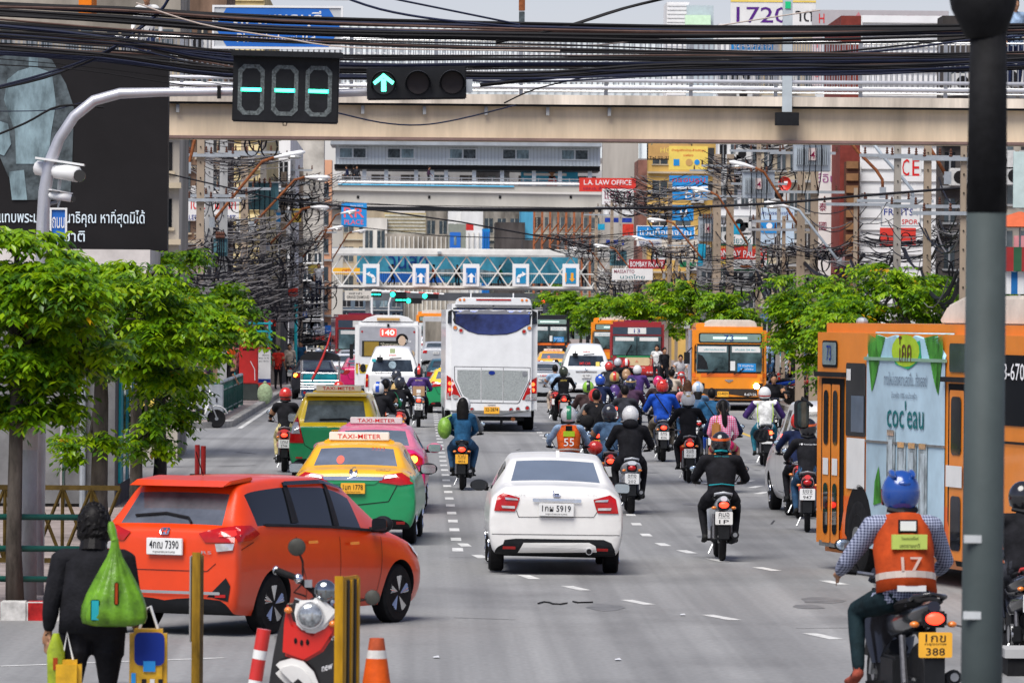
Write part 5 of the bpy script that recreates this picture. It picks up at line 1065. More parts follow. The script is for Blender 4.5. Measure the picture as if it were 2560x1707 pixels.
t.part('spoiler',M().prism([(.20,1.50),(.36,1.56),(.80,1.595),(.80,1.55),(.36,1.52)],-.56,.56,OR,'x'),bev=.012)
lights(t,bv,[(.40,1.04),(.60,1.10),(.83,1.13),(.83,.96),(.48,.95)],extra=[([(.60,.94),(.81,.945),(.80,.88),(.62,.86)],CLL),([(.64,1.07),(.8,1.08),(.8,1.02),(.64,1.01)],mt('red_lens_bright',(.8,.03,.02),.15,0,.1,9,0,.8))])
k=t.part('tail_light_side',decal(M(),bv,[(.03,1.12),(.34,1.12),(.48,1.03),(.3,.97),(.05,.96)],'right',RDL,.014),smooth='all')
for s in(-1,1): t.part('fog_pocket',decal(M(),bv,[(s*.50,.40),(s*.56,.40),(s*.74,.36),(s*.77,.52),(s*.72,.60)][::s],'rear',DRK,.008)); t.part('reflector',decal(M(),bv,rect(s*.66-.06,s*.66+.06,.40,.43),'rear',RDL,.02))
t.part('chrome_strip',decal(M(),bv,rrect(-.62,.66,.425,.455,.012),'rear',CHR,.025)); t.part('exhaust',M().tube([(.35,-.03,.26),(.35,.3,.26)],.04,CHR,12),smooth=True)
t.part('wiper',M().tube([proj(bv,[q],'rear',.02)[0] for q in((-.45,1.20),(-.1,1.23),(.18,1.19),(.24,1.14))],.014,DRK,5))
m=M(); decal(m,bv,rrect(-.055,.055,1.02,1.09,.02),'rear',CHR,.02); dtext(m,bv,'H',0,1.055,.06,.05,'rear',OR,.03); t.part('emblem',m)
m=M(); dtext(m,bv,'RS',.50,.85,.12,.03,'rear',CHR,.02); t.part('badge',m); plate(t,bv,.02,.90,.42,.17,WPL,'4กฌ 7390'); line(t,bv,[(-.6,.74),(-.5,.66),(.5,.66),(.6,.74)])
for side in('right','left'):
    line(t,bv,[(1.22,.98),(1.30,.75),(1.42,.55),(1.5,.30),(2.2,.28)],side=side); line(t,bv,[(2.14,.95),(2.14,.55),(2.2,.28),(2.95,.28),(3.02,.6),(3.05,.92)],side=side); line(t,bv,[(.10,.88),(.35,.95)],side=side)
    for y in(1.42,2.3): t.part('door_handle',decal(M(),bv,rrect(y,y+.20,.90-.04*(y>2),.93-.04*(y>2),.012),side,CHR,.035))
    t.part('window_trim',decal(M(),bv,[(.62,1.10),(2.0,1.04),(3.2,.955),(3.2,.985),(2.0,1.07),(.62,1.13)],side,DRK,.012)); t.part('crease_shadow',decal(M(),bv,[(1.3,.775),(3.1,.66),(3.1,.672),(1.3,.787)],side,mt('orange_deep',(.6,.06,.006),.35,0,.05),.004)) if 0 else None
    for q in([(1.18,1.12),(1.32,1.12),(1.36,1.53),(1.27,1.53)],[(2.05,1.07),(2.17,1.06),(2.21,1.52),(2.13,1.52)]): t.part('pillar',decal(M(),bv,q,side,DRK,.012))
    t.part('door_visor',decal(M(),bv,[(1.25,1.50),(2.1,1.50),(2.6,1.42),(2.6,1.45),(2.1,1.54),(1.3,1.54)],side,GLS,.03))
t.part('antenna',M().tube([(0,.75,1.6),(0,.6,1.85)],.006,BLK,4)); mirror(t,.95,2.85,1.06,.22,.18,DRK,GLS); mirror(t,-.95,2.85,1.06,.22,.18,DRK,GLS)
t.part('headlight',decal(M(),bv,[(3.72,.84),(4.08,.72),(4.05,.64),(3.8,.74)],'right',CLL,.012))
psi=rad(28.5); rw=G(672,1584); R_=Matrix.Rotation(-psi,3,'Z'); o=V((rw.x,rw.y,0))-R_@V((.76,.80,0))
inst(t,'car','orange people carrier turning right behind the woman with bags','car',o,rz=-psi)
# --- taxis
YEL=paint('taxi_yellow',(.85,.42,.01)); YE2=paint('taxi_lemon',(.90,.62,.01)); TGR=paint('taxi_green',(.01,.26,.09)); PNK=paint('taxi_pink',(.72,.012,.16)); PK2=paint('taxi_pink_light',(.80,.20,.32)); SGNW=mt('taxi_sign_white',(.75,.72,.68),.4,0,.05)
def twotone(me_t,idx,zc,top,bot):
    """split the body mesh of a taxi in colours by height"""
    me=me_t.n[idx][1]; me.materials.clear(); me.materials.append(top); me.materials.append(bot)
    for p in me.polygons: p.material_index=0 if sum(me.vertices[v].co.z for v in p.vertices)/len(p.vertices)>zc+ (0.02*p.center.x if 0 else 0) else 1
def taxisign(t,y,z,w=.86,h=.14,base=YEL):
    k=t.part('taxi_sign_base',M().prism([(-w*.62,z-.06),(w*.62,z-.06),(w*.55,z+.02),(-w*.55,z+.02)],y-.08,y+.16,base),bev=.02)
    k=t.part('taxi_sign',M().bx(-w/2,w/2,y-.10,y+.05,z,z+h,SGNW),bev=.01); t.part('lettering',M().text('TAXI-METER',(0,y-.104,z+h/2),(1,0,0),(0,0,1),w*.72,h*.52,RI),k)
t,bv=car('altis',YEL,4.62,1.775,1.43,SED,SEDG,rg=mt('taxi_glass',(.52,.58,.64),.09,.8,.22,1.5)); twotone(t,0,.97,YEL,TGR)
lights(t,bv,[(.43,.99),(.62,1.02),(.86,1.04),(.84,.87),(.66,.85),(.36,.89)],extra=[([(.46,.975),(.6,1.0),(.62,.97),(.44,.94)],CLL)])
t.part('chrome_band',decal(M(),bv,[(-.44,.965),(.44,.965),(.40,.915),(-.40,.915)],'rear',CHR,.02)) ; t.part('lower_panel',decal(M(),bv,[(-.40,.93),(.40,.93),(.3,.86),(-.3,.86)],'rear',TGR,.012))
m=M(); decal(m,bv,circ(0,1.03,.06),'rear',CHR,.02); t.part('emblem',m); plate(t,bv,0,.80,.34,.15,YPL,'1มก 1778'); line(t,bv,[(-.62,.85),(-.5,.62),(0,.56),(.5,.62),(.62,.85)],.012)
for s in(-1,1): t.part('reflector',decal(M(),bv,rect(s*.67-.06,s*.67+.06,.30,.34),'rear',RDL,.02))
t.part('rear_sticker',decal(M(),bv,circ(-.22,1.18,.055),'rear',glow('red_sticker',(.8,.12,.08),.2),.012)); t.part('led_number',M().text('2222',proj(bv,[(.30,1.33)],'rear',.02)[0],(1,0,0),(0,0,1),.2,.04,RI)); t.part('badge',dtext(M(),bv,'COROLLA',.42,1.055,.2,.022,'rear',CHR,.02))  # the round red sticker has a faint glow of its own, no lamp
taxisign(t,1.9,1.43,h=.12); mirror(t,.96,3.0,1.0,.26,.17,DRK); mirror(t,-.96,3.0,1.0,.26,.17,DRK)
g=GX(885,79.8); ALT=t; inst(t,'taxi','yellow over green taxi saloon directly behind the orange car','taxi',g,rz=rad(-2),group='taxis')
t,bv=car('corolla',PNK,4.5,1.705,1.42,SED,SEDG,rg=mt('taxi_glass2',(.48,.58,.60),.09,.8,.22,1.5)); twotone(t,0,1.04,PK2,PNK)
lights(t,bv,[(.42,.93),(.55,.97),(.80,.99),(.80,.80),(.6,.76),(.46,.84)]); 
k=t.part('lit_brake_light',decal(M(),bv,circ(.66,.885,.06),'rear',ORO,.03))
m=M(); decal(m,bv,circ(0,.95,.05),'rear',CHR,.02); t.part('emblem',m); t.part('badge',dtext(M(),bv,'COROLLA',.42,1.03,.24,.028,'rear',CHR,.02)); plate(t,bv,0,.78,.34,.15,YPL,'1มข 402'); line(t,bv,[(-.55,.8),(-.45,.58),(.45,.58),(.55,.8)],.012)
taxisign(t,1.9,1.42,h=.11,base=PK2); mirror(t,.95,3.0,1.0,.26,.17,PK2); mirror(t,-.95,3.0,1.0,.26,.17,PK2); PKT=t
inst(t,'taxi','pink taxi saloon with a lit brake light, right of the yellow over green one','taxi',GX(935,92.3),rz=rad(-1),group='taxis')
sp=T(); sp.n=list(t.n); sp.part('spoiler',M().bx(-.6,.6,.1,.3,1.19,1.22,PNK).bx(-.5,-.44,.15,.28,1.05,1.19,PNK).bx(.44,.5,.15,.28,1.05,1.19,PNK),bev=.01)
inst(sp,'taxi','pink taxi with a boot spoiler left of the white van','taxi',GX(903,222),group='taxis',skip=('lit_brake_light',))
t,bv=car('innova',YE2,4.58,1.77,1.68,[tuple(x*(1.1 if i in(1,4,6) else 1) for i,x in enumerate(s_)) for s_ in MPV],MPVG,rg=mt('innova_glass',(.34,.44,.50),.08,.7,.5,1.6)); twotone(t,0,1.03,YE2,TGR)
lights(t,bv,[(.80,1.30),(.86,1.2),(.87,.72),(.60,.72),(.66,1.0),(.73,1.25)],extra=[([(.71,1.12),(.86,1.12),(.87,.90),(.67,.90)],CLL)])
t.part('spoiler',M().prism([(.26,1.62),(.43,1.665),(.85,1.69),(.85,1.65),(.43,1.62)],-.60,.60,YE2,'x'),bev=.015)
for nm,pl in(('hatch_panel',[(-.36,.98),(-.05,.98),(-.1,.78),(-.3,.78)]),): pass
plate(t,bv,.12,.90,.36,.16,YPL,'มกมข'); m=M(); decal(m,bv,circ(.28,1.09,.055),'rear',CHR,.02); t.part('emblem',m)
t.part('wiper',M().tube([proj(bv,[q],'rear',.02)[0] for q in((-.3,1.17),(.2,1.19),(.36,1.12))],.016,DRK,5)); line(t,bv,[(-.66,.98),(-.58,.68),(-.45,.60),(.45,.60),(.58,.68),(.66,.98)],.012); t.part('reflector',decal(M(),bv,rect(-.75,-.62,.42,.45),'rear',RDL,.02)); t.part('sky_reflection_film',decal(M(),bv,rrect(.1,.38,1.3,1.5,.03),'rear',PBL,.008)) if 0 else None
taxisign(t,1.6,1.70,.88,.12,YE2); mirror(t,.98,3.0,1.15,.22,.22,DRK); mirror(t,-.98,3.0,1.15,.22,.22,DRK)
inst(t,'taxi','yellow over green people carrier taxi with tall tail lights','taxi',GX(838,110),rz=rad(-2),group='taxis')
inst(ALT,'taxi','yellow over green taxi half hidden left of the white coach','taxi',GX(1136,182),group='taxis',mm={YEL:YE2})
inst(ALT,'taxi','small yellow taxi in front of the far white van, right of the coach','taxi',GX(1385,262),group='taxis')
# --- vans
VW=paint('van_white',(.72,.72,.71))
def vant(badge=True,glassm=None):
    t,bv=car('van',VW,5.2,1.88,2.09,VAN,VANG,rg=glassm or mt('van_glass',(.06,.08,.10),.05,.4,.6,1.3),r=.32,ry=1.0,fy=4.1)
    lights(t,bv,[(.80,1.15),(.88,1.15),(.90,.72),(.80,.72)],extra=[([(.81,1.0),(.88,1.0),(.88,.92),(.81,.92)],ORL)])
    k=t.part('high_brake_light',decal(M(),bv,rrect(-.14,.14,1.77,1.81,.015),'rear',RDL,.02)); t.part('chrome_strip',decal(M(),bv,rrect(-.4,.4,1.0,1.06,.02),'rear',CHR,.015)); line(t,bv,[(-.78,1.15),(-.78,.55),(.78,.55),(.78,1.15)],.012)
    m=M(); decal(m,bv,circ(0,1.13,.05),'rear',CHR,.02); t.part('emblem',m); t.part('bumper',M().bx(-.88,.88,-.07,.1,.36,.56,WHT),bev=.03); t.part('wiper',M().tube([proj(bv,[q],'rear',.02)[0] for q in((-.1,1.67),(.3,1.70))],.012,DRK,4))
    mirror(t,-1.02,4.5,1.3,.2,.3,DRK,GLS); mirror(t,1.06,4.5,1.3,.22,.32,DRK,MGL); p=proj(bv,[(-.42,1.66)],'rear',.1)[0]; t.part('reversing_mirror',M().tube([p+V((0,.1,.16)),p],.02,DRK,5).box(p,(.2,.05,.12),DRK))
    return t,bv
t,bv=vant(); t.part('roof_sticker',decal(M(),bv,rect(-.09,.09,1.85,2.0),'rear',mt('sticker_green',(.25,.30,.16),.6,0,.2),.01)); t.part('round_sticker',decal(M(),bv,circ(0,1.46,.13),'rear',mt('round_sticker',(.25,.33,.38),.5,0,.3,9),.01)); plate(t,bv,-.0,.80,.34,.15,WPL,'ฮข 9911'); t.part('lettering',dtext(M(),bv,'โรงเรียนสอนภาษา',-.15,1.2,.9,.07,'rear',INK,.02)); t.part('corner_sticker',decal(M(),bv,rect(-.68,-.56,1.56,1.66),'rear',TEA,.012))
inst(t,'van','white high-roof van with a round sticker, behind the bus showing 140','van',GX(981,190),group='white vans')
t2,bv=vant(); plate(t2,bv,0,.86,.34,.15,WPL,'ฮฐ 5580'); t2.part('lettering',dtext(M(),bv,'SMT-CAR',-.05,1.34,.42,.1,'rear',RI,.012)); t2.part('window_sticker',decal(M(),bv,rect(.36,.5,1.24,1.4),'rear',YB,.012)); t2.part('window_sticker',decal(M(),bv,circ(.62,1.32,.09),'rear',WI,.012))
inst(t2,'van','white high-roof van with red lettering and stickers in its rear window','van',GX(1466,214),group='white vans',mm={VW:paint('van_silver',(.68,.70,.71))})
t3,bv=vant(); inst(t3,'van','far white van with a small red crest, between coach and nearer van','van',GX(1385,350),group='white vans',lab=None)
inst(t3,'van','white van seen left of the bus showing 140','van',GX(874,285),group='white vans')
# --- other cars
SLV=paint('silver',(.40,.42,.44)); BKP=paint('black_paint',(.012,.013,.018)); WGR=paint('white_car',(.7,.71,.72))
t,bv=car('sedan',SLV,4.5,1.72,1.47,SED,SEDG,rg=DGL); lights(t,bv,[(.5,.95),(.75,.97),(.78,.80),(.54,.80)]); plate(t,bv,0,.82,.34,.15,WPL,'ชร 9963'); t.part('spoiler',M().bx(-.62,.62,.05,.25,1.2,1.23,SLV).bx(-.5,-.44,.1,.24,1.05,1.2,SLV).bx(.44,.5,.1,.24,1.05,1.2,SLV),bev=.01); mirror(t,.95,3.0,1.0,.22,.15,DRK); mirror(t,-.95,3.0,1.0,.22,.15,DRK)
t.part('led_number',M().text('1808',proj(bv,[(.05,.98)],'rear',.03)[0],(1,0,0),(0,0,1),.3,.06,RI)); GEN=t
inst(t,'car','grey saloon with a boot spoiler right of the white coach','car',GX(1358,205))
k=T(); k.n=list(t.n); k.part('lit_brake_light',M().lathe([(.07,-.03),(.07,.0)],(-.68,.02,.88),ORO,'y',12))
inst(k,'car','black saloon with a lit tail lamp by the left kerb','car',GX(786,208),mm={SLV:BKP},skip=('spoiler','led_number'))
inst(GEN,'car','white saloon left of the bus showing 140, wet looking windows','car',GX(864,235),mm={SLV:WGR},skip=('spoiler','led_number'))
inst(GEN,'car','white hatch-roofed car ahead of the far left saloon','car',GX(880,258),mm={SLV:WGR},skip=('spoiler','led_number'))
inst(GEN,'car','silver car with lit tail lamps in the gap between the two big buses','car',GX(1090,330),skip=('spoiler','led_number'))
inst(k,'car','grey car deep in the gap between the two big buses','car',GX(1075,400),mm={SLV:WGR},skip=('spoiler','led_number'))
inst(GEN,'car','dark teal saloon behind the green taxi in the gap','car',GX(1118,215),mm={SLV:paint('teal_car',(.02,.12,.15))},skip=('spoiler','led_number'))
# white minivan on the right
t,bv=car('minivan',PW,4.3,1.72,1.86,[tuple(x*(1.17 if i in(4,6) else 1) for i,x in enumerate(s_)) for s_ in MPV],MPVG,rg=GLS,arches=((.8,.31,.35),(3.4,.31,.35)),ry=.8,fy=3.4,r=.31)
lights(t,bv,[(.70,1.5),(.78,1.45),(.84,.95),(.72,.95)]); plate(t,bv,0,.9,.42,.16,WPL,'ญช 1502'); line(t,bv,[(1.3,1.1),(1.3,.35),(2.2,.35),(2.2,1.1)],side='left'); 
for y in(1.5,2.4): t.part('door_handle',decal(M(),bv,rrect(y,y+.2,.98,1.02,.015),'left',CHR,.03))
t.part('chrome_window_line',decal(M(),bv,[(.6,1.16),(3.3,1.08),(3.3,1.11),(.6,1.2)],'left',CHR,.012)); mirror(t,-1.0,3.1,1.25,.3,.24,DRK,GLS); mirror(t,1.0,3.1,1.25,.3,.24,DRK); t.part('lit_indicator',M().box((-.86,3.02,1.3),(.05,.03,.06),RDO))
g=GX(1968,93.2); inst(t,'car','white minivan beside the front of the orange advert bus','car',g+V((.84,-1.0,0)),rz=rad(2.2))
# ================================================================ buses
def rbox(m,x0,x1,y0,y1,z0,z1,mat,bev,name,t,par=None):
    return t.part(name,M().bx(x0,x1,y0,y1,z0,z1,mat),par,smooth=True,bev=bev)
def bwheels(t,W_,ys,r=.48):
    for y in ys:
        for x in(-W_/2+.17,W_/2-.17): wheel(t,x,y,r,.3,True,8,col=GAL)
def prism_round(t,name,W_,L,H,z0,mat,bev=.14):
    me=M().bx(-W_/2,W_/2,0,L,z0,H,mat).mesh(name,smooth=True,bev=bev); t.part(name,me); return bvh(me)
# white coach
t=T(); CW=paint('coach_white',(.76,.77,.77)); bv=prism_round(t,'body',2.5,11.8,3.48,.42,CW,.16)
sx=lambda x:(x-945)/381; sz=lambda y:(1490-y)/381
pg=lambda ps:[(sx(a),sz(b)) for a,b in ps]
win=pg([(492,205),(1412,205),(1418,368),(1345,370),(1290,395),(1200,450),(1100,480),(945,487),(800,480),(700,450),(610,395),(560,370),(487,366)])[::-1]
CGL=mt('coach_glass',(.035,.06,.22),.05,.35,.8,.9)
k=t.part('rear_window',decal(M(),bv,win,'rear',GLS,.01,.2),smooth='all'); t.part('tinted_pane',decal(M(),bv,pg([(568,207),(1335,207),(1335,365),(1190,448),(1090,474),(945,480),(800,474),(700,445),(568,365)])[::-1],'rear',CGL,.018,.2),k,smooth='all'); t.part('blind',decal(M(),bv,pg([(568,209),(1335,209),(1335,268),(568,268)])[::-1],'rear',mt('blind_grey',(.25,.25,.27),.3,.2,.1),.024,.2),k)
t.part('engine_cover_gap',decal(M(),bv,pg([(556,812),(1350,818),(1350,940),(1238,1185),(1215,1196),(685,1190),(655,1170),(560,960)])[::-1],'rear',mt('gap_grey',(.10,.10,.11),.5,0,0),.006,.25)); k=t.part('engine_cover',decal(M(),bv,pg([(564,820),(1343,826),(1343,938),(1230,1180),(1212,1189),(688,1183),(662,1165),(567,955)])[::-1],'rear',CW,.012,.25))
GRL=mt('mesh_grille',(.40,.43,.42),.5,.2,.35,45)
for ps in([(590,850),(832,850),(832,1155),(690,1155),(640,1090),(590,960)],[(845,850),(1062,850),(1062,1160),(845,1155)],[(1072,850),(1322,855),(1322,960),(1230,1160),(1072,1160)]): t.part('grille',decal(M(),bv,pg(ps)[::-1],'rear',GRL,.018,.25),k)
m=M(); decal(m,bv,pg([(838,825),(841,825),(841,1185),(838,1185)])[::-1],'rear',DRK,.02,.3); decal(m,bv,pg([(1067,825),(1070,825),(1070,1187),(1067,1187)])[::-1],'rear',DRK,.02,.3); t.part('cover_joint',m,k)
m=M(); decal(m,bv,[(sx(948)+.09*math.cos(a_*.4),sz(877)+.055*math.sin(a_*.4)) for a_ in range(16)],'rear',NV,.03); t.part('emblem',m,k); t.part('emblem',decal(M(),bv,circ(sx(1288),sz(885),.07),'rear',STL,.03),k)
for ps,inn in(([(1418,918),(1345,962),(1262,1155),(1418,1160)],[((1378,995),.07),((1378,1053),.07)]),([(480,905),(540,942),(637,1153),(480,1155)],[((515,990),.07),((515,1053),.06)])):
    k=t.part('tail_light',decal(M(),bv,pg(ps)[::-1],'rear',RDL,.015,.12),smooth='all')
    for (a_,b_),r_ in inn: t.part('lit_lamp',decal(M(),bv,circ(sx(a_),sz(b_),r_*.75),'rear',glow('coach_lamp',(1,.09,.02),2.2),.03),k)
    c_=[(1375,1090),(1418,1090),(1418,1155),(1290,1155),(1312,1105)] if ps[0][0]>1000 else [(490,1090),(600,1115),(630,1150),(485,1150)]
    t.part('lamp_insert',decal(M(),bv,pg(c_)[::-1],'rear',CLL,.028,.12),k)
for a_,b_ in((565,412),(625,442),(1335,412),(1280,447),(745,1260),(680,1245),(1152,1260),(1222,1252),(1320,1240)):
    k=t.part('round_lamp',decal(M(),bv,circ(sx(a_),sz(b_),.066),'rear',CHR,.02)); t.part('lens',decal(M(),bv,circ(sx(a_),sz(b_),.045),'rear',ORL if b_<430 else RDL,.03),k)
plate(t,bv,sx(950),sz(1267),.42,.19,YPL,'32-2874',None); t.part('bumper_lip',decal(M(),bv,pg([(475,1250),(560,1285),(1050,1310),(1415,1255),(1415,1262),(1050,1318),(560,1293),(475,1258)])[::-1],'rear',GRL,.012,.3))
t.part('plate_lamp',decal(M(),bv,rect(-.1,.12,sz(1218),sz(1208)),'rear',STL,.03)); t.part('camera',decal(M(),bv,rect(sx(950),sx(970),sz(190),sz(175)),'rear',BLK,.03))
t.part('roof_spoiler',M().prism([(sx(560),3.44),(sx(1358),3.44),(sx(1340),3.62),(sx(1290),3.66),(sx(640),3.66),(sx(585),3.62)],-.02,1.6,CW),smooth=True,bev=.02)
t.part('brake_light_bar',M().bx(sx(780),sx(1142),-.035,-.021,3.575,3.615,RDL)); 
for a_ in(612,655,1257,1303): t.part('marker_lamp',M().lathe([(.035,-.035),(.035,-.021)],(sx(a_),0,3.59),ORL,'y',10))
for a_ in(727,1168): t.part('antenna',M().tube([(sx(a_),.3,3.6),(sx(a_),.3,3.78)],.02,WHT,5))
bwheels(t,2.5,(3.0,9.2),.5); t.part('exhaust_pipe',M().tube([(.6,.1,.35),(.6,.8,.35)],.06,RST,8)); t.part('underbody',M().bx(-.9,.9,.3,11,.3,.5,DRK)); t.part('mud_flap',M().bx(-.35,-.28,.2,.25,.18,.42,DRK)); t.part('mud_flap',M().bx(.25,.32,.2,.25,.18,.42,DRK))
inst(t,'coach','tall white coach with yellow plate 32-2874 seen from behind','coach',GX(1229,155),rz=rad(.4))
# white city bus (140)
t=T(); bv=prism_round(t,'body',2.5,11.5,3.0,.35,CW,.13); bx=lambda x:(x-860)/520; bz=lambda y:(y)  # local helper
t.part('roof_unit',M().prism([(-1.05,2.97),(1.0,2.97),(.75,3.18),(.4,3.26),(-.45,3.26),(-.8,3.15)],.1,4,CW),smooth=True,bev=.03); t.part('vent',M().box((0,.07,3.1),(.85,.06,.1),TB)); t.part('camera',M().box((0,-.03,2.86),(.09,.06,.12),DRK))
k=t.part('rear_window',decal(M(),bv,rrect(-1.08,1.02,1.62,2.8,.1),'rear',mt('grey_film',(.38,.39,.42),.3,.1,.1),.01,.3)); t.part('advert',decal(M(),bv,rect(-.98,.55,1.62,2.24),'rear',mt('advert_black',(.03,.03,.025),.5,0,.1),.018,.3),k)
t.part('gold_square',decal(M(),bv,rect(-.9,-.35,1.64,2.2),'rear',mt('gold_print',(.32,.21,.03),.4,.2,.1),.024,.3),k); m=M(); dtext(m,bv,'"น้ำตาสวยหลัง',.12,2.1,.8,.14,'rear',mt('cream_ink',(.7,.66,.5),.5,0,0),.03); dtext(m,bv,'เรือกไฮไซด์',.25,1.92,.9,.14,'rear',mt('cream_ink',(1,1,1)),.03); dtext(m,bv,'ดีจริงความงาม"',.25,1.73,.85,.1,'rear',mt('cream_ink',(1,1,1)),.03); dtext(m,bv,'5-9001x',.62,2.24,.5,.12,'rear',WI,.034); t.part('lettering',m,k)
m=M(); decal(m,bv,[(.3,1.42),(.95,1.1),(1.0,1.8),(.75,1.98),(.5,1.9)],'rear',mt('print_beige',(.55,.40,.24),.6,0,.1),.03); decal(m,bv,circ(.52,2.3,.23,16),'rear',HAI,.032); decal(m,bv,[(.52+.14*math.cos(q*.4),2.25+.2*math.sin(q*.4)) for q in range(16)],'rear',mt('print_skin',(.6,.45,.33),.6,0,.1),.036); t.part('printed_portrait',m,k)
k=t.part('route_display',decal(M(),bv,rrect(-.3,.3,2.42,2.72,.04),'rear',glow('display_red',(.9,.04,.03),.7),.03)); t.part('route_number',dtext(M(),bv,'140',0,2.57,.46,.2,'rear',glow('display_dots',(1,.6,.5),1.4),.04),k)
for s in(-1,1): t.part('tail_light',decal(M(),bv,rrect(s*1.13-.08,s*1.13+.08,1.05,1.35,.03),'rear',RDL,.015,.1)); t.part('marker_lamp',decal(M(),bv,circ(s*.98,2.6,.04),'rear',RDL,.02))
t.part('yellow_band',decal(M(),bv,rect(-1.2,-.6,.95,1.3),'rear',mt('ochre_band',(.55,.4,.02),.4,0,.1),.01,.3)); t.part('red_side_stripe',decal(M(),bv,[(.98,.6),(1.22,.6),(1.22,1.05),(.98,1.25)],'rear',RED,.01,.3)); t.part('mirror',M().box((-1.38,.4,1.8),(.14,.1,.6),DRK)); bwheels(t,2.5,(2.8,8.8)); plate(t,bv,0,.7,.42,.19,YPL,'15-4021',None)
inst(t,'bus','white city bus with red 140 display and a woman in its rear advert','bus',GX(970,214)).scale=(1,1,.95)
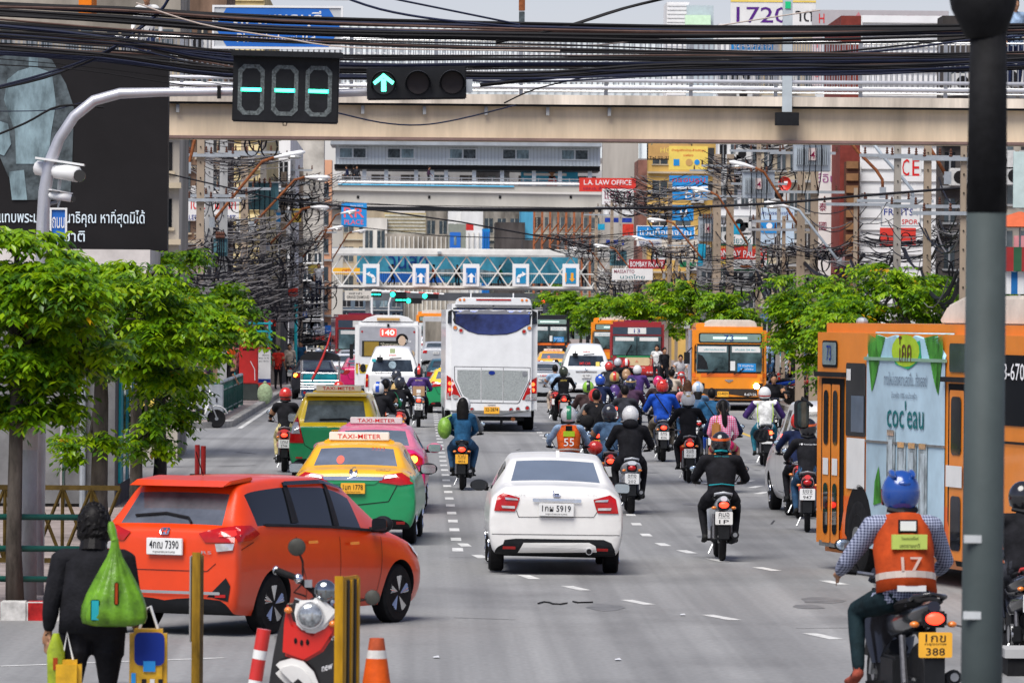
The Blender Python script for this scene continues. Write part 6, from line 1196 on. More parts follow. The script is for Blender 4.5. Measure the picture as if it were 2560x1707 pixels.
# front facing bus builder
def fbus(body,low,num,W_=2.5,H_=3.05,ac=True,style=73):
    t=T(); bv=prism_round(t,'body',W_,11.5,H_,.38,body,.13)   # front at y=0 facing the camera => rear side projection
    if style==73:
        t.part('lower_front',decal(M(),bv,rect(-1.24,1.24,.42,.80),'rear',mt('bumper_brown',(.045,.035,.03),.6,0,.2),.01,.4)); t.part('stripe',decal(M(),bv,rect(-1.24,1.24,1.22,1.36),'rear',paint('bus_deep_orange',(.75,.14,.01)),.008,.4))
        k=t.part('destination_frame',decal(M(),bv,rrect(-1.03,1.1,2.46,2.82,.06),'rear',DRK,.012,.4)); t.part('destination_glass',decal(M(),bv,rrect(-.98,1.06,2.5,2.78,.05),'rear',mt('dest_glass',(.25,.36,.33),.15,.2,.1),.02,.4),k); t.part('tube_light',decal(M(),bv,rect(-.55,.6,2.6,2.68),'rear',glow('tube',(.55,.8,.7),.35),.026,.4),k); t.part('route_number',dtext(M(),bv,num,-.02,2.64,.32,.22,'rear',NV,.036),k)
        k=t.part('windscreen_frame',decal(M(),bv,rrect(-1.17,1.16,1.36,2.42,.1),'rear',BLK,.012,.4))
        for x0,x1 in((-1.11,-.03),(.03,1.1)):
            t.part('windscreen',decal(M(),bv,rrect(x0,x1,1.42,2.36,.06),'rear',mt('bus_glass',(.12,.20,.22),.06,.45,.9,.9),.02,.3),k); t.part('banner',decal(M(),bv,rect(x0+.06,x1-.06,2.12,2.33),'rear',WPL,.03,.4),k)
        t.part('banner_lettering',dtext(dtext(M(),bv,'บริการประชาชน',-.5,2.22,.7,.07,'rear',TEA,.036),bv,'เดินรถ 24 ชม.',.55,2.22,.7,.07,'rear',TEA,.036),k); t.part('route_card',decal(M(),bv,rect(.28,.9,1.42,1.72),'rear',CB,.034,.3),k); t.part('route_card_lettering',dtext(dtext(M(),bv,num+' สวนสยาม',.56,1.64,.5,.08,'rear',WI,.04),bv,'พหลโยธิน',.6,1.52,.42,.07,'rear',WI,.04),k); t.part('paper',decal(M(),bv,rect(.04,.2,1.46,1.8),'rear',WPL,.034),k)
        t.part('driver_shape',decal(M(),bv,[(-1.08,1.5),(-.7,1.5),(-.75,1.75),(-.9,2.0),(-1.05,2.05)],'rear',GLS,.026),k)
        for s in(-1,1):
            t.part('wiper',M().tube([proj(bv,[q],'rear',.05)[0] for q in((s*.45-.3,1.32),(s*.45-.1,1.42),(s*.45+.05,1.55))],.02,DRK,5)); t.part('indicator',decal(M(),bv,rect(s*1.12-.09,s*1.12+.09,1.12,1.22),'rear',ORL,.02)); t.part('headlamp_frame',decal(M(),bv,rrect(s*.98-.16,s*.98+.16,.80,1.0,.03),'rear',DRK,.012))
        t.part('headlamp',decal(M(),bv,circ(-.98,.90,.08),'rear',CLL,.02)); t.part('lit_headlamp',decal(M(),bv,circ(.92,.90,.10),'rear',glow('headlamp_on',(1,.62,.22),26),.03)); m=M(); decal(m,bv,[(-.14,1.10),(0,1.02),(.14,1.10),(.14,1.13),(-.14,1.13)],'rear',CHR,.02); t.part('emblem',m); plate(t,bv,-.2,.60,.38,.2,YPL,'12-4029',None); t.part('fleet_number',dtext(M(),bv,'8-67126',.72,.60,.4,.09,'rear',WI,.02))
        t.part('roof_unit',M().prism([(-.85,3.02),(.95,3.02),(.88,3.24),(.7,3.30),(-.6,3.30),(-.8,3.22)],.2,2.6,mt('unit_cream',(.68,.62,.54),.5,0,.15,2)),smooth=True,bev=.03); t.part('roof_edge',M().prism([(-1.15,3.0),(-.8,3.0),(-.82,3.18),(-1.1,3.16)],.5,8,body),smooth=True,bev=.02)
        t.part('mirror',M().box((-1.42,.1,1.9),(.2,.12,.42),DRK).tube([(-1.42,.1,2.1),(-1.25,.1,2.3)],.02,DRK,5)); t.part('mirror',M().box((1.36,.1,1.9),(.12,.12,.4),DRK)); t.part('side_advert',decal(M(),bv,rect(.8,10,1.0,2.9),'left',mt('advert_side',(.55,.55,.62),.5,0,.5,1.2),.01,1))
    else:
        k=t.part('destination_frame',decal(M(),bv,rrect(-1.12,1.12,2.42,2.78,.03),'rear',mt('dest_navy',(.04,.06,.09),.2,0,.1),.012,.4)); t.part('destination_plate',decal(M(),bv,rect(-.42,.42,2.45,2.75),'rear',WPL,.02,.4),k); t.part('route_number',dtext(M(),bv,num,0,2.6,.28,.2,'rear',NV,.03),k)
        k=t.part('windscreen_frame',decal(M(),bv,rrect(-1.15,1.15,1.36,2.36,.05),'rear',BLK,.012,.4))
        for x0,x1 in((-1.1,-.02),(.02,1.1)): t.part('windscreen',decal(M(),bv,rect(x0,x1,1.4,2.33),'rear',mt('bus_glass',(1,1,1)),.02,.3),k); t.part('banner',decal(M(),bv,rect(x0+.1,x1-.12,2.1,2.28),'rear',WPL,.03,.4),k)
        t.part('cream_front',decal(M(),bv,rrect(-.55,.6,.88,1.28,.1),'rear',mt('bus_cream',(.62,.47,.27),.4,0,.1),.01,.4)); t.part('green_line',decal(M(),bv,rect(-1.2,1.2,1.29,1.36),'rear',TGR,.014,.4)); t.part('red_skirt',decal(M(),bv,rect(-1.22,1.22,.42,.86),'rear',RED,.012,.4)); m=M(); 
        for q in range(3):
            a_=math.pi/2+q*2.094; decal(m,bv,[(0,1.08),(.04*math.cos(a_-.5),1.08+.04*math.sin(a_-.5)),(.09*math.cos(a_),1.08+.09*math.sin(a_)),(.04*math.cos(a_+.5),1.08+.04*math.sin(a_+.5))],'rear',RI,.02)
        t.part('emblem',m); t.part('lettering',dtext(M(),bv,'MITSUBISHI',0,.78,.75,.06,'rear',WI,.02)); t.part('fleet_number',dtext(M(),bv,'4-40125',.7,.55,.5,.08,'rear',WI,.02)); t.part('headlamp',decal(M(),bv,rect(.75,.88,.7,.8),'rear',CLL,.02)); t.part('headlamp',decal(M(),bv,rect(.92,1.02,.7,.8),'rear',CLL,.02)); t.part('roof_rack',M().bx(-.6,.5,.3,2,3.03,3.12,MI)); t.part('wiper',M().tube([proj(bv,[q],'rear',.05)[0] for q in((-.5,1.4),(-.25,1.9))],.02,DRK,4)); t.part('side_windows',decal(M(),bv,rect(.5,9,1.5,2.4),'left',GLS,.01,1))
    bwheels(t,W_,(1.9,8.2)); t.part('underbody',M().bx(-1,1,.3,11,.3,.45,DRK)); return t,bv
BO=paint('bus_orange',(.80,.26,.01)); BR_=paint('bus_red',(.30,.02,.025)); 
t73,_=fbus(BO,None,'73'); g=GX(1823,191); inst(t73,'bus','orange bus 73 coming towards the camera with one lit headlamp','bus',g,rz=rad(-2)).scale=(1,1,.925)
t13,_=fbus(BR_,None,'13',style=13); inst(t13,'bus','dark red and cream bus 13 coming towards the camera','bus',GX(1592,262),rz=rad(-3.5)).scale=(1,1,.93)
inst(t73,'bus','orange bus mostly hidden behind bus 13','bus',GX(1535,305),rz=rad(-3),skip=('route_number','lit_headlamp')).scale=(1,1,.93)
inst(t73,'bus','dark and yellow coach far behind the right side of the white coach','bus',GX(1372,345),skip=('route_number','lit_headlamp','roof_unit'),mm={BO:BKP},lab=None)
inst(t13,'bus','red bus on the far left, ahead of the bus showing 140','bus',GX(903,275),rz=rad(2),skip=('route_number',))
inst(t73,'bus','orange bus far away between the two nearest big buses','bus',GX(1082,420),skip=('route_number','lit_headlamp'))
t=T(); bv=prism_round(t,'body',2.3,7,2.9,.5,mt('truck_white',(.5,.5,.5),.4,0,.1),.05); t.part('cargo_frame',decal(M(),bv,rect(-1.0,1.0,1.4,2.6),'rear',STW,.02,.4)); t.part('tail_light',decal(M(),bv,rect(-1.0,-.8,.8,1),'rear',RDL,.02)); bwheels(t,2.3,(1.5,5.5),.42); inst(t,'truck','grey white truck box between the two nearest big buses','truck',GX(1104,345))
# ---- big orange advert bus at right
t=T(); A0=V((5.17,74.0,0)); ang=math.atan2(.23,-.973)   # front left corner, side direction
Lb=12.0; sb=T()
BOD=paint('bus_orange2',(.80,.24,.02))
# local frame: y from rear (0) to front (12); x=-1.25 is the visible left side; s = distance from the front
bv=prism_round(t,'body',2.5,Lb,3.18,.22,BOD,.12)
Y=lambda s: Lb-s
def zr(z):
    k=[(0,0),(.33,.22),(.95,1.12),(1.22,1.70),(2.26,2.50),(2.47,2.73),(3.03,3.18),(9,9)]
    for (a_,b_),(c_,d_) in zip(k,k[1:]):
        if a_<=z<=c_: return b_+(d_-b_)*(z-a_)/(c_-a_)
def lp(name,s0,s1,z0,z1,mat,off=.012,par=None,r=0,e=.6): 
    a_,b_=Y(s1),Y(s0); z0,z1=zr(z0),zr(z1); return t.part(name,decal(M(),bv,rrect(a_,b_,z0,z1,r) if r else rect(a_,b_,z0,z1),'left',mat,off,e),par)
LFD=mt('orange_dirty',(.62,.17,.02),.5,0,.3,2)
lp('lower_orange_band',.1,11.9,.40,.85,paint('bus_orange_red',(.80,.13,.01)),.006)
k=lp('front_side_window',.35,1.0,2.36,2.75,BLK,.012,None,.05); lp('pane',.38,.97,2.39,2.72,mt('side_blind',(.28,.36,.38),.2,.3,.15),.02,k,.04); t.part('route_number',dtext(M(),bv,'73',Y(.68),zr(2.55),.2,.2,'left',NV,.03),k)
def door(s0,s1):
    k=lp('door_frame',s0-.08,s1+.10,.36,2.22,BLK,.012); w=(s1-s0)/2
    for i in range(2):
        q=lp('door',s0+i*w+.02,s0+(i+1)*w-.02,.42,2.12,BOD,.03,None,.03); lp('door_window',s0+i*w+.1,s0+(i+1)*w-.1,1.18,2.02,GLS,.04,q,.07); lp('door_window',s0+i*w+.1,s0+(i+1)*w-.1,.5,.95,GLS,.04,q,.07); lp('door_label',s0+i*w+.08,s0+(i+1)*w-.08,1.0,1.1,WPL,.04,q)
    t.part('gutter',M().box((-1.30,Y((s0+s1)/2),2.52),(.06,s1-s0+.4,.06),DRK))
door(.42,1.2); door(5.55,6.7)
lp('dark_window',1.38,2.2,1.28,2.42,GLS,.014,None,.04); lp('blind_strip',1.62,2.15,1.35,1.95,mt('blind_blue',(.12,.16,.22),.3,.2,.2),.02); lp('window_card',1.42,1.6,2.2,2.35,WPL,.02); lp('notice',1.45,2.2,.92,1.25,WPL,.02)
k=lp('advert',2.25,5.35,.42,2.90,mt('advert_sky',(.44,.60,.70),.45,0,.22,.6),.016)
lp('advert_top',2.25,5.35,2.5,2.90,mt('advert_top_blue',(.40,.66,.78),.45,0,.3,.8),.02,k)
PALM=mt('advert_palm',(.07,.30,.04),.5,0,.5,6,streak=.4)
for s0,s1 in((2.25,2.95),(4.6,5.35)):
    m=M()
    for j in range(16):
        c0=Y(s0+.05 if s0<3 else s1-.05); d=-1 if s0<3 else 1; a_=j/15; decal(m,bv,[(c0,zr(2.90-a_*.2)),(c0+d*(.75-.5*a_),zr(2.82-a_*.72)),(c0+d*(.68-.5*a_),zr(2.78-a_*.75))][::-d],'left',PALM,.026,.4)
    t.part('palm_print',m,k)
m=M(); c0=Y(3.85); decal(m,bv,[(c0+.55*math.cos(q*.4),2.85+.20*math.sin(q*.4)) for q in range(16)],'left',mt('logo_lime',(.38,.55,.03),.5,0,.2),.03,.3); decal(m,bv,[(c0+.55,2.80),(c0-.55,2.98),(c0-.62,2.75),(c0-.1,2.62),(c0+.4,2.68)],'left',mt('logo_green',(.02,.36,.14),.5,0,.1),.028,.3); dtext(m,bv,'โคค',c0,2.87,.5,.32,'left',mt('brown_ink',(.10,.04,.02),.5,0,0),.04); t.part('logo',m,k)
m=M(); dtext(m,bv,'ทางใหม่ของความสดชื่น...ต้องลอง!',Y(3.85),2.50,1.7,.17,'left',mt('slate_ink',(.12,.16,.22),.5,0,0),.03); dtext(m,bv,'น้ำมะพร้าว 100% และน้ำมะพร้าว',Y(3.8),2.36-.06,1.0,.08,'left',mt('slate_ink',(1,1,1)),.03); dtext(m,bv,"coc'eau",Y(3.85),2.06,1.45,.34,'left',mt('deep_teal_ink',(.01,.13,.14),.5,0,0),.03); t.part('lettering',m,k)
for i in range(4):
    m=M(); s0=3.12+i*.42; top=1.86 if i==0 else 1.72; decal(m,bv,rect(Y(s0+.34),Y(s0),.75,top),'left',mt('bottle_grey',(.40,.47,.50),.4,.1,.5,9,streak=.5),.028,.4); decal(m,bv,rect(Y(s0+.25),Y(s0+.09),.8,top-.12),'left',mt('bottle_pale',(.48,.56,.60),.4,0,.3,9,streak=.5),.034,.4); decal(m,bv,rect(Y(s0+.30),Y(s0+.04),top-.07,top),'left',CHR,.036,.4); t.part('bottle_print',m,k)
m=M(); decal(m,bv,[(Y(2.6),.9),(Y(2.95),.95),(Y(2.8),1.4),(Y(2.65),1.2)],'left',PALM,.028,.3); t.part('leaf_print',m,k)
t.part('advert_seam',M().box((-1.275,Y(3.8),2.74),(.03,3.2,.04),mt('seam_green',(.25,.42,.3),.4,.2,.1))); t.part('advert_seam',M().box((-1.272,Y(3.8),1.70),(.02,3.1,.03),STL))
k=t.part('front_arch',decal(M(),bv,[(Y(2.55),.23)]+[(Y(1.97)-.57*math.cos(rad(a_*15)),.50+.64*math.sin(rad(a_*15))) for a_ in range(13)]+[(Y(1.40),.23)],'left',BLK,.02,.4)); lp('rear_window_band',7.3,11.6,1.62,2.6,GLS,.014,None,.06); lp('upper_side_window',5.5,6.3,2.36,2.75,DGL,.016,None,.04); lp('window_rubber',7.2,11.7,1.34,1.38,DRK,.02); t.part('fleet_number',dtext(M(),bv,'8-67044',Y(8.05),2.64,1.1,.2,'left',WI,.03)); lp('door_label',5.5,6.1,1.0,1.12,WPL,.05)
for s in(1.97,8.9):
    for x in(-1.25+.10,1.25-.10): wheel(t,x,Y(s),.47,.28,True,8,col=STL)
t.part('roof_unit',M().prism([(Y(10.5),3.16),(Y(6.5),3.16),(Y(4.4),3.16),(Y(4.3),3.24),(Y(4.6),3.42),(Y(5.2),3.52),(Y(10.3),3.55)],-1.0,1.0,mt('unit_cream',(1,1,1)),'x'),smooth=True,bev=.04); t.part('roof_beacon',M().ell((-.9,Y(.9),3.2),(.08,.08,.06),GAL))
t.part('mirror',M().tube([(-1.27,Lb+.05,2.1),(-1.34,Lb+.25,2.2),(-1.36,Lb+.22,2.1)],.022,DRK,6).prism(rrect(-1.45,-1.28,1.80,2.17,.06),Lb+.14,Lb+.26,DRK)); t.part('mirror_glass',M().prism(rrect(-1.44,-1.29,1.82,2.15,.05),Lb+.125,Lb+.139,mt('bus_mirror_glass',(.10,.16,.18),.08,.7,.6,4)))
t.part('underbody',M().bx(-1.1,1.1,.2,11.8,.28,.45,DRK)); t.part('door_sill',M().bx(-1.27,-1.22,Y(1.3),Y(.3),.3,.37,STL))
# place: local front-left corner (-1.25,12) -> A0 ; heading direction = -(side dir)
hd=V((-.23,.973,0)).normalized(); rz=math.atan2(-hd.x,hd.y); Rm=Matrix.Rotation(rz,3,'Z'); o=A0-Rm@V((-1.25,Lb,0))
inst(t,'bus','orange bus with a pale blue coconut drink advert, largest vehicle at right','bus',o,rz=rz)
# ---- tuk-tuks
def tuk(lb,px,D,flag=True):
    t=T(); t.part('canopy',M().prism([(-.66,1.62),(.66,1.62),(.64,1.74),(.5,1.84),(.2,1.9),(-.2,1.9),(-.5,1.84),(-.64,1.74)],0,2.1,mt('canopy_black',(.02,.02,.022),.5,0,.2,5)),smooth=True); m=M()
    for x in(-.62,.62):
        for y in(.05,1.2,2.0): m.tube([(x,y,.5),(x,y,1.66)],.02,CHR,6)
    t.part('frame',m); t.part('tub',M().bx(-.6,.6,0,1.9,.42,.78,mt('tuk_blue',(.01,.06,.16),.35,0,.1,3,0,.4)),bev=.03); m=M()
    for i in range(4): m.tube([(-.62,-.04,.68+i*.09),(.62,-.04,.68+i*.09)],.016,CHR,6)
    t.part('rear_rails',m); t.part('seat_back',M().bx(-.55,.55,.15,.3,.78,1.18,TEA),bev=.04); t.part('rail_top',M().tube([(-.6,-.02,1.2),(.6,-.02,1.2)],.03,CHR,8))
    for x in(-.5,.5): wheel(t,x,.45,.24,.14,True,6); t.part('tail_light',M().lathe([(.045,-.03),(.045,0)],(x,0,.56),RDL,'y',10))
    wheel(t,0,2.3,.24,.12,True,6); t.part('number_plate',M().bx(-.2,.2,-.08,-.06,.7,.85,WPL)); t.part('cab',M().prism([(1.9,.4),(2.5,.5),(2.6,.9),(2.2,1.2),(1.95,1.3)],-.5,.5,mt('tuk_blue',(1,1,1)),'x'),bev=.03)
    if flag: t.part('streamer',M().tube([(-.25,-.05,1.0),(-.05,-.1,1.4),(.1,-.1,1.75),(.25,-.12,2.15),(.35,-.1,2.55)],[.05,.05,.04,.035,.02],RED,5))
    inst(t,'tuk_tuk',lb,'tuk-tuk',GX(px,D),group='tuk-tuks on the left')
tuk('three-wheeled taxi with black canopy and a long red streamer, nearest of three',800,187); tuk('three-wheeled taxi canopy behind the person in a red jacket',787,262,False); tuk('farthest three-wheeled taxi just left of the white van roof',842,290,False)
# ================================================================ people
def limb(m,pts,rs,mat,ry=None,n=10,ax=(1,0,0)):
    pts=[V(p) for p in pts]; rs=list(rs); ry=list(ry or rs)
    a=(pts[1]-pts[0]).normalized(); b=(pts[-1]-pts[-2]).normalized()
    P_=[pts[0]-a*min(rs[0],ry[0])*.75,pts[0]-a*min(rs[0],ry[0])*.3]+pts+[pts[-1]+b*min(rs[-1],ry[-1])*.3,pts[-1]+b*min(rs[-1],ry[-1])*.75]
    m.tube(P_,[rs[0]*.3,rs[0]*.8]+rs+[rs[-1]*.8,rs[-1]*.3],mat,n,ax=ax,ry=[ry[0]*.3,ry[0]*.8]+ry+[ry[-1]*.8,ry[-1]*.3])
SH=mt('slot_shirt',(.02,.02,.03)); TRS=mt('slot_trousers',(.02,.02,.03)); SHO=mt('slot_shoe',(.03,.03,.03)); SKS=SKN
POSE={}
def fuse(m,vox,key):
    """voxel-fuse overlapping limbs into one skin, keep the material of the nearest limb"""
    kd=kdtree.KDTree(len(m.v)); fm={}
    for f,k in zip(m.f,m.m):
        for v in f: fm[v]=k
    for i,v in enumerate(m.v): kd.insert(V(v),i)
    kd.balance()
    r=evalmesh(m.mesh('src'),[('REMESH',dict(mode='VOXEL',voxel_size=vox)),('SMOOTH',dict(factor=.5,iterations=4)),('DECIMATE',dict(ratio=.35))])
    r.materials.clear()
    for q in m.mats: r.materials.append(q)
    for p in r.polygons: p.material_index=fm[kd.find(p.center)[1]]
    r.shade_smooth(); r.name=key; return r
def body(hip,chest,neck,head,sh,el,wr,hp,kn,an,toe,long=True,bulk=1,short=False,hands=None,vox=.017,key='body',skirt=False,face=1):
    m=M(); hip,chest,neck,head=V(hip),V(chest),V(neck),V(head); b=bulk
    limb(m,[hip,hip.lerp(chest,.4),chest,chest.lerp(neck,.55)],[.155*b,.150*b,.175*b,.13*b],SH,[.125*b,.115*b,.125*b,.09*b],14)
    up_=(neck-chest).normalized(); 
    limb(m,[V(sh[0]),V(sh[1])],[.072*b,.072*b],SH,[.07,.07],10,ax=(0,1,0))
    limb(m,[chest.lerp(neck,.6),neck+(head-neck)*.3],[.062,.052],SKS)
    hd=head; m.ell(hd,(.078,.098,.115),SKS,14,10); m.ell(hd+V((0,face*.045,-.07)),(.05,.05,.05),SKS,10,8); m.ell(hd+V((0,face*.102,-.02)),(.014,.02,.025),SKS,8,6)
    for s in(-1,1): m.ell(hd+V((s*.08,0,-.01)),(.012,.022,.032),SKS,8,6)
    for s in(0,1):
        S_,E,Wr,Hp,K,A,To=[V(x[s]) for x in(sh,el,wr,hp,kn,an,toe)]
        if long: limb(m,[S_,S_.lerp(E,.5),E,E.lerp(Wr,.5),Wr.lerp(E,.12)],[.072*b,.062*b,.052*b,.047*b,.040],SH)
        else: limb(m,[S_,S_.lerp(E,.75)],[.074*b,.066*b],SH); limb(m,[S_.lerp(E,.6),E,E.lerp(Wr,.4),Wr],[.045,.040,.038,.027],SKS)
        d=(Wr-E).normalized(); limb(m,[Wr,Wr+d*.05,Wr+d*.085],[.030,.040,.034],SKS,[.020,.022,.018])
        sd=frame(d,V((0,0,1)))[0]
        for i in range(4): q=Wr+d*.075+sd*((i-1.5)*.021); limb(m,[q,q+d*(.035+.008*(i in(1,2))),q+d*.05-V((0,0,.03))],[.0105,.010,.009],SKS,n=6)
        q=Wr+d*.03-sd*.035; limb(m,[q,q+d*.03-sd*.02,q+d*.055-sd*.015],[.012,.011,.010],SKS,n=6)
        tm=SKS if short else TRS
        limb(m,[Hp,Hp.lerp(K,.5)],[.098*b,.09*b],TRS,[.10,.09]); limb(m,[Hp.lerp(K,.4),K],[.086*b if not short else .07,.064 if not short else .055],tm)
        limb(m,[K,K.lerp(A,.35),A.lerp(K,.08)],[.062,.060,.044] if not short else [.052,.054,.034],tm)
        limb(m,[A,A.lerp(To,.45)-V((0,0,.02)),To],[.042,.045,.035],SHO,[.04,.035,.025])
    return fuse(m,vox,key)
def P2(a,b): return [a,b]
POSE['ride']=body((0,.36,.86),(0,.46,1.20),(0,.50,1.42),(0,.54,1.54),P2((-.185,.47,1.34),(.185,.47,1.34)),P2((-.33,.66,1.12),(.33,.66,1.12)),P2((-.31,.92,1.06),(.31,.92,1.06)),P2((-.10,.37,.84),(.10,.37,.84)),P2((-.20,.80,.70),(.20,.80,.70)),P2((-.17,.56,.32),(.17,.56,.32)),P2((-.19,.74,.26),(.19,.74,.26)))
POSE['ride_bulky']=body((0,.36,.86),(0,.46,1.20),(0,.50,1.42),(0,.54,1.54),P2((-.20,.47,1.34),(.20,.47,1.34)),P2((-.345,.62,1.08),(.345,.62,1.08)),P2((-.32,.92,1.04),(.32,.92,1.04)),P2((-.12,.37,.84),(.12,.37,.84)),P2((-.235,.80,.70),(.235,.80,.70)),P2((-.20,.52,.30),(.20,.52,.30)),P2((-.22,.70,.24),(.22,.70,.24)),bulk=1.22)
POSE['ride_short']=body((0,.36,.86),(0,.46,1.20),(0,.50,1.42),(0,.54,1.54),P2((-.185,.47,1.34),(.185,.47,1.34)),P2((-.31,.64,1.10),(.31,.64,1.10)),P2((-.31,.92,1.06),(.31,.92,1.06)),P2((-.10,.37,.84),(.10,.37,.84)),P2((-.19,.80,.70),(.19,.80,.70)),P2((-.17,.56,.32),(.17,.56,.32)),P2((-.19,.74,.26),(.19,.74,.26)),long=False)
POSE['pillion']=body((0,-.02,.90),(0,.04,1.22),(0,.08,1.43),(0,.10,1.55),P2((-.175,.06,1.35),(.175,.06,1.35)),P2((-.25,.16,1.10),(.25,.16,1.10)),P2((-.14,.36,1.0),(.14,.36,1.0)),P2((-.10,0,.88),(.10,0,.88)),P2((-.24,.40,.76),(.24,.40,.76)),P2((-.19,.16,.40),(.19,.16,.40)),P2((-.21,.34,.34),(.21,.34,.34)))
POSE['pillion_short']=body((0,-.02,.90),(0,.04,1.22),(0,.08,1.43),(0,.10,1.55),P2((-.175,.06,1.35),(.175,.06,1.35)),P2((-.25,.14,1.10),(.25,.14,1.10)),P2((-.20,.36,.96),(.16,.36,.96)),P2((-.10,0,.88),(.10,0,.88)),P2((-.24,.40,.76),(.24,.40,.76)),P2((-.19,.16,.40),(.22,.16,.40)),P2((-.21,.34,.34),(.24,.30,.34)),long=False)
POSE['pillion_girl']=body((0,-.02,.90),(0,.04,1.22),(0,.08,1.43),(0,.10,1.55),P2((-.165,.06,1.35),(.165,.06,1.35)),P2((-.25,.10,1.08),(.25,.10,1.08)),P2((-.16,.30,.96),(.16,.30,.96)),P2((-.10,0,.88),(.10,0,.88)),P2((-.22,.40,.78),(.27,.36,.80)),P2((-.2,.2,.40),(.26,.14,.42)),P2((-.22,.36,.34),(.30,.28,.34)),long=True,short=True)
POSE['stand']=body((0,0,.92),(0,.02,1.24),(0,0,1.45),(0,.02,1.58),P2((-.18,0,1.38),(.18,0,1.38)),P2((-.23,-.03,1.10),(.24,-.02,1.10)),P2((-.25,.06,.86),(.24,.12,.90)),P2((-.09,0,.90),(.09,0,.90)),P2((-.11,.03,.50),(.10,-.02,.50)),P2((-.11,-.02,.09),(.11,.02,.09)),P2((-.13,.14,.05),(.13,.17,.05)),long=False)
POSE['walk']=body((0,0,.90),(0,.03,1.22),(0,.03,1.44),(0,.06,1.57),P2((-.17,.02,1.37),(.17,.02,1.37)),P2((-.23,-.12,1.10),(.22,.1,1.12)),P2((-.24,-.05,.86),(.22,.28,.96)),P2((-.09,0,.88),(.09,0,.88)),P2((-.10,.20,.50),(.10,-.02,.48)),P2((-.10,.16,.09),(.10,-.28,.14)),P2((-.11,.34,.05),(.10,-.14,.05)))
POSE['sit']=body((0,0,.55),(0,.06,.86),(0,.10,1.08),(0,.14,1.20),P2((-.18,.06,1.01),(.18,.06,1.01)),P2((-.25,.14,.76),(.25,.14,.76)),P2((-.15,.38,.66),(.15,.38,.66)),P2((-.09,.02,.52),(.09,.02,.52)),P2((-.14,.42,.52),(.14,.42,.52)),P2((-.13,.44,.09),(.13,.44,.09)),P2((-.13,.6,.05),(.13,.6,.05)),long=False)
# headgear -------------------------------------------------------
def helm(shell,stripe=None,kind='open',name='helmet'):
    t=M(); n=18
    prof=[]
    for j in range(9): q=rad(-38+128*j/8); prof.append((.135*math.cos(q),.155*math.sin(q)))
    t.lathe(prof,(0,-.005,.02),shell,'z',n)
    t.tube([(-.10,-.06,-.09),(0,-.125,-.10),(.10,-.06,-.09)],.022,DRK,6); t.prism([(-.11,.02),(.11,.02),(.10,-.09),(-.10,-.09)],.11,.135,GLS)
    if stripe=='mid': 
        m=[(0,-.005+.139*math.cos(rad(a))*-1,.02+.159*math.sin(rad(a))) for a in range(-20,150,12)]; t.tube(m,[.040]*len(m),HST,6,ry=[.004]*len(m))
    if stripe=='band': t.lathe([(.1345,.045),(.134,.075)],(0,-.005,.02),HST,'z',n)
    if stripe=='low': t.lathe([(.128,-.05),(.136,-.02)],(0,-.005,.02),HST,'z',n)
    if stripe=='fins':
        for s in(-1,1): t.ell((s*.07,-.02,.15),(.022,.09,.03),HST,8,6)
        t.ell((0,-.11,.10),(.045,.02,.02),HST,8,6)
    return t.mesh(name,smooth=True)
HS=mt('slot_helmet',(.1,.1,.1),.2,0,0,3,0,.6); HST=mt('slot_stripe',(.5,.5,.5),.3,0,0)
HM={k:helm(HS,k if k!='plain' else None) for k in('plain','mid','band','low','fins')}
def hairm(kind):
    m=M()
    m.ell((0,-.02,.025),(.092,.108,.118),HAI,16,10)
    if kind=='short': pass
    if kind=='curly':
        for i in range(40):
            a=RN.uniform(0,6.28); e=RN.uniform(0,1.5); m.ell((.10*math.cos(a)*math.cos(e),-.02+.11*math.sin(a)*math.cos(e),.03+.12*math.sin(e)),(.03,.03,.03),HAI,6,4)
    if kind=='long':
        m.tube([(0,-.05,.04),(0,-.10,-.10),(0,-.12,-.26)],[.10,.115,.10],HAI,12,ry=[.09,.06,.04])
    if kind=='pony': 
        m.ell((0,-.11,.04),(.045,.04,.045),HAI,10,8); m.tube([(0,-.13,.04),(.02,-.17,-.1),(.035,-.16,-.28),(.045,-.14,-.42)],[.03,.055,.05,.015],HAI,10)
    return m.mesh('hair',smooth=True)
HR={k:hairm(k) for k in('short','curly','long','pony')}
HEADP={'ride':(0,.54,1.54),'ride_bulky':(0,.54,1.54),'ride_short':(0,.54,1.54),'pillion':(0,.10,1.55),'pillion_short':(0,.10,1.55),'pillion_girl':(0,.10,1.55),'stand':(0,.02,1.58),'walk':(0,.06,1.57),'sit':(0,.14,1.20)}
CMs={}
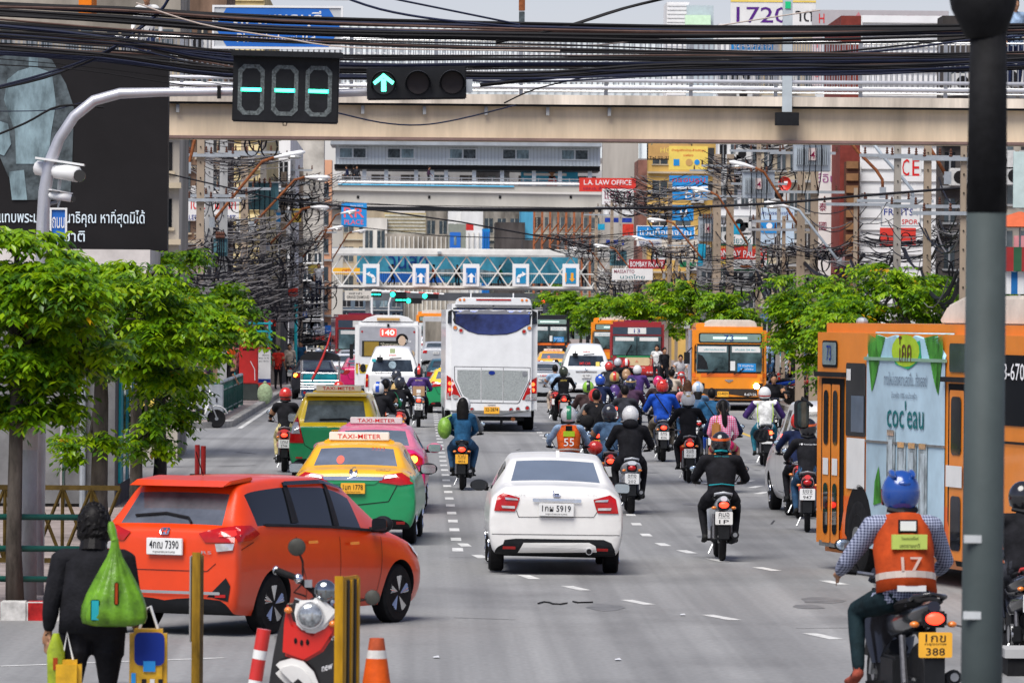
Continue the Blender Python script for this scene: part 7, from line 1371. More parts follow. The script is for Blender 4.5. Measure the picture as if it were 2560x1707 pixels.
def cm(c,nm=None,pat=None):
    k=(c,pat)
    if k in CMs: return CMs[k]
    if pat is None: m=cloth('cloth_%02d'%len(CMs),c)
    else:
        m=bpy.data.materials.new('cloth_pattern'); m.use_nodes=True; n=m.node_tree.nodes; l=m.node_tree.links; b=n['Principled BSDF']; b.inputs['Roughness'].default_value=.85
        tc=n.new('ShaderNodeTexCoord'); c2=pat[1]; mix=None
        def band(sc,prof):
            mp=n.new('ShaderNodeMapping'); mp.inputs['Scale'].default_value=sc; l.new(tc.outputs['Object'],mp.inputs[0]); w=n.new('ShaderNodeTexWave'); w.wave_type='BANDS'; w.bands_direction=prof; w.inputs['Scale'].default_value=pat[2]; w.inputs['Distortion'].default_value=.6; w.inputs['Detail'].default_value=1; l.new(mp.outputs[0],w.inputs['Vector'])
            r=n.new('ShaderNodeValToRGB'); r.color_ramp.interpolation='CONSTANT' if pat[0]=='stripe' else 'LINEAR'; r.color_ramp.elements[0].position=.35; r.color_ramp.elements[1].position=.6; r.color_ramp.elements[0].color=(*c,1); r.color_ramp.elements[1].color=(*c2,1); l.new(w.outputs[0],r.inputs[0]); return r
        a=band((1,1,1),'Z')
        if pat[0]=='plaid':
            d=band((1,1,1),'X'); x=n.new('ShaderNodeMixRGB'); x.inputs[0].default_value=.5; l.new(a.outputs[0],x.inputs[1]); l.new(d.outputs[0],x.inputs[2]); l.new(x.outputs[0],b.inputs['Base Color'])
        else: l.new(a.outputs[0],b.inputs['Base Color'])
    CMs[k]=m; return m
CK={'black':(.012,.012,.015),'charcoal':(.03,.032,.04),'navy':(.012,.02,.06),'blue':(.012,.07,.42),'denim':(.02,.09,.19),'sky':(.30,.42,.58),'purple':(.07,.035,.16),'plum':(.06,.03,.06),'brown':(.05,.03,.03),'beige':(.50,.42,.34),'white':(.68,.68,.67),'red':(.55,.03,.02),'orange':(.75,.12,.02),'green':(.02,.25,.11),'pink':(.65,.25,.25),'teal':(.02,.14,.20),'grey':(.20,.21,.22),'khaki':(.18,.15,.11),'jeans':(.03,.08,.16),'cream':(.60,.52,.25),'slate':(.07,.13,.22),'olive':(.05,.06,.04),'gold':(.55,.36,.12),'silver':(.5,.52,.55),'lime':(.25,.5,.05),'magenta':(.6,.02,.12),'tan':(.36,.22,.12),'trs17':(.008,.02,.025)}
PNT={}
def pn(c,rough=.2):
    c=CK[c] if isinstance(c,str) else c
    if c not in PNT: PNT[c]=mt('gloss_%02d'%len(PNT),c,rough,0,.05,4,0,.6)
    return PNT[c]
def person(label,pose,loc,rz=0,shirt='black',trs='black',head=('hair','short'),shoe=(.03,.03,.03),skin=None,group=None,hc=None,extra=None,sc=1,pat=None,hscale=1.0,mxo=None):
    t=T(); t.part('body',POSE[pose]); hp=V(HEADP[pose])
    if head[0]=='helmet': t.part('helmet',HM[head[3] if len(head)>3 else 'plain'],mx=Matrix.Translation(hp)@Matrix.Rotation(rad(8),4,'X')); mm={HS:pn(head[1]),HST:pn(head[2])}
    else: t.part('hair',HR[head[1]],mx=Matrix.Translation(hp+V((0,-.01,.015)))); mm={}
    if head[0]=='helmet' and hc: 
        m=M().tube([hp+V((0,-.09,-.06)),hp+V((0,-.13,-.18)),hp+V((0,-.13,-.30))],[.09,.085,.05],HAI,10,ry=[.04,.04,.03]); t.part('hair',m,smooth=True)
    elif hc=='brown': mm[HAI]=BHA
    if extra: extra(t)
    mm.update({SH:cm(CK[shirt],pat=pat) if pat else cm(CK[shirt]),TRS:cm(CK[trs]),SHO:cm(shoe)})
    if skin: mm[SKN]=skin
    return inst(t,'person',label,'person',loc,rz,group,mm,sc=sc,mx=mxo)
# ================================================================ motorbikes
def bike(style='under'):
    t=T(); W_=.09 if style=='under' else .15
    BC=mt('slot_bike',(.1,.1,.1),.2,0,.0,3,0,.6)
    for y,r,nm in((0,.29,'rear_wheel'),(1.25,.29,'front_wheel')):
        r=r if style=='under' else .26; w=.045 if style=='under' else .06
        k=t.part(nm,M().lathe([(r-.07,-w*.8),(r-.03,-w),(r-.008,-w*.6),(r,0),(r-.008,w*.6),(r-.03,w),(r-.07,w*.8)],(0,y,r),BLK,'x',22),smooth=True)
        m=M().lathe([(r-.06,-.02),(r-.09,-.025),(r-.09,.025),(r-.06,.02)],(0,y,r),STL,'x',22).lathe([(.05,-.06),(.05,.06)],(0,y,r),STL,'x',10)
        for i in range(6): q=i*1.047; m.tube([(0,y,r),(0,y+math.cos(q)*(r-.08),r+math.sin(q)*(r-.08))],.012,STL,4)
        t.part('rim',m,k)
    t.part('engine',M().box((0,.55,.34),(.24,.42,.24),DRK).tube([(-.10,.55,.34),(.12,.55,.34)],.10,STL,10).box((0,.15,.30),(.14,.5,.08),DRK),bev=.02)
    # tail fairing
    pts=[(0,.75,.66),(0,.4,.70),(0,.05,.75),(0,-.22,.80),(0,-.36,.84)]
    t.part('tail_fairing',M().tube(pts,[W_*.9,W_*1.15,W_*1.15,W_*.95,W_*.5],BC,12,ry=[.10,.11,.10,.075,.04]),smooth=True)
    if style!='under': t.part('rear_body',M().tube([(0,.45,.5),(0,.1,.56),(0,-.2,.62)],[.15,.17,.10],BC,12,ry=[.13,.12,.08]),smooth=True); t.part('transmission',M().box((-.12,.15,.27),(.10,.42,.16),DRK).lathe([(.10,-.04),(.10,.02)],(-.15,.05,.27),STL,'x',14),bev=.015)
    t.part('seat',M().tube([(0,.78,.76),(0,.5,.78),(0,.2,.83),(0,-.12,.86),(0,-.2,.86)],[.09,.13,.135,.12,.06],BLK,12,ry=[.03,.045,.045,.035,.02]),smooth=True)
    t.part('leg_shield',M().tube([(0,.92,.38),(0,1.0,.62),(0,1.02,.9)],[.14,.19,.12],BC,12,ry=[.03,.05,.05]).tube([(0,1.02,.95),(0,1.06,1.03)],[.15,.11],BC,10,ry=[.07,.05]),smooth=True)
    t.part('floor_tunnel',M().tube([(0,.7,.5),(0,.95,.42)],[.07,.08],DRK,8),smooth=True)
    t.part('fork',M().tube([(-.07,1.25,.29),(-.07,1.05,.78)],.02,STL,6).tube([(.07,1.25,.29),(.07,1.05,.78)],.02,STL,6)); t.part('front_mudguard',M().tube([(0,1.25+.33*math.cos(rad(a)),.29+.33*math.sin(rad(a))) for a in range(20,171,25)],.055,BC,6,ry=.02))
    t.part('mudguard',M().tube([(0,-.05+.0*a,.6-.0*a) if 0 else (0,0-.36*math.sin(rad(a)),.29+.36*math.cos(rad(a))) for a in range(-10,91,20)],.06,DRK,6,ry=.015).box((0,-.385,.42),(.14,.02,.22),DRK))
    k=t.part('tail_light_housing',M().box((0,-.36,.755),(.17,.06,.11),DRK),bev=.015); t.part('tail_light',M().ell((0,-.385,.76),(.068,.03,.042),LTS,14,8),k,smooth='all')
    for s in(-1,1): t.part('indicator',M().ell((s*.13,-.34,.72),(.035,.03,.022),ORL,8,6),smooth='all'); t.part('shock_absorber',M().tube([(s*.11,.02,.30),(s*.11,.12,.62)],[.026,.022],mt('shock_grey',(.10,.10,.11),.4,.5,.3,40),8)); t.part('foot_peg',M().tube([(s*.08,.66,.26),(s*.24,.66,.26)],.018,BLK,6))
    k=t.part('number_plate',M().prism(rrect(-.115,.115,.50,.67,.012),-.412,-.400,PLS)); 
    t.part('exhaust',M().tube([(.06,.6,.25),(.14,.35,.24),(.15,.1,.28),(.155,-.3,.36)],[.025,.03,.05,.055],DRK,12),smooth=True); t.part('exhaust_tip',M().lathe([(.03,-.32),(.022,-.31)],(.155,0,.362),STL,'y',10))
    t.part('grab_rail',M().tube([(-.10,.05,.83),(-.11,-.22,.90),(0,-.30,.92),(.11,-.22,.90),(.10,.05,.83)],.016,GRB,7),smooth='all')
    t.part('handlebar',M().tube([(-.36,.90,1.02),(-.2,1.0,1.0),(0,1.04,.97),(.2,1.0,1.0),(.36,.90,1.02)],.016,STL,6)); 
    for s in(-1,1):
        t.part('grip',M().tube([(s*.36,.90,1.02),(s*.25,.975,1.008)],.022,BLK,6)); k=t.part('mirror',M().tube([(s*.22,.99,1.02),(s*.30,.97,1.16)],.008,BLK,5).ell((s*.34,.96,1.20),(.065,.02,.045),DRK,12,8)); t.part('mirror_glass',M().ell((s*.34,.942,1.20),(.054,.008,.036),MGL,12,6),k)
    t.part('headlamp',M().ell((0,1.13,.93),(.09,.05,.06),CLL,12,8),smooth='all'); t.part('side_stand',M().tube([(-.08,.5,.25),(-.16,.42,.08)],.012,STL,5))
    return t
LTS=mt('slot_taillight',(.4,.02,.01),.12,0,0); PLS=mt('slot_plate',(.7,.7,.7),.4,0,0); GRB=mt('slot_grab',(.3,.3,.3),.3,.5,0)
BK={'under':bike('under'),'scoot':bike('scoot')}
def moto(label,style,loc,rz=0,col='black',lit=True,plate_='w',ptxt=None,grab='grey',lean=0,name='motorbike',skip=(),hl=False):
    b0=BK[style]; t=T(); t.n=list(b0.n); SBC=MC['slot_bike']
    if ptxt: 
        pi=[i for i,n in enumerate(t.n) if n[0]=='number_plate'][0]; m=M().text(ptxt[0],(0,-.414,.632),(1,0,0),(0,0,1),.14,.055,INK).text('กรุงเทพ',(0,-.414,.588),(1,0,0),(0,0,1),.15,.018,INK).text(ptxt[1],(0,-.414,.54),(1,0,0),(0,0,1),.13,.05,INK); t.part('plate_lettering',m,pi)
    if hl: t.part('lit_headlamp',M().ell((0,1.17,.93),(.06,.03,.05),glow('moto_lamp',(1,.85,.6),14),12,8))
    mx=Matrix.Translation(V(loc))@Matrix.Rotation(rz,4,'Z')@Matrix.Rotation(rad(lean),4,'Y')
    inst(t,name,label,'motorbike' if style=='under' else 'scooter',mx=mx,mm={SBC:pn(col),LTS:(glow('bike_lit',(1,.03,.012),2.2) if lit else RDL),PLS:WPL if plate_=='w' else YPL,GRB:pn(grab)},skip=skip,group='motorbikes in the traffic')
    return mx
def strap(t,a=(-.16,.30,1.40),b=(.12,.26,1.0)): t.part('bag_strap',M().tube([a,((a[0]+b[0])/2,min(a[1],b[1])-.03,(a[2]+b[2])/2),b],.014,BLK,6))
def backpack(col,y=.30,z=1.18,w=.30,h=.40,pack='backpack',lb='',mx=None,grp=None):
    m=M(); m.ell((0,y,z),(w/2,.10,h/2),pn(col,.6),14,10).ell((0,y-.07,z-.06),(w*.36,.06,h*.24),pn(col,.6),12,8); t=T(); t.part('bag',m,smooth='all'); t.part('strap',M().tube([(-.11,y+.05,z+.18),(-.13,y+.14,z+.24),(-.13,y+.24,z+.1)],.018,BLK,6)); t.part('strap',M().tube([(.11,y+.05,z+.18),(.13,y+.14,z+.24),(.13,y+.24,z+.1)],.018,BLK,6))
    inst(t,pack,lb,'bag',mx=mx)
RG='riders in the traffic'
def rider(px,py,lb,style='under',bcol='black',pose='ride',shirt='black',trs='black',head=('helmet','black','grey','band'),rz=0,lit=True,plate='w',ptxt=None,grab='grey',lean=0,bl='',hc=None,extra=None,pil=None,pat=None,skin=None,sc=1,bag=None,shoe=(.03,.03,.03),D=None):
    loc=G(px,py) if D is None else GX(px,D)
    mx=moto(bl or 'motorbike under the '+lb,style,loc,rad(rz),bcol,lit,plate,ptxt,grab,lean)
    person(lb,pose,(0,0,0),shirt=shirt,trs=trs,head=head,hc=hc,extra=extra,group=RG,mxo=mx@Matrix.Scale(sc,4),pat=pat,skin=skin,shoe=shoe)
    if bag: backpack(bag[0],lb=bag[1],mx=mx,y=.30 if len(bag)<3 else bag[2])
    if pil: 
        d=dict(pil); l2=d.pop('lb'); person(l2,d.pop('pose','pillion'),(0,0,0),group=RG,mxo=mx,**d)
    return mx
H_=lambda a,b='grey',k='band': ('helmet',a,b,k)
HR_=lambda k='short': ('hair',k)
def vest(t):
    t.part('vest',M().tube([(0,.36,.93),(0,.40,1.05),(0,.45,1.22),(0,.48,1.38)],[.185,.185,.205,.15],cm(CK['orange']),16,ry=[.155,.15,.155,.12]),smooth='all'); k=len(t.n)-1
    t.part('vest_panel',M().box((0,.285,1.25),(.19,.012,.09),mt('vest_lime',(.42,.62,.03),.6,0,.1)),k); t.part('pocket',M().box((0,.312,1.345),(.11,.012,.08),BLK),k); t.part('reflective_band',M().tube([(0,.37,.955),(0,.375,.985)],[.193,.193],mt('reflect_silver',(.5,.42,.36),.4,.2,.1),16,ry=[.162,.162]),k)
    t.part('number',M().text('55',(0,.25,1.11),(1,0,.0),(0,.12,1),.17,.13,WI),k)
rider(1805,1402,'rider in a black jacket with a cyan line and an orange-striped black helmet','under','silver',head=('helmet','black','orange','band'),ptxt=('คมอ','1P'),grab='silver',bl='silver and blue motorbike with plate 1P in the open road',pose='ride_bulky',sc=1.0,
 extra=lambda t:(t.part('cyan_piping',M().tube([(-.17,.27,1.0),(0,.235,1.02),(.17,.27,1.0)],.007,TEA,5)),t.part('jacket_lettering',M().text('SAFETY RIDING',(0,.285,1.385),(1,0,0),(0,0,1),.2,.016,TEA)),t.part('collar',M().tube([(-.08,.46,1.45),(0,.41,1.46),(.08,.46,1.45)],.014,TEA,5))))
rider(1577,1284,'rider in a black hooded top and a plain white helmet on the silver scooter','scoot','silver',head=H_('white','silver','plain'),lit=False,ptxt=('ชกง','202'),grab='silver',bl='large silver scooter beside the right mirror of the white saloon',pose='ride_bulky',extra=lambda t:t.part('hood',M().ell((0,.40,1.42),(.13,.07,.08),cm(CK['black']),12,8),smooth='all'),sc=1.03)
rider(1524,1262,'rider in a grey blue T-shirt and black helmet, half hidden by the white saloon','under','red',pose='ride_short',shirt='slate',trs='jeans',head=H_('charcoal','teal','plain'),bl='red motorbike just behind the right rear corner of the white saloon')
rider(1422,1272,'rider in an orange vest numbered 55 and a white and green helmet','scoot','blue',pose='ride',shirt='sky',trs='navy',head=H_('white','green','mid'),extra=vest,bl='blue scooter hidden behind the roof of the white saloon',lit=False)
rider(1490,1180,'rider in a dark top and red helmet hidden behind a bare-headed passenger','under','black',shirt='grey',head=H_('red','red','plain'),plate='y',ptxt=('มวย','55'),bl='motorbike carrying the bare-headed man with a black shoulder bag',pil=dict(lb='bare-headed passenger in a black T-shirt with a shoulder bag',pose='pillion_short',shirt='black',head=HR_(),extra=lambda t:strap(t,(.13,-.08,1.40),(-.05,-.15,1.02))),rz=2)
rider(1471,1140,'rider in a dark brown jacket and green and black helmet',pose='ride_bulky',shirt='brown',trs='khaki',head=H_('lime','black','mid'),bl='motorbike left of the man with the shoulder bag',lit=False)
rider(1409,1064,'rider in a black jacket lettered ARMY with an olive helmet','under','red',trs='black',head=H_('olive','olive','plain'),extra=lambda t:t.part('jacket_lettering',M().text('ARMY',(0,.318,1.30),(1,0,0),(0,0,1),.2,.05,YB)),bl='motorbike with two bright red lamps right of the white coach')
rider(1388,1052,'rider in a pale blue shirt with light trousers beside the white coach','scoot','red',pose='ride_short',shirt='sky',trs='beige',head=HR_(),bl='red scooter closest to the right flank of the white coach',lit=False)
rider(1501,1105,'rider in a dark blue jacket and shiny blue helmet',shirt='navy',head=H_('blue','white','fins'),bl='motorbike between the white van and the man with the backpack',lit=False)
rider(1537,1092,'rider in a black jacket with a purple backpack and gold helmet','under','black',shirt='charcoal',head=H_('gold','red','mid'),bag=('purple','dark purple backpack on the rider with the gold helmet'),bl='motorbike under the rider with the purple backpack')
rider(1531,1150,'rider in a black shirt behind the small red tail lamp',pose='ride_short',shirt='black',head=H_('black','grey','plain'),bl='motorbike with a small round tail lamp left of the bare-headed rider') if 0 else None
rider(1578,1120,'rider in a plum jacket and a blue helmet with yellow marks',shirt='plum',trs='charcoal',head=H_('navy','gold','band'),bl='motorbike under the rider in the plum jacket',lit=False,pose='ride_bulky')
rider(1563,1156,'bare-headed rider in a dark grey shirt','under','red',shirt='charcoal',trs='jeans',head=HR_(),bl='red motorbike under the bare-headed rider in dark grey',lit=False)
rider(1594,1056,'rider in a purple jacket and white helmet near the front of bus 13',shirt='purple',head=H_('white','silver','plain'),bl='motorbike under the purple jacket near bus 13',pose='ride_bulky',lit=False)
rider(1545,1020,'rider in black with a silver helmet right of the white van','under','orange',head=H_('silver','white','plain'),bl='orange motorbike just right of the white van',lit=False)
rider(1566,1024,'rider in a dark jacket with a red and white helmet and a tan backpack',head=H_('red','white','mid'),bag=('tan','tan backpack on the rider with the red and white helmet'),bl='motorbike under the rider with the tan backpack',lit=False)
rider(1523,1040,'rider in a dark jacket with a red helmet, partly behind the gold one',head=H_('red','white','plain'),shirt='charcoal',bl='motorbike half hidden behind the gold helmeted rider',lit=False)
rider(1647,1112,'rider in a dark brown jacket with a bright pink helmet',shirt='brown',head=H_('magenta','white','plain'),bl='motorbike under the rider in the pink helmet',lit=False)
rider(1670,1124,'rider in a black jacket with a black helmet behind the blue jacket',head=H_('black','white','plain'),bl='motorbike right behind the rider in the bright blue jacket',pose='ride_bulky',lit=False)
rider(1657,1154,'rider in a bright blue jacket and red helmet on a wide motorbike','scoot','charcoal',shirt='blue',trs='khaki',pose='ride_bulky',head=H_('red','red','fins'),extra=strap,ptxt=('ธกร','8206'),bl='wide dark motorbike with a bright tail lamp under the blue jacket',sc=1.06)
rider(1680,1072,'bare-headed person in a beige shirt left of bus 73','scoot','red',pose='ride_short',shirt='beige',head=HR_(),bl='red scooter under the beige shirt, left of bus 73',lit=False)
rider(1746,1142,'rider in a blue shirt with pink straps and a white and blue helmet','scoot','white',shirt='slate',head=H_('white','sky','mid'),bl='white scooter in front of the lower left corner of bus 73',hc=True,lit=False)
rider(1720,1128,'woman with brown hair in a pink top before bus 73','scoot','white',pose='ride_short',shirt='pink',trs='jeans',head=HR_('long'),hc='brown',bl='pale scooter under the woman in pink',lit=False)
rider(1781,1170,'bare-headed rider in a blue denim shirt with a thin strap','under','blue',shirt='denim',trs='charcoal',head=HR_(),extra=strap,bl='blue motorbike with a red lamp left of the pink plaid shirt',pose='ride_bulky')
rider(1722,1207,'rider in a black jacket and white helmet with a gold badge','under','red',shirt='black',trs='black',head=H_('white','gold','fins'),ptxt=('รนธ','8513'),bl='red and silver motorbike with plate 8513',pose='ride',sc=1.03)
rider(1806,1232,'rider hidden in front of the woman in the pink plaid shirt','scoot','navy',shirt='navy',head=H_('black','grey','plain'),bl='dark scooter carrying the woman in the pink plaid shirt',pil=dict(lb='woman in a pink plaid shirt with a black ponytail',pose='pillion_girl',shirt='magenta',trs='magenta',head=HR_('pony'),pat=('plaid',(.62,.42,.55),8)),rz=-3)
rider(1914,1166,'rider in a white and purple jacket with a white helmet','under','black',pose='ride_bulky',shirt='white',trs='teal',head=H_('white','red','low'),bl='motorbike under the white and purple jacket',lit=False,extra=lambda t:(t.part('purple_sleeve',M().tube([(-.20,.46,1.35),(-.40,.62,1.08),(-.34,.9,1.05)],[.09,.075,.05],cm(CK['purple']),10),smooth=True),t.part('purple_sleeve',M().tube([(.20,.46,1.35),(.40,.62,1.08),(.34,.9,1.05)],[.09,.075,.05],cm(CK['purple']),10),smooth=True),t.part('lime_piping',M().tube([(-.16,.29,1.35),(-.17,.25,1.1),(-.15,.26,.95)],.010,mt('vest_lime',(1,1,1)),5).tube([(.16,.29,1.35),(.17,.25,1.1),(.15,.26,.95)],.010,MC['vest_lime'],5))))
rider(2018,1330,'rider in a black jacket with white back lettering and a black helmet','under','red',shirt='black',trs='jeans',head=('helmet','black','orange','band'),ptxt=('ยยจ','947'),lit=False,bl='red motorbike with plate 947 beside the orange advert bus',extra=lambda t:t.part('jacket_lettering',M().text('I ♥ American Bull',(0,.318,1.32),(1,0,0),(0,0,1),.26,.03,WI)),rz=-4)
rider(1996,1296,'rider in a bright red helmet beside the white minivan','under','red',shirt='navy',head=H_('red','red','plain'),bl='motorbike between the white minivan and plate 947',lit=False,rz=-3)
rider(711,1180,'rider in a black T-shirt and red helmet left of the green taxi','scoot','red',pose='ride_short',shirt='black',trs='cream',head=H_('red','black','low'),ptxt=('1กม','5744'),bl='dark red scooter with plate 5744 left of the taxis',sc=1.0)
rider(935,1150,'rider in a black shirt with a blue and white striped helmet','under','orange',shirt='black',trs='khaki',head=H_('white','blue','mid'),bl='motorbike nearest the rear pillar of the tall taxi',pose='ride_bulky',lit=False,rz=-8)
rider(963,1132,'rider in a green shirt and black helmet among the left riders','under','yellow' if 0 else 'gold',shirt='green',head=H_('black','grey','plain'),bl='motorbike carrying the rider in green',lit=False,pil=dict(lb='bare-headed passenger with a dark backpack behind the rider in green',shirt='black',head=HR_(),pose='pillion_short'))
rider(998,1120,'rider in a black jacket and dark helmet above the red tail lamp','scoot','red',shirt='black',head=H_('charcoal','grey','plain'),ptxt=('ผพร','178'),plate='y',bl='red scooter with a glowing lamp between the taxis and the box carrier')
rider(990,1085,'rider in a dark top and dark helmet with a yellow delivery bag',shirt='charcoal',head=H_('charcoal','grey','plain'),bl='motorbike carrying the yellow bag',lit=False)
backpack('gold',lb='yellow delivery bag on the back of the rider in the dark helmet',mx=Matrix.Translation(G(990,1085)),y=.20,pack='delivery_bag')
mx=rider(1046,1068,'rider in a purple jacket with a black and red helmet and a box','scoot','silver',pose='ride_bulky',shirt='purple',trs='black',head=H_('black','red','mid'),ptxt=('กต','8763'),grab='white',bl='silver scooter carrying a cardboard box, left of the coach',extra=lambda t:t.part('jacket_lettering',M().text('EXPRESS',(0,.305,1.32),(1,0,0),(0,0,1),.2,.03,YB)))
t=T(); t.part('carton',M().box((0,-.12,1.02),(.34,.3,.28),mt('cardboard',(.36,.22,.12),.8,0,.1)),bev=.01); t.part('label',M().box((0,-.272,1.02),(.12,.004,.1),WPL)); inst(t,'cardboard_box','brown cardboard box strapped behind the rider in purple','box',mx=mx)
rider(845,1145,'small rider with a red helmet beyond the roof of the tall taxi',head=H_('red','red','plain'),bl='motorbike hidden by the tall yellow and green taxi',lit=False,shirt='charcoal')
rider(784,975,'rider in a red jacket with a blue and silver helmet at the left',shirt='red',head=H_('silver','sky','band'),bl='motorbike under the red jacket behind the long red streamer',lit=False,rz=-20)
mx=rider(1155,1225,'rider with a white helmet hidden behind the woman in blue','under','black',shirt='grey',trs='jeans',head=H_('white','silver','plain'),plate='y',ptxt=('กวณ','4416'),grab='black',bl='black motorbike with a yellow plate in the dashed lane',pil=dict(lb='woman with black hair in a dark blue jacket on the back seat',shirt='denim',trs='jeans',head=HR_('long')),rz=-2)
t=T(); t.part('bag',M().ell((-.33,-.02,1.14),(.13,.16,.20),mt('lime_bag',(.22,.42,.05),.4,0,.3,14,.4),14,10),smooth='all'); t.part('handle',M().tube([(-.33,-.02,1.32),(-.2,-.02,1.38)],.02,mt('lime_bag',(1,1,1)),6)); inst(t,'carrier_bag','bulging light green bag hanging beside the woman in dark blue','bag',mx=mx)
t=T(); t.part('bag',M().ell((-.26,-.05,.98),(.14,.12,.12),pn('red',.6),12,8),smooth='all'); inst(t,'red_bag','red bag beside the rider in the grey blue T-shirt','bag',mx=Matrix.Translation(G(1524,1262)))
t=T(); t.part('bag',M().box((-.13,-.14,1.12),(.16,.1,.34),mt('tan_leather',(.40,.17,.05),.6,0,.2)),bev=.03); t.part('strap',M().tube([(-.13,-.16,1.28),(-.11,-.12,1.42)],.012,MC['tan_leather'],5)); inst(t,'shoulder_bag','tan shoulder bag on the woman in the pink plaid shirt','bag',mx=Matrix.Translation(G(1806,1232)))
t=T(); t.part('bag',M().ell((-.20,-.10,1.05),(.15,.07,.13),BLK,14,10),smooth='all'); inst(t,'shoulder_bag','round black bag on the bare-headed passenger','bag',mx=Matrix.Translation(G(1490,1180)))
# oncoming riders
mx=moto('oncoming motorbike with a lit headlamp beside bus 73','under',GX(1932,152),rad(180),'black',False,hl=True)
person('man in a black polo shirt riding towards the camera beside bus 73','ride_short',(0,0,0),shirt='black',trs='charcoal',head=HR_(),group=RG,mxo=mx)
mx=moto('oncoming motorbike left of bus 73','under',GX(1700,216),rad(180),'red',False)
person('man in a plaid shirt facing the camera left of bus 73','ride_short',(0,0,0),shirt='white',trs='charcoal',head=HR_(),group=RG,mxo=mx,pat=('plaid',(.1,.1,.14),9))
# rider 17 (near, out of focus)
m_=body((0,.36,.88),(0,.47,1.22),(0,.51,1.44),(0,.55,1.56),P2((-.20,.48,1.36),(.20,.48,1.36)),P2((-.36,.62,1.10),(.345,.64,1.10)),P2((-.35,.90,1.01),(.34,.90,1.01)),P2((-.11,.37,.86),(.11,.37,.86)),P2((-.27,.72,.76),(.25,.78,.72)),P2((-.30,.48,.34),(.2,.5,.30)),P2((-.33,.68,.27),(.22,.68,.25)),bulk=1.12,vox=.012,key='body'); POSE['r17']=m_; HEADP['r17']=(0,.55,1.56)
def vest17(t):
    k=t.part('vest',M().tube([(0,.34,.90),(0,.38,1.02),(0,.45,1.2),(0,.48,1.34),(0,.50,1.42)],[.215,.205,.215,.19,.13],mt('vest_deep_orange',(.42,.055,.01),.8,0,.25,7,.3),18,ry=[.175,.165,.17,.15,.12]),smooth='all')
    t.part('lime_panel',M().box((0,.268,1.25),(.245,.03,.10),mt('vest_lime2',(.45,.55,.12),.6,0,.1)).text('วินมอเตอร์ไซค์',(0,.250,1.275),(1,0,0),(0,0,1),.12,.022,INK).text('เขตราชเทวี',(0,.250,1.225),(1,0,0),(0,0,1),.14,.028,INK),k); t.part('card_pocket',M().box((0,.315,1.355),(.135,.012,.09),BLK).box((0,.307,1.357),(.11,.008,.065),WPL),k)
    t.part('number',M().text('17',(.01,.222,1.10),(1,0,0),(0,.3,.95),.15,.10,mt('faded_number',(.45,.33,.28),.7,0,.2)),k); z=0
    t.part('reflective_band',M().tube([(0,.365,.975),(0,.375,1.02)],[.211,.212],mt('reflect_silver',(1,1,1)),18,ry=[.172,.172]),k); t.part('reflective_patch',M().box((0,.185,.935),(.2,.012,.04),WPL),k)
    t.part('collar',M().tube([(0,.50,1.42),(0,.52,1.48)],[.075,.07],BLK,12))
D17=G(2268,1700).y
mx=moto('black motorbike with an orange plate numbered 388 at lower right','under',V((GX(2310,38.6).x,38.6,.5)),rad(8),'black',True,'y',('1กข','388'),grab='black',lean=0)
person('motorcycle taxi rider in an orange vest numbered 17 and blue helmet','r17',(0,0,0),shirt='navy',trs='trs17',head=('helmet',(.01,.06,.28),(.01,.06,.28),'fins'),shoe=(.35,.08,.05),extra=vest17,group=RG,mxo=mx@Matrix.Translation((-.03,0,0)),pat=('plaid',(.35,.38,.5),16))
mx=moto('motorbike with plate 494 cut by the right edge of the photo','scoot',GX(2578,54),rad(2),'black',True,'w',('5กจ','494'),grab='red')
person('rider in a black jacket and black helmet at the right edge','ride_bulky',(0,0,0),shirt='black',trs='charcoal',head=H_('black','white','plain'),group=RG,mxo=mx)
# ================================================================ pedestrians
PGp='people on the left pavement'
def ped(px,py,D,lb,pose='stand',rz=0,z=.15,**k): 
    q=GX(px,D,z); person(lb,pose,q,rad(rz),group=k.pop('group',PGp),**k)
ped(483,0,168,'man in a striped polo shirt standing with his back turned','stand',10,shirt='white',trs='navy',pat=('stripe',(.10,.16,.42),9))
ped(527,0,165,'man with curly hair looking left beside the green railing','sit',75,shirt='plum',trs='charcoal',head=HR_('curly'),z=.5)
ped(575,0,178,'woman in black leaning on the green railing','stand',-60,shirt='black',trs='black',head=HR_('long'))
ped(572,0,192,'woman in an orange top behind the railing','stand',170,shirt='orange',trs='charcoal',head=HR_('long'),z=.5); ped(585,0,196,'second person in orange behind the railing','stand',190,shirt='pink',trs='charcoal',z=.5)
ped(696,0,222,'person in a red shirt and black trousers on the kerb','stand',-20,shirt='red',trs='black',z=.15)
ped(724,0,238,'person with a pale bag walking behind the red shirt','walk',180,shirt='beige',trs='charcoal'); ped(752,0,255,'man in a blue T-shirt beside the turquoise post','stand',160,shirt='denim',trs='jeans'); ped(684,0,262,'woman in a lilac top on the pavement','walk',170,shirt='sky',trs='charcoal',head=HR_('long')); ped(714,0,270,'dark clothed person with a cap behind the red shirt','stand',180,shirt='charcoal',trs='charcoal')
ped(795,0,300,'schoolgirl in a white shirt and navy skirt on the stairs','stand',180,z=4.0,shirt='white',trs='navy',head=HR_('long')); ped(786,0,301,'second schoolgirl in white lower on the stairs','stand',180,z=3.3,shirt='white',trs='navy',head=HR_('long'))
ped(838,0,320,'woman in a pale top near the bus stop board','stand',190,shirt='pink',trs='jeans',head=HR_('long')); ped(822,0,312,'man in a blue shirt near the bus stop board','walk',180,shirt='denim',trs='charcoal')
ped(455,0,172,'seated vendor in dark clothes behind the white scooter','sit',120,shirt='black',trs='black',z=.3)
RGp='people on the right pavement'
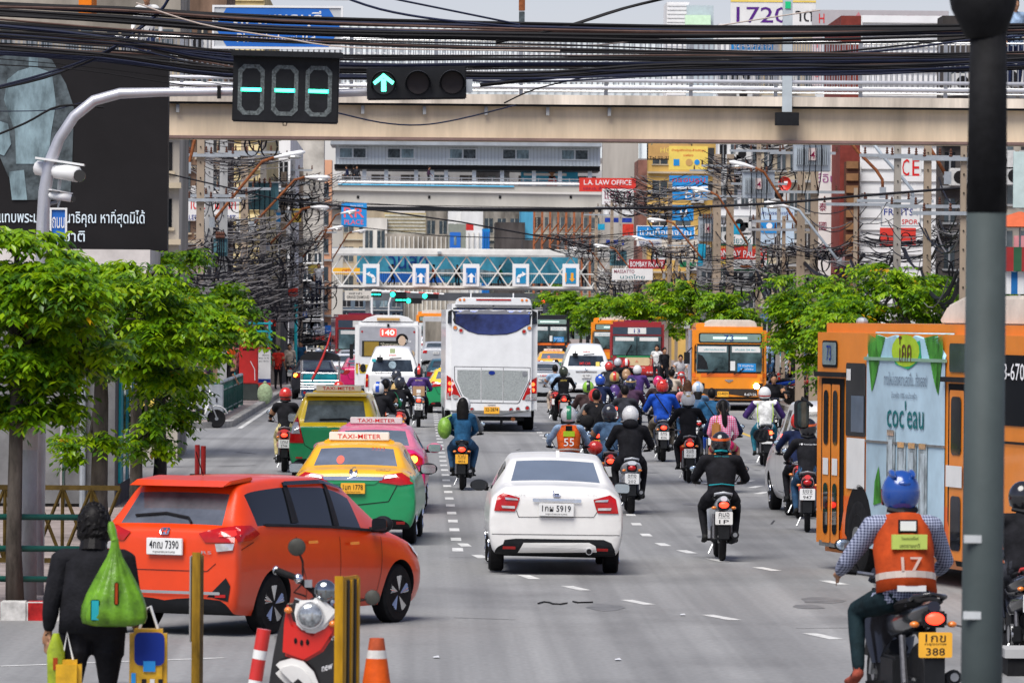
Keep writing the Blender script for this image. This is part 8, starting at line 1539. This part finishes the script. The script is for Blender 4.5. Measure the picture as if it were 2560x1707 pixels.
ped(1660,0,238,'person in black climbing down at the door of bus 13','walk',200,shirt='black',trs='black',z=.1,group=RGp); ped(1990,0,205,'person in a dark top on the pavement right of bus 73','stand',150,shirt='black',trs='charcoal',z=.6,group=RGp); ped(2004,0,212,'person in a blue checked shirt right of bus 73','stand',180,shirt='sky',trs='jeans',z=.6,pat=('plaid',(.08,.15,.4),9),group=RGp)
ped(1925,0,215,'person in a light blue shirt just right of bus 73','walk',160,shirt='sky',trs='jeans',z=.6,group=RGp)
BGp='people on the footbridges'
for i,(px,D,pz,rz_,sh_,lb) in enumerate(((1143,431.2,-.0,180,'black','person in black standing on the truss bridge'),(1252,431.2,0,90,'green','person with a green bag on the truss bridge'),(980,431.2,0,-90,'brown','person in brown walking on the truss bridge'),(1085,431.3,0,60,'orange','person in orange on the truss bridge'),(1460,431.2,0,0,'charcoal','dark figure at the right end of the truss bridge'))):
    person(lb,'walk',V((P(px,700,D).x,D,P(1150,718,430).z)),rad(rz_),shirt=sh_,trs='charcoal',group=BGp)
zs=P(1150,470,500).z
for i,(px,sh_,lb) in enumerate(((884,'black','couple member in black at the left end of the skywalk'),(868,'navy','lone dark figure at the far left of the skywalk'),(892,'charcoal','right one of the pair at the left end of the skywalk'),(1071,'plum','woman in dark clothes walking on the middle of the skywalk'))):
    person(lb,'walk',V((P(px,460,494).x,494,zs)),rad(90*i),shirt=sh_,trs='black',group=BGp)
dz=P(1280,238,DB).z
person('person in a white shirt leaning on the footbridge at top left','walk',V((P(367,200,DB+1.2).x,DB+1.2,dz+.25)),rad(170),shirt='white',trs='navy',group=BGp,head=HR_())
person('person in a pale shirt on the footbridge at the top right corner','stand',V((P(2535,200,DB+1.2).x,DB+1.2,dz+.25)),rad(200),shirt='sky',trs='navy',group=BGp)
person('person in a dark floral top behind the bridge railing at right','stand',V((P(2470,200,DB+1.4).x,DB+1.4,dz)),rad(160),shirt='black',trs='black',group=BGp,head=HR_('long'))
# ================================================================ left corner furniture
# post box
t=T(); m=M().bx(-.26,.26,-.2,.2,.45,1.55,RED); t.part('box',m,bev=.03); t.part('roof',M().prism([(-.33,1.55),(.33,1.55),(.06,1.78),(-.06,1.78)],-.27,.27,RED),bev=.015); t.part('slot',M().bx(-.16,.16,-.215,-.201,1.38,1.42,BLK)); t.part('white_trim',M().tube([(.18,-.21,.55),(.17,-.21,.85),(.05,-.21,1.08)],.012,WHT,5)); t.part('base',M().bx(-.27,.27,-.22,.22,.0,.45,mt('base_grey',(.05,.06,.055),.7,0,.2)),bev=.02)
inst(t,'post_box','tall red post box on a dark base at the left kerb','post box',GX(622,196,.15)+V((0,0,.0)),sc=1.25)
# green railing along the kerb
t=T(); y0,y1=162,186; xk=-5.75
t.part('top_rail',M().tube([(xk,y0,1.15),(xk,y1,1.15)],.05,GAL,6)); t.part('mid_rail',M().tube([(xk,y0,.9),(xk,y1,.9)],.03,GRN,6)); t.part('low_rail',M().tube([(xk,y0,.3),(xk,y1,.3)],.03,GRN,6)); m=M()
for i in range(70): y=y0+i*(y1-y0)/69; m.bx(xk-.02,xk+.02,y-.02,y+.02,.2,1.1,GRN)
t.part('bars',m); t.part('sheet',M().bx(xk-.03,xk-.025,y0,y1,.25,.85,GRN))
for i in range(6): y=y0+i*(y1-y0)/5; t.part('post',M().bx(xk-.05,xk+.05,y-.04,y+.04,.1,1.18,GRN))
inst(t,'pedestrian_railing','dark green railing along the left kerb behind the white scooter','railing')
t=T(); t.part('post',M().tube([(0,0,0),(0,0,3.3)],.07,TEA,8)); t.part('cap',M().lathe([(.09,3.3),(.05,3.38)],(0,0,0),TEA,'z',8)); inst(t,'turquoise_post','turquoise post standing beside the man in blue on the left','post',GX(739,240,.15))
t=T()
for z in(2.3,2.6,2.0): t.part('pipe',M().tube([(-.9,0,z),(.6,0,z)],.045,TEA,7))
for x in(-.8,.5): t.part('leg',M().tube([(x,0,0),(x,0,2.7)],.05,TEA,7))
inst(t,'stall_canopy','turquoise pipe frame of a stall above the red post box','stall',GX(640,212,.15))
t=T(); t.part('bag',M().ell((0,0,.32),(.26,.2,.36),mt('pale_green_bag',(.50,.62,.35),.5,0,.3,14,.5),14,10),smooth='all'); t.part('knot',M().ell((0,0,.7),(.06,.05,.06),MC['pale_green_bag'],8,6)); inst(t,'rubbish_bag','pale green rubbish bag leaning on the left kerb','bag',GX(663,193,.1))
t=T(); t.part('cabinet',M().bx(-.4,.4,0,.4,0,1.0,GAL),bev=.02); t.part('door_handle',M().bx(.2,.24,-.03,-.001,.5,.62,DRK)); inst(t,'street_cabinet','pale metal cabinet at the end of the green railing','cabinet',GX(523,161,.15))
# parked white scooter at the corner
mx=moto('parked white and black scooter with a gold wheel at the left corner','scoot',V((GX(430,157).x,157,0)),rad(-78),'white',False,skip=('plate_lettering',))
# red stub
t=T(); t.part('shaft',M().tube([(0,0,0),(0,0,.62)],.05,RED,8)); t.part('shaft',M().tube([(.12,0,0),(.12,0,.6)],.05,RED,8)); t.part('foot',M().box((.06,0,.02),(.4,.3,.05),BLK)); inst(t,'delineator_post','pair of short dark red plastic posts behind the orange car roof','bollard',GX(495,112))
# shop lights etc on left pavement
t=T(); t.part('board',M().bx(-.35,.35,0,.05,.3,1.5,RED)); t.part('strip',M().bx(-.3,.3,-.01,-.001,1.1,1.45,YB)); inst(t,'market_sign_board','red and yellow board between the tree trunks on the left','sign',GX(372,118,.15))
umb=T(); umb.part('canopy',M().lathe([(1.25,2.05),(.7,2.3),(.05,2.5)],(0,0,0),RED,'z',10)); umb.part('pole',M().tube([(0,0,0),(0,0,2.5)],.03,GAL,6)); inst(umb,'umbrella','red stall umbrella on the left pavement behind the green railing','umbrella',GX(560,203,.15))
st=T(); st.part('table',M().bx(-.6,.6,-.4,.4,.7,.76,mt('stall_wood',(.3,.2,.12),.7,0,.2)),bev=.01); st.part('goods',M().ell((-.3,0,.85),(.2,.2,.12),YB,8,6)); 
for x in(-.55,.55): st.part('leg',M().bx(x-.03,x+.03,-.3,.3,0,.7,GAL))
inst(st,'market_stall','low wooden stall table beside the seated vendor','stall',GX(505,168,.15))
PKG='motorbikes parked on the right pavement'
for i,(px,D,c_,lb) in enumerate(((1975,196,'blue','blue motorbike parked right of bus 73'),(1998,203,'black','black motorbike parked behind the blue parked one'),(2020,200,'red','red motorbike parked under the nearest right tree'))): moto(lb,'under',GX(px,D,.15),rad(60+i*15),c_,False)
moto('dark motorbike parked by the left kerb before the black saloon','under',GX(735,225,.15),rad(-20),'black',False)
for px,D,lb,sh,hd in((600,225,'woman in pink behind the post box','pink','long'),(640,240,'man in white beyond the notice board','white','short'),(662,232,'woman in green beyond the notice board','green','long'),(735,275,'man in grey near the turquoise post','grey','short'),(806,330,'woman in yellow near the far bus stop','cream','long'),(851,345,'man in dark blue far along the left kerb','navy','short')): ped(px,0,D,lb,'walk',RN.uniform(150,210),shirt=sh,trs='charcoal',head=HR_(hd))
for px,D,lb,sh,hd in((1642,246,'woman in white waiting left of bus 13 door','white','long'),(2035,190,'man in brown on the right pavement under the tree','brown','short'),(2015,214,'woman in red on the right pavement','red','long'),(1960,222,'man in white shirt on the right pavement','white','short')): ped(px,0,D,lb,'stand',RN.uniform(140,220),shirt=sh,trs='charcoal',head=HR_(hd),group=RGp)
# ================================================================ foreground group (raised paving)
zf=.5
# woman with bags
POSE['bags']=body((0,0,.86),(0,.03,1.16),(0,.05,1.36),(0,.07,1.50),P2((-.20,.02,1.29),(.20,.02,1.29)),P2((-.27,-.02,1.02),(.27,-.02,1.03)),P2((-.30,.03,.80),(.28,.12,.87)),P2((-.11,0,.84),(.11,0,.84)),P2((-.13,.02,.46),(.10,.06,.46)),P2((-.13,-.03,.09),(.10,.0,.09)),P2((-.14,.13,.05),(.11,.17,.05)),vox=.010,bulk=1.2,key='body'); HEADP['bags']=(0,.07,1.50)
Dw=38.0; gw=GX(236,Dw,zf)
zsole=P(236,1258,Dw).z-1.66
def fr(t):
    m=M().ell((0,.05,1.50),(.115,.12,.165),HAI,40,30); rj=random.Random(3)
    m.v=[(x+rj.gauss(0,.004),y+rj.gauss(0,.004),z+rj.gauss(0,.005)) for x,y,z in m.v]; m.tube([(0,.03,1.42),(0,.01,1.34)],[.085,.10],HAI,14); t.part('hair_mass',m)
    m=M().tube([(0,.03,1.34),(0,.0,1.26),(0,0,.95),(0,0,.80)],[.12,.20,.215,.23],cm(CK['black']),20,ry=[.09,.13,.145,.16]); m.v=[(x*(1+.03*math.sin(9*z+5*x)),y,z) for x,y,z in m.v]; t.part('loose_jacket',m,smooth='all')
person('woman in black seen from behind carrying plastic bags on both sides','bags',V((gw.x,Dw,zsole)),rad(-4),shirt='black',trs='black',head=('hair','short'),group=None,extra=fr)
GB=mt('green_plastic',(.11,.26,.008),.3,0,.35,9,.5); GB2=mt('yellowgreen_plastic',(.30,.38,.015),.3,0,.3,9,.4)
t=T(); m=M(); prof=[(.02,0),(.028,-.06),(.045,-.12),(.085,-.20),(.13,-.29),(.17,-.37),(.20,-.45),(.212,-.52),(.20,-.56),(.13,-.58)]
vs=[];n=64
for j,(r_,z) in enumerate(prof):
    for k in range(n): q=2*math.pi*k/n; rr=r_*(1+.06*math.sin(4*q+.6*j)+.045*math.sin(13*q+.3*j)+.02*math.sin(23*q)); vs.append((rr*math.cos(q)*1.05,rr*math.sin(q)*.62,z))
m.add(vs,[(j*n+k,j*n+(k+1)%n,(j+1)*n+(k+1)%n,(j+1)*n+k) for j in range(len(prof)-1) for k in range(n)]+[tuple(range((len(prof)-1)*n,len(prof)*n))],GB)
t.part('bag',m,smooth='all'); t.part('tied_handles',M().tube([(0,0,-.02),(-.02,.03,.05),(-.03,.06,.10)],[.022,.03,.02],GB,8),smooth=True); t.part('red_print',M().box((.02,-.122,-.36),(.03,.012,.15),mt('print_red',(.35,.05,.01),.5,0,.2)),bev=.01); t.part('teal_print',M().box((-.12,-.118,-.47),(.06,.012,.14),TEA),bev=.01)
q=P(287,1345,Dw-.32); inst(t,'carrier_bag','big green carrier bag slung over the back of the woman in black','bag',q)
t=T(); t.part('bag',M().tube([(0,0,0),(0,0,-.12),(0,0,-.34)],[.02,.06,.055],GB2,10,ry=[.02,.05,.05]),smooth=True); t.part('red_mark',M().box((0,-.052,-.2),(.03,.01,.08),MC['print_red'])); q=P(140,1582,Dw-.1); inst(t,'carrier_bag','yellow green bag hanging from the left hand of the woman','bag',q)
YP2=mt('yellow_pack',(.65,.36,.01),.35,0,.2,12,.2)
t=T(); t.part('pack',M().bx(-.10,.10,-.06,.06,-.62,-.18,YP2),smooth=True,bev=.03); t.part('blue_print',M().bx(0,.07,-.066,-.061,-.60,-.50,TEA)); t.part('handle',M().tube([(-.03,0,-.18),(0,0,0),(.04,0,-.18)],.008,WPL,5)); q=P(168,1580,Dw-.1); inst(t,'yellow_pack','yellow plastic pack in the left hand of the woman in black','package',q)
t=T(); t.part('pack',M().bx(-.125,.125,-.08,.08,-.62,-.06,YP2),smooth=True,bev=.03); t.part('navy_print',M().prism(rrect(-.09,.11,-.30,-.08,.04),-.090,-.081,NV)); t.part('blue_print',M().bx(-.03,.05,-.098,-.091,-.34,-.27,CB).bx(-.11,-.08,-.09,-.082,-.6,-.35,CB)); t.part('handle',M().tube([(-.06,0,-.06),(-.02,0,.07),(.01,0,.09),(.06,0,-.06)],.010,WPL,5)); m=M()
for i in range(8): m.bx(-.04+(i%3)*.055,-.01+(i%3)*.055,-.088,-.082,-.42-(i//3)*.07,-.39-(i//3)*.07,WPL if i%2 else INK)
t.part('small_print',m); q=P(372,1548,Dw-.1); inst(t,'yellow_pack','yellow and navy plastic pack in the right hand of the woman','package',q)
# yellow boards seen nearly edge on
def board(px0,px1,ytop,D,lb,a,grey=False,hw=.2):
    t=T(); q=P((px0+px1)/2,ytop,D); h=1.05; YB_=mt('board_yellow_dark',(.30,.17,.015),.6,0,.5,9,.2,streak=.2) if grey else mt('board_yellow',(.50,.26,.01),.5,0,.35,7,.2,streak=.2)  # the board with the grey sheet gets a darker yellow
    t.part('panel',M().bx(-hw,hw,-.018,.018,-h,0,YB_),bev=.01); t.part('edge_frame',M().bx(-hw-.01,-hw+.01,-.028,.028,-h,.01,YB_)); m=M()
    for i in range(5): m.bx(-hw*.9+i*hw*.375,-hw*.7+i*hw*.375,-.030,-.019,-h+.02,-.02,mt('board_black',(.03,.025,.02),.6,0,.2) if i%2 else YB_)
    t.part('stripes',m)
    for x in(-hw*.7,hw*.7): t.part('leg',M().tube([(x,0,-h),(x,0,zf-q.z+.0)],.018,BLU if not grey else GAL,6))
    if grey: t.part('rear_panel',M().bx(-hw*.8,hw*.8,.04,.05,-.62,-.02,mt('aluminium_sheet',(.35,.35,.34),.4,.4,.1)))
    inst(t,'barrier_board',lb,'barrier',q,rz=rad(a),group='yellow barrier boards in the foreground')
board(479,512,1382,40,'narrow yellow and black board with a grey sheet, behind the woman',86,True,.12)
board(846,897,1440,36,'yellow and black board seen edge on right of the red scooter',74)
# red white bollard
t=T(); m=M()
a=P(660,1572,37.5)
for i,(z0_,z1_,mm_) in enumerate(((0,.14,RED),(.14,.20,WPL),(.20,.34,RED),(.34,.40,WPL),(.40,.54,RED),(.54,.9,RED))): m.tube([(0,0,-z0_),(0,0,-z1_+.0005)],[.046,.046],mm_,14)
t.part('tube',m,smooth=True); inst(t,'flexible_bollard','tilted red and white traffic bollard left of the red scooter','bollard',mx=Matrix.Translation(a)@Matrix.Rotation(rad(9),4,'Y'))
# cone
t=T(); a=P(942,1594,38); OC=mt('cone_orange',(.62,.09,.01),.5,0,.2,8)
m=M().lathe([(.048,0),(.06,-.08)],(0,0,0),mt('cone_faded',(.42,.08,.03),.6,0,.3,9),'z',18); m.lathe([(.06,-.08),(.070,-.135)],(0,0,0),mt('cone_white',(.60,.58,.55),.6,0,.2,9),'z',18).lathe([(.070,-.135),(.15,-.68)],(0,0,0),OC,'z',18)
t.part('cone',m,smooth=True); t.part('base',M().bx(-.19,.19,-.19,.19,-.72,-.68,OC),bev=.02); inst(t,'traffic_cone','orange traffic cone with a faded white band in the foreground','traffic cone',a)
# foreground red scooter facing the camera
D=38.0; t=T(); q=lambda x,y,d=0: P(x,y,D+d)
RC=paint('scooter_red',(.62,.015,.008)); WC=paint('scooter_white',(.72,.71,.68))
c=q(776,1537)
def mh(ps,d): return [(P(x,y,D).x,P(x,y,D).z) for x,y in ps]
# front shell: layered closed panel, bulging towards the camera
def shell(name,ps,y0,y1,mat,par=None,bev=.015): return t.part(name,M().prism(mh(ps,0),D+y0,D+y1,mat),par,smooth=True,bev=bev)
shell('leg_shield',[(735,1498),(722,1500),(712,1525),(692,1590),(682,1640),(672,1707),(660,1790),(880,1790),(862,1700),(858,1640),(848,1560),(830,1530)],.06,.30,mt('scooter_black',(.012,.012,.014),.2,0,.05,3,0,.6),bev=.05)
shell('front_panel',[(718,1503),(710,1560),(706,1636),(760,1656),(808,1628),(854,1556),(842,1528),(812,1512),(780,1580),(735,1560)],-.02,.08,RC,bev=.02)
shell('headlamp_surround',[(742,1500),(736,1530),(742,1560),(760,1578),(786,1582),(812,1570),(838,1540),(846,1530),(820,1508),(800,1488),(790,1498)],-.05,.02,WC,bev=.02)
k=t.part('headlamp',M().lathe([(.088,-.075),(.094,-.05),(.094,0)],(c.x,D,c.z),CHR,'y',24),smooth=True); t.part('lens',M().ell((c.x,D-.07,c.z),(.080,.03,.080),mt('lamp_glass',(.42,.45,.47),.08,.5,.5,26),20,12),k,smooth='all')
for x,y in((721,1524),(832,1558)): c2=q(x,y); t.part('indicator',M().ell((c2.x,D-.03,c2.z),(.028,.03,.024),ORL,12,8),smooth='all')
m=M()
for x,y in((739,1600),(754,1605),(769,1604)): c2=q(x,y); m.ell((c2.x,D-.025,c2.z),(.011,.008,.020),BLK,10,6)
t.part('vent',m)
a=[q(690,1425,.1),q(722,1437,.06),q(746,1446,.05),q(785,1478,.05),q(800,1500,.05)]; t.part('handlebar',M().tube(a,[.024,.024,.02,.022,.03],BLK,10),smooth=True); t.part('bar_end',M().ell(q(690,1425,.1),(.022,.022,.03),CHR,10,8)); t.part('brake_lever',M().tube([q(752,1462),q(735,1480,-.03),q(765,1490,-.03)],.007,BLK,5)); t.part('switch_housing',M().ell(q(746,1446,.03),(.03,.03,.035),CHR,12,8).box(q(771,1458,.03),(.05,.04,.05),STL))
t.part('handlebar',M().tube([q(830,1506,.05),q(848,1508,.08),q(880,1512,.1)],[.022,.018,.016],CHR,8)); t.part('speedometer',M().ell(q(813,1476,-.02),(.075,.06,.075),mt('dial_chrome',(.35,.38,.40),.08,.95,.3,5),20,14),smooth='all')
for (x,y),(x2,y2),r_ in(((742,1367),(757,1440),.060),((931,1493),(868,1506),.052)):
    c2=q(x,y); e=q(x2,y2); mid=c2.lerp(e,.5)+V((.02,0,0)); t.part('mirror_stem',M().tube([c2,mid,e],.007,BLK,6)); k=t.part('mirror',M().lathe([(r_*.6,.03),(r_,.012),(r_,0)],c2,DRK,'y',24),smooth=True)
    t.part('mirror_back',M().lathe([(r_*.97,-.002),(r_*.6,-.014),(.004,-.018)],c2,mt('mirror_black',(.07,.07,.06),.5,0,.3,9),'y',24),k,smooth=True)
shell('front_mudguard',[(680,1668),(700,1650),(730,1642),(760,1650),(785,1675),(798,1707),(800,1760),(770,1760),(700,1690)],-.18,-.04,WC,bev=.04)
t.part('front_wheel',M().lathe([(.16,-.05),(.20,-.05),(.24,0),(.20,.05),(.16,.05)],q(745,1778,-.1),BLK,'x',26),smooth=True)
t.part('lettering',M().text('Fino',q(832,1592,-.0)+V((0,-.0,0)),(1,0,-.1),(0,0,1),.10,.04,WI).text('new',q(818,1668,.0),(1,0,.3),(0,0,1),.07,.035,WI)); t.part('seat',M().tube([(c.x+.08,D+.6,zf+.80),(c.x+.16,D+1.3,zf+.84)],[.14,.12],BLK,12,ry=[.05,.05]),smooth=True); t.part('rear_body',M().tube([(c.x+.08,D+.55,zf+.6),(c.x+.17,D+1.4,zf+.7)],[.15,.12],RC,12),smooth=True); t.part('rear_wheel',M().lathe([(.16,-.05),(.22,-.05),(.24,0),(.22,.05),(.16,.05)],(c.x+.15,D+1.2,zf+.24),BLK,'x',22),smooth=True)
t.part('floorboard',M().bx(c.x-.16,c.x+.2,D+.2,D+.8,zf+.25,zf+.32,BLK)); inst(t,'scooter','red and white scooter with a round headlamp parked facing the camera','scooter')
# dark planter box at bottom right
t=T(); a=P(2540,1650,52); t.part('box',M().bx(0,1.5,0,.6,-.55,-.08,BLK)); t.part('lid',M().bx(-.03,1.5,-.03,.62,-.08,0,CGR)); inst(t,'street_box','black box with a grey lid at the bottom right corner','box',P(2520,1622,52));
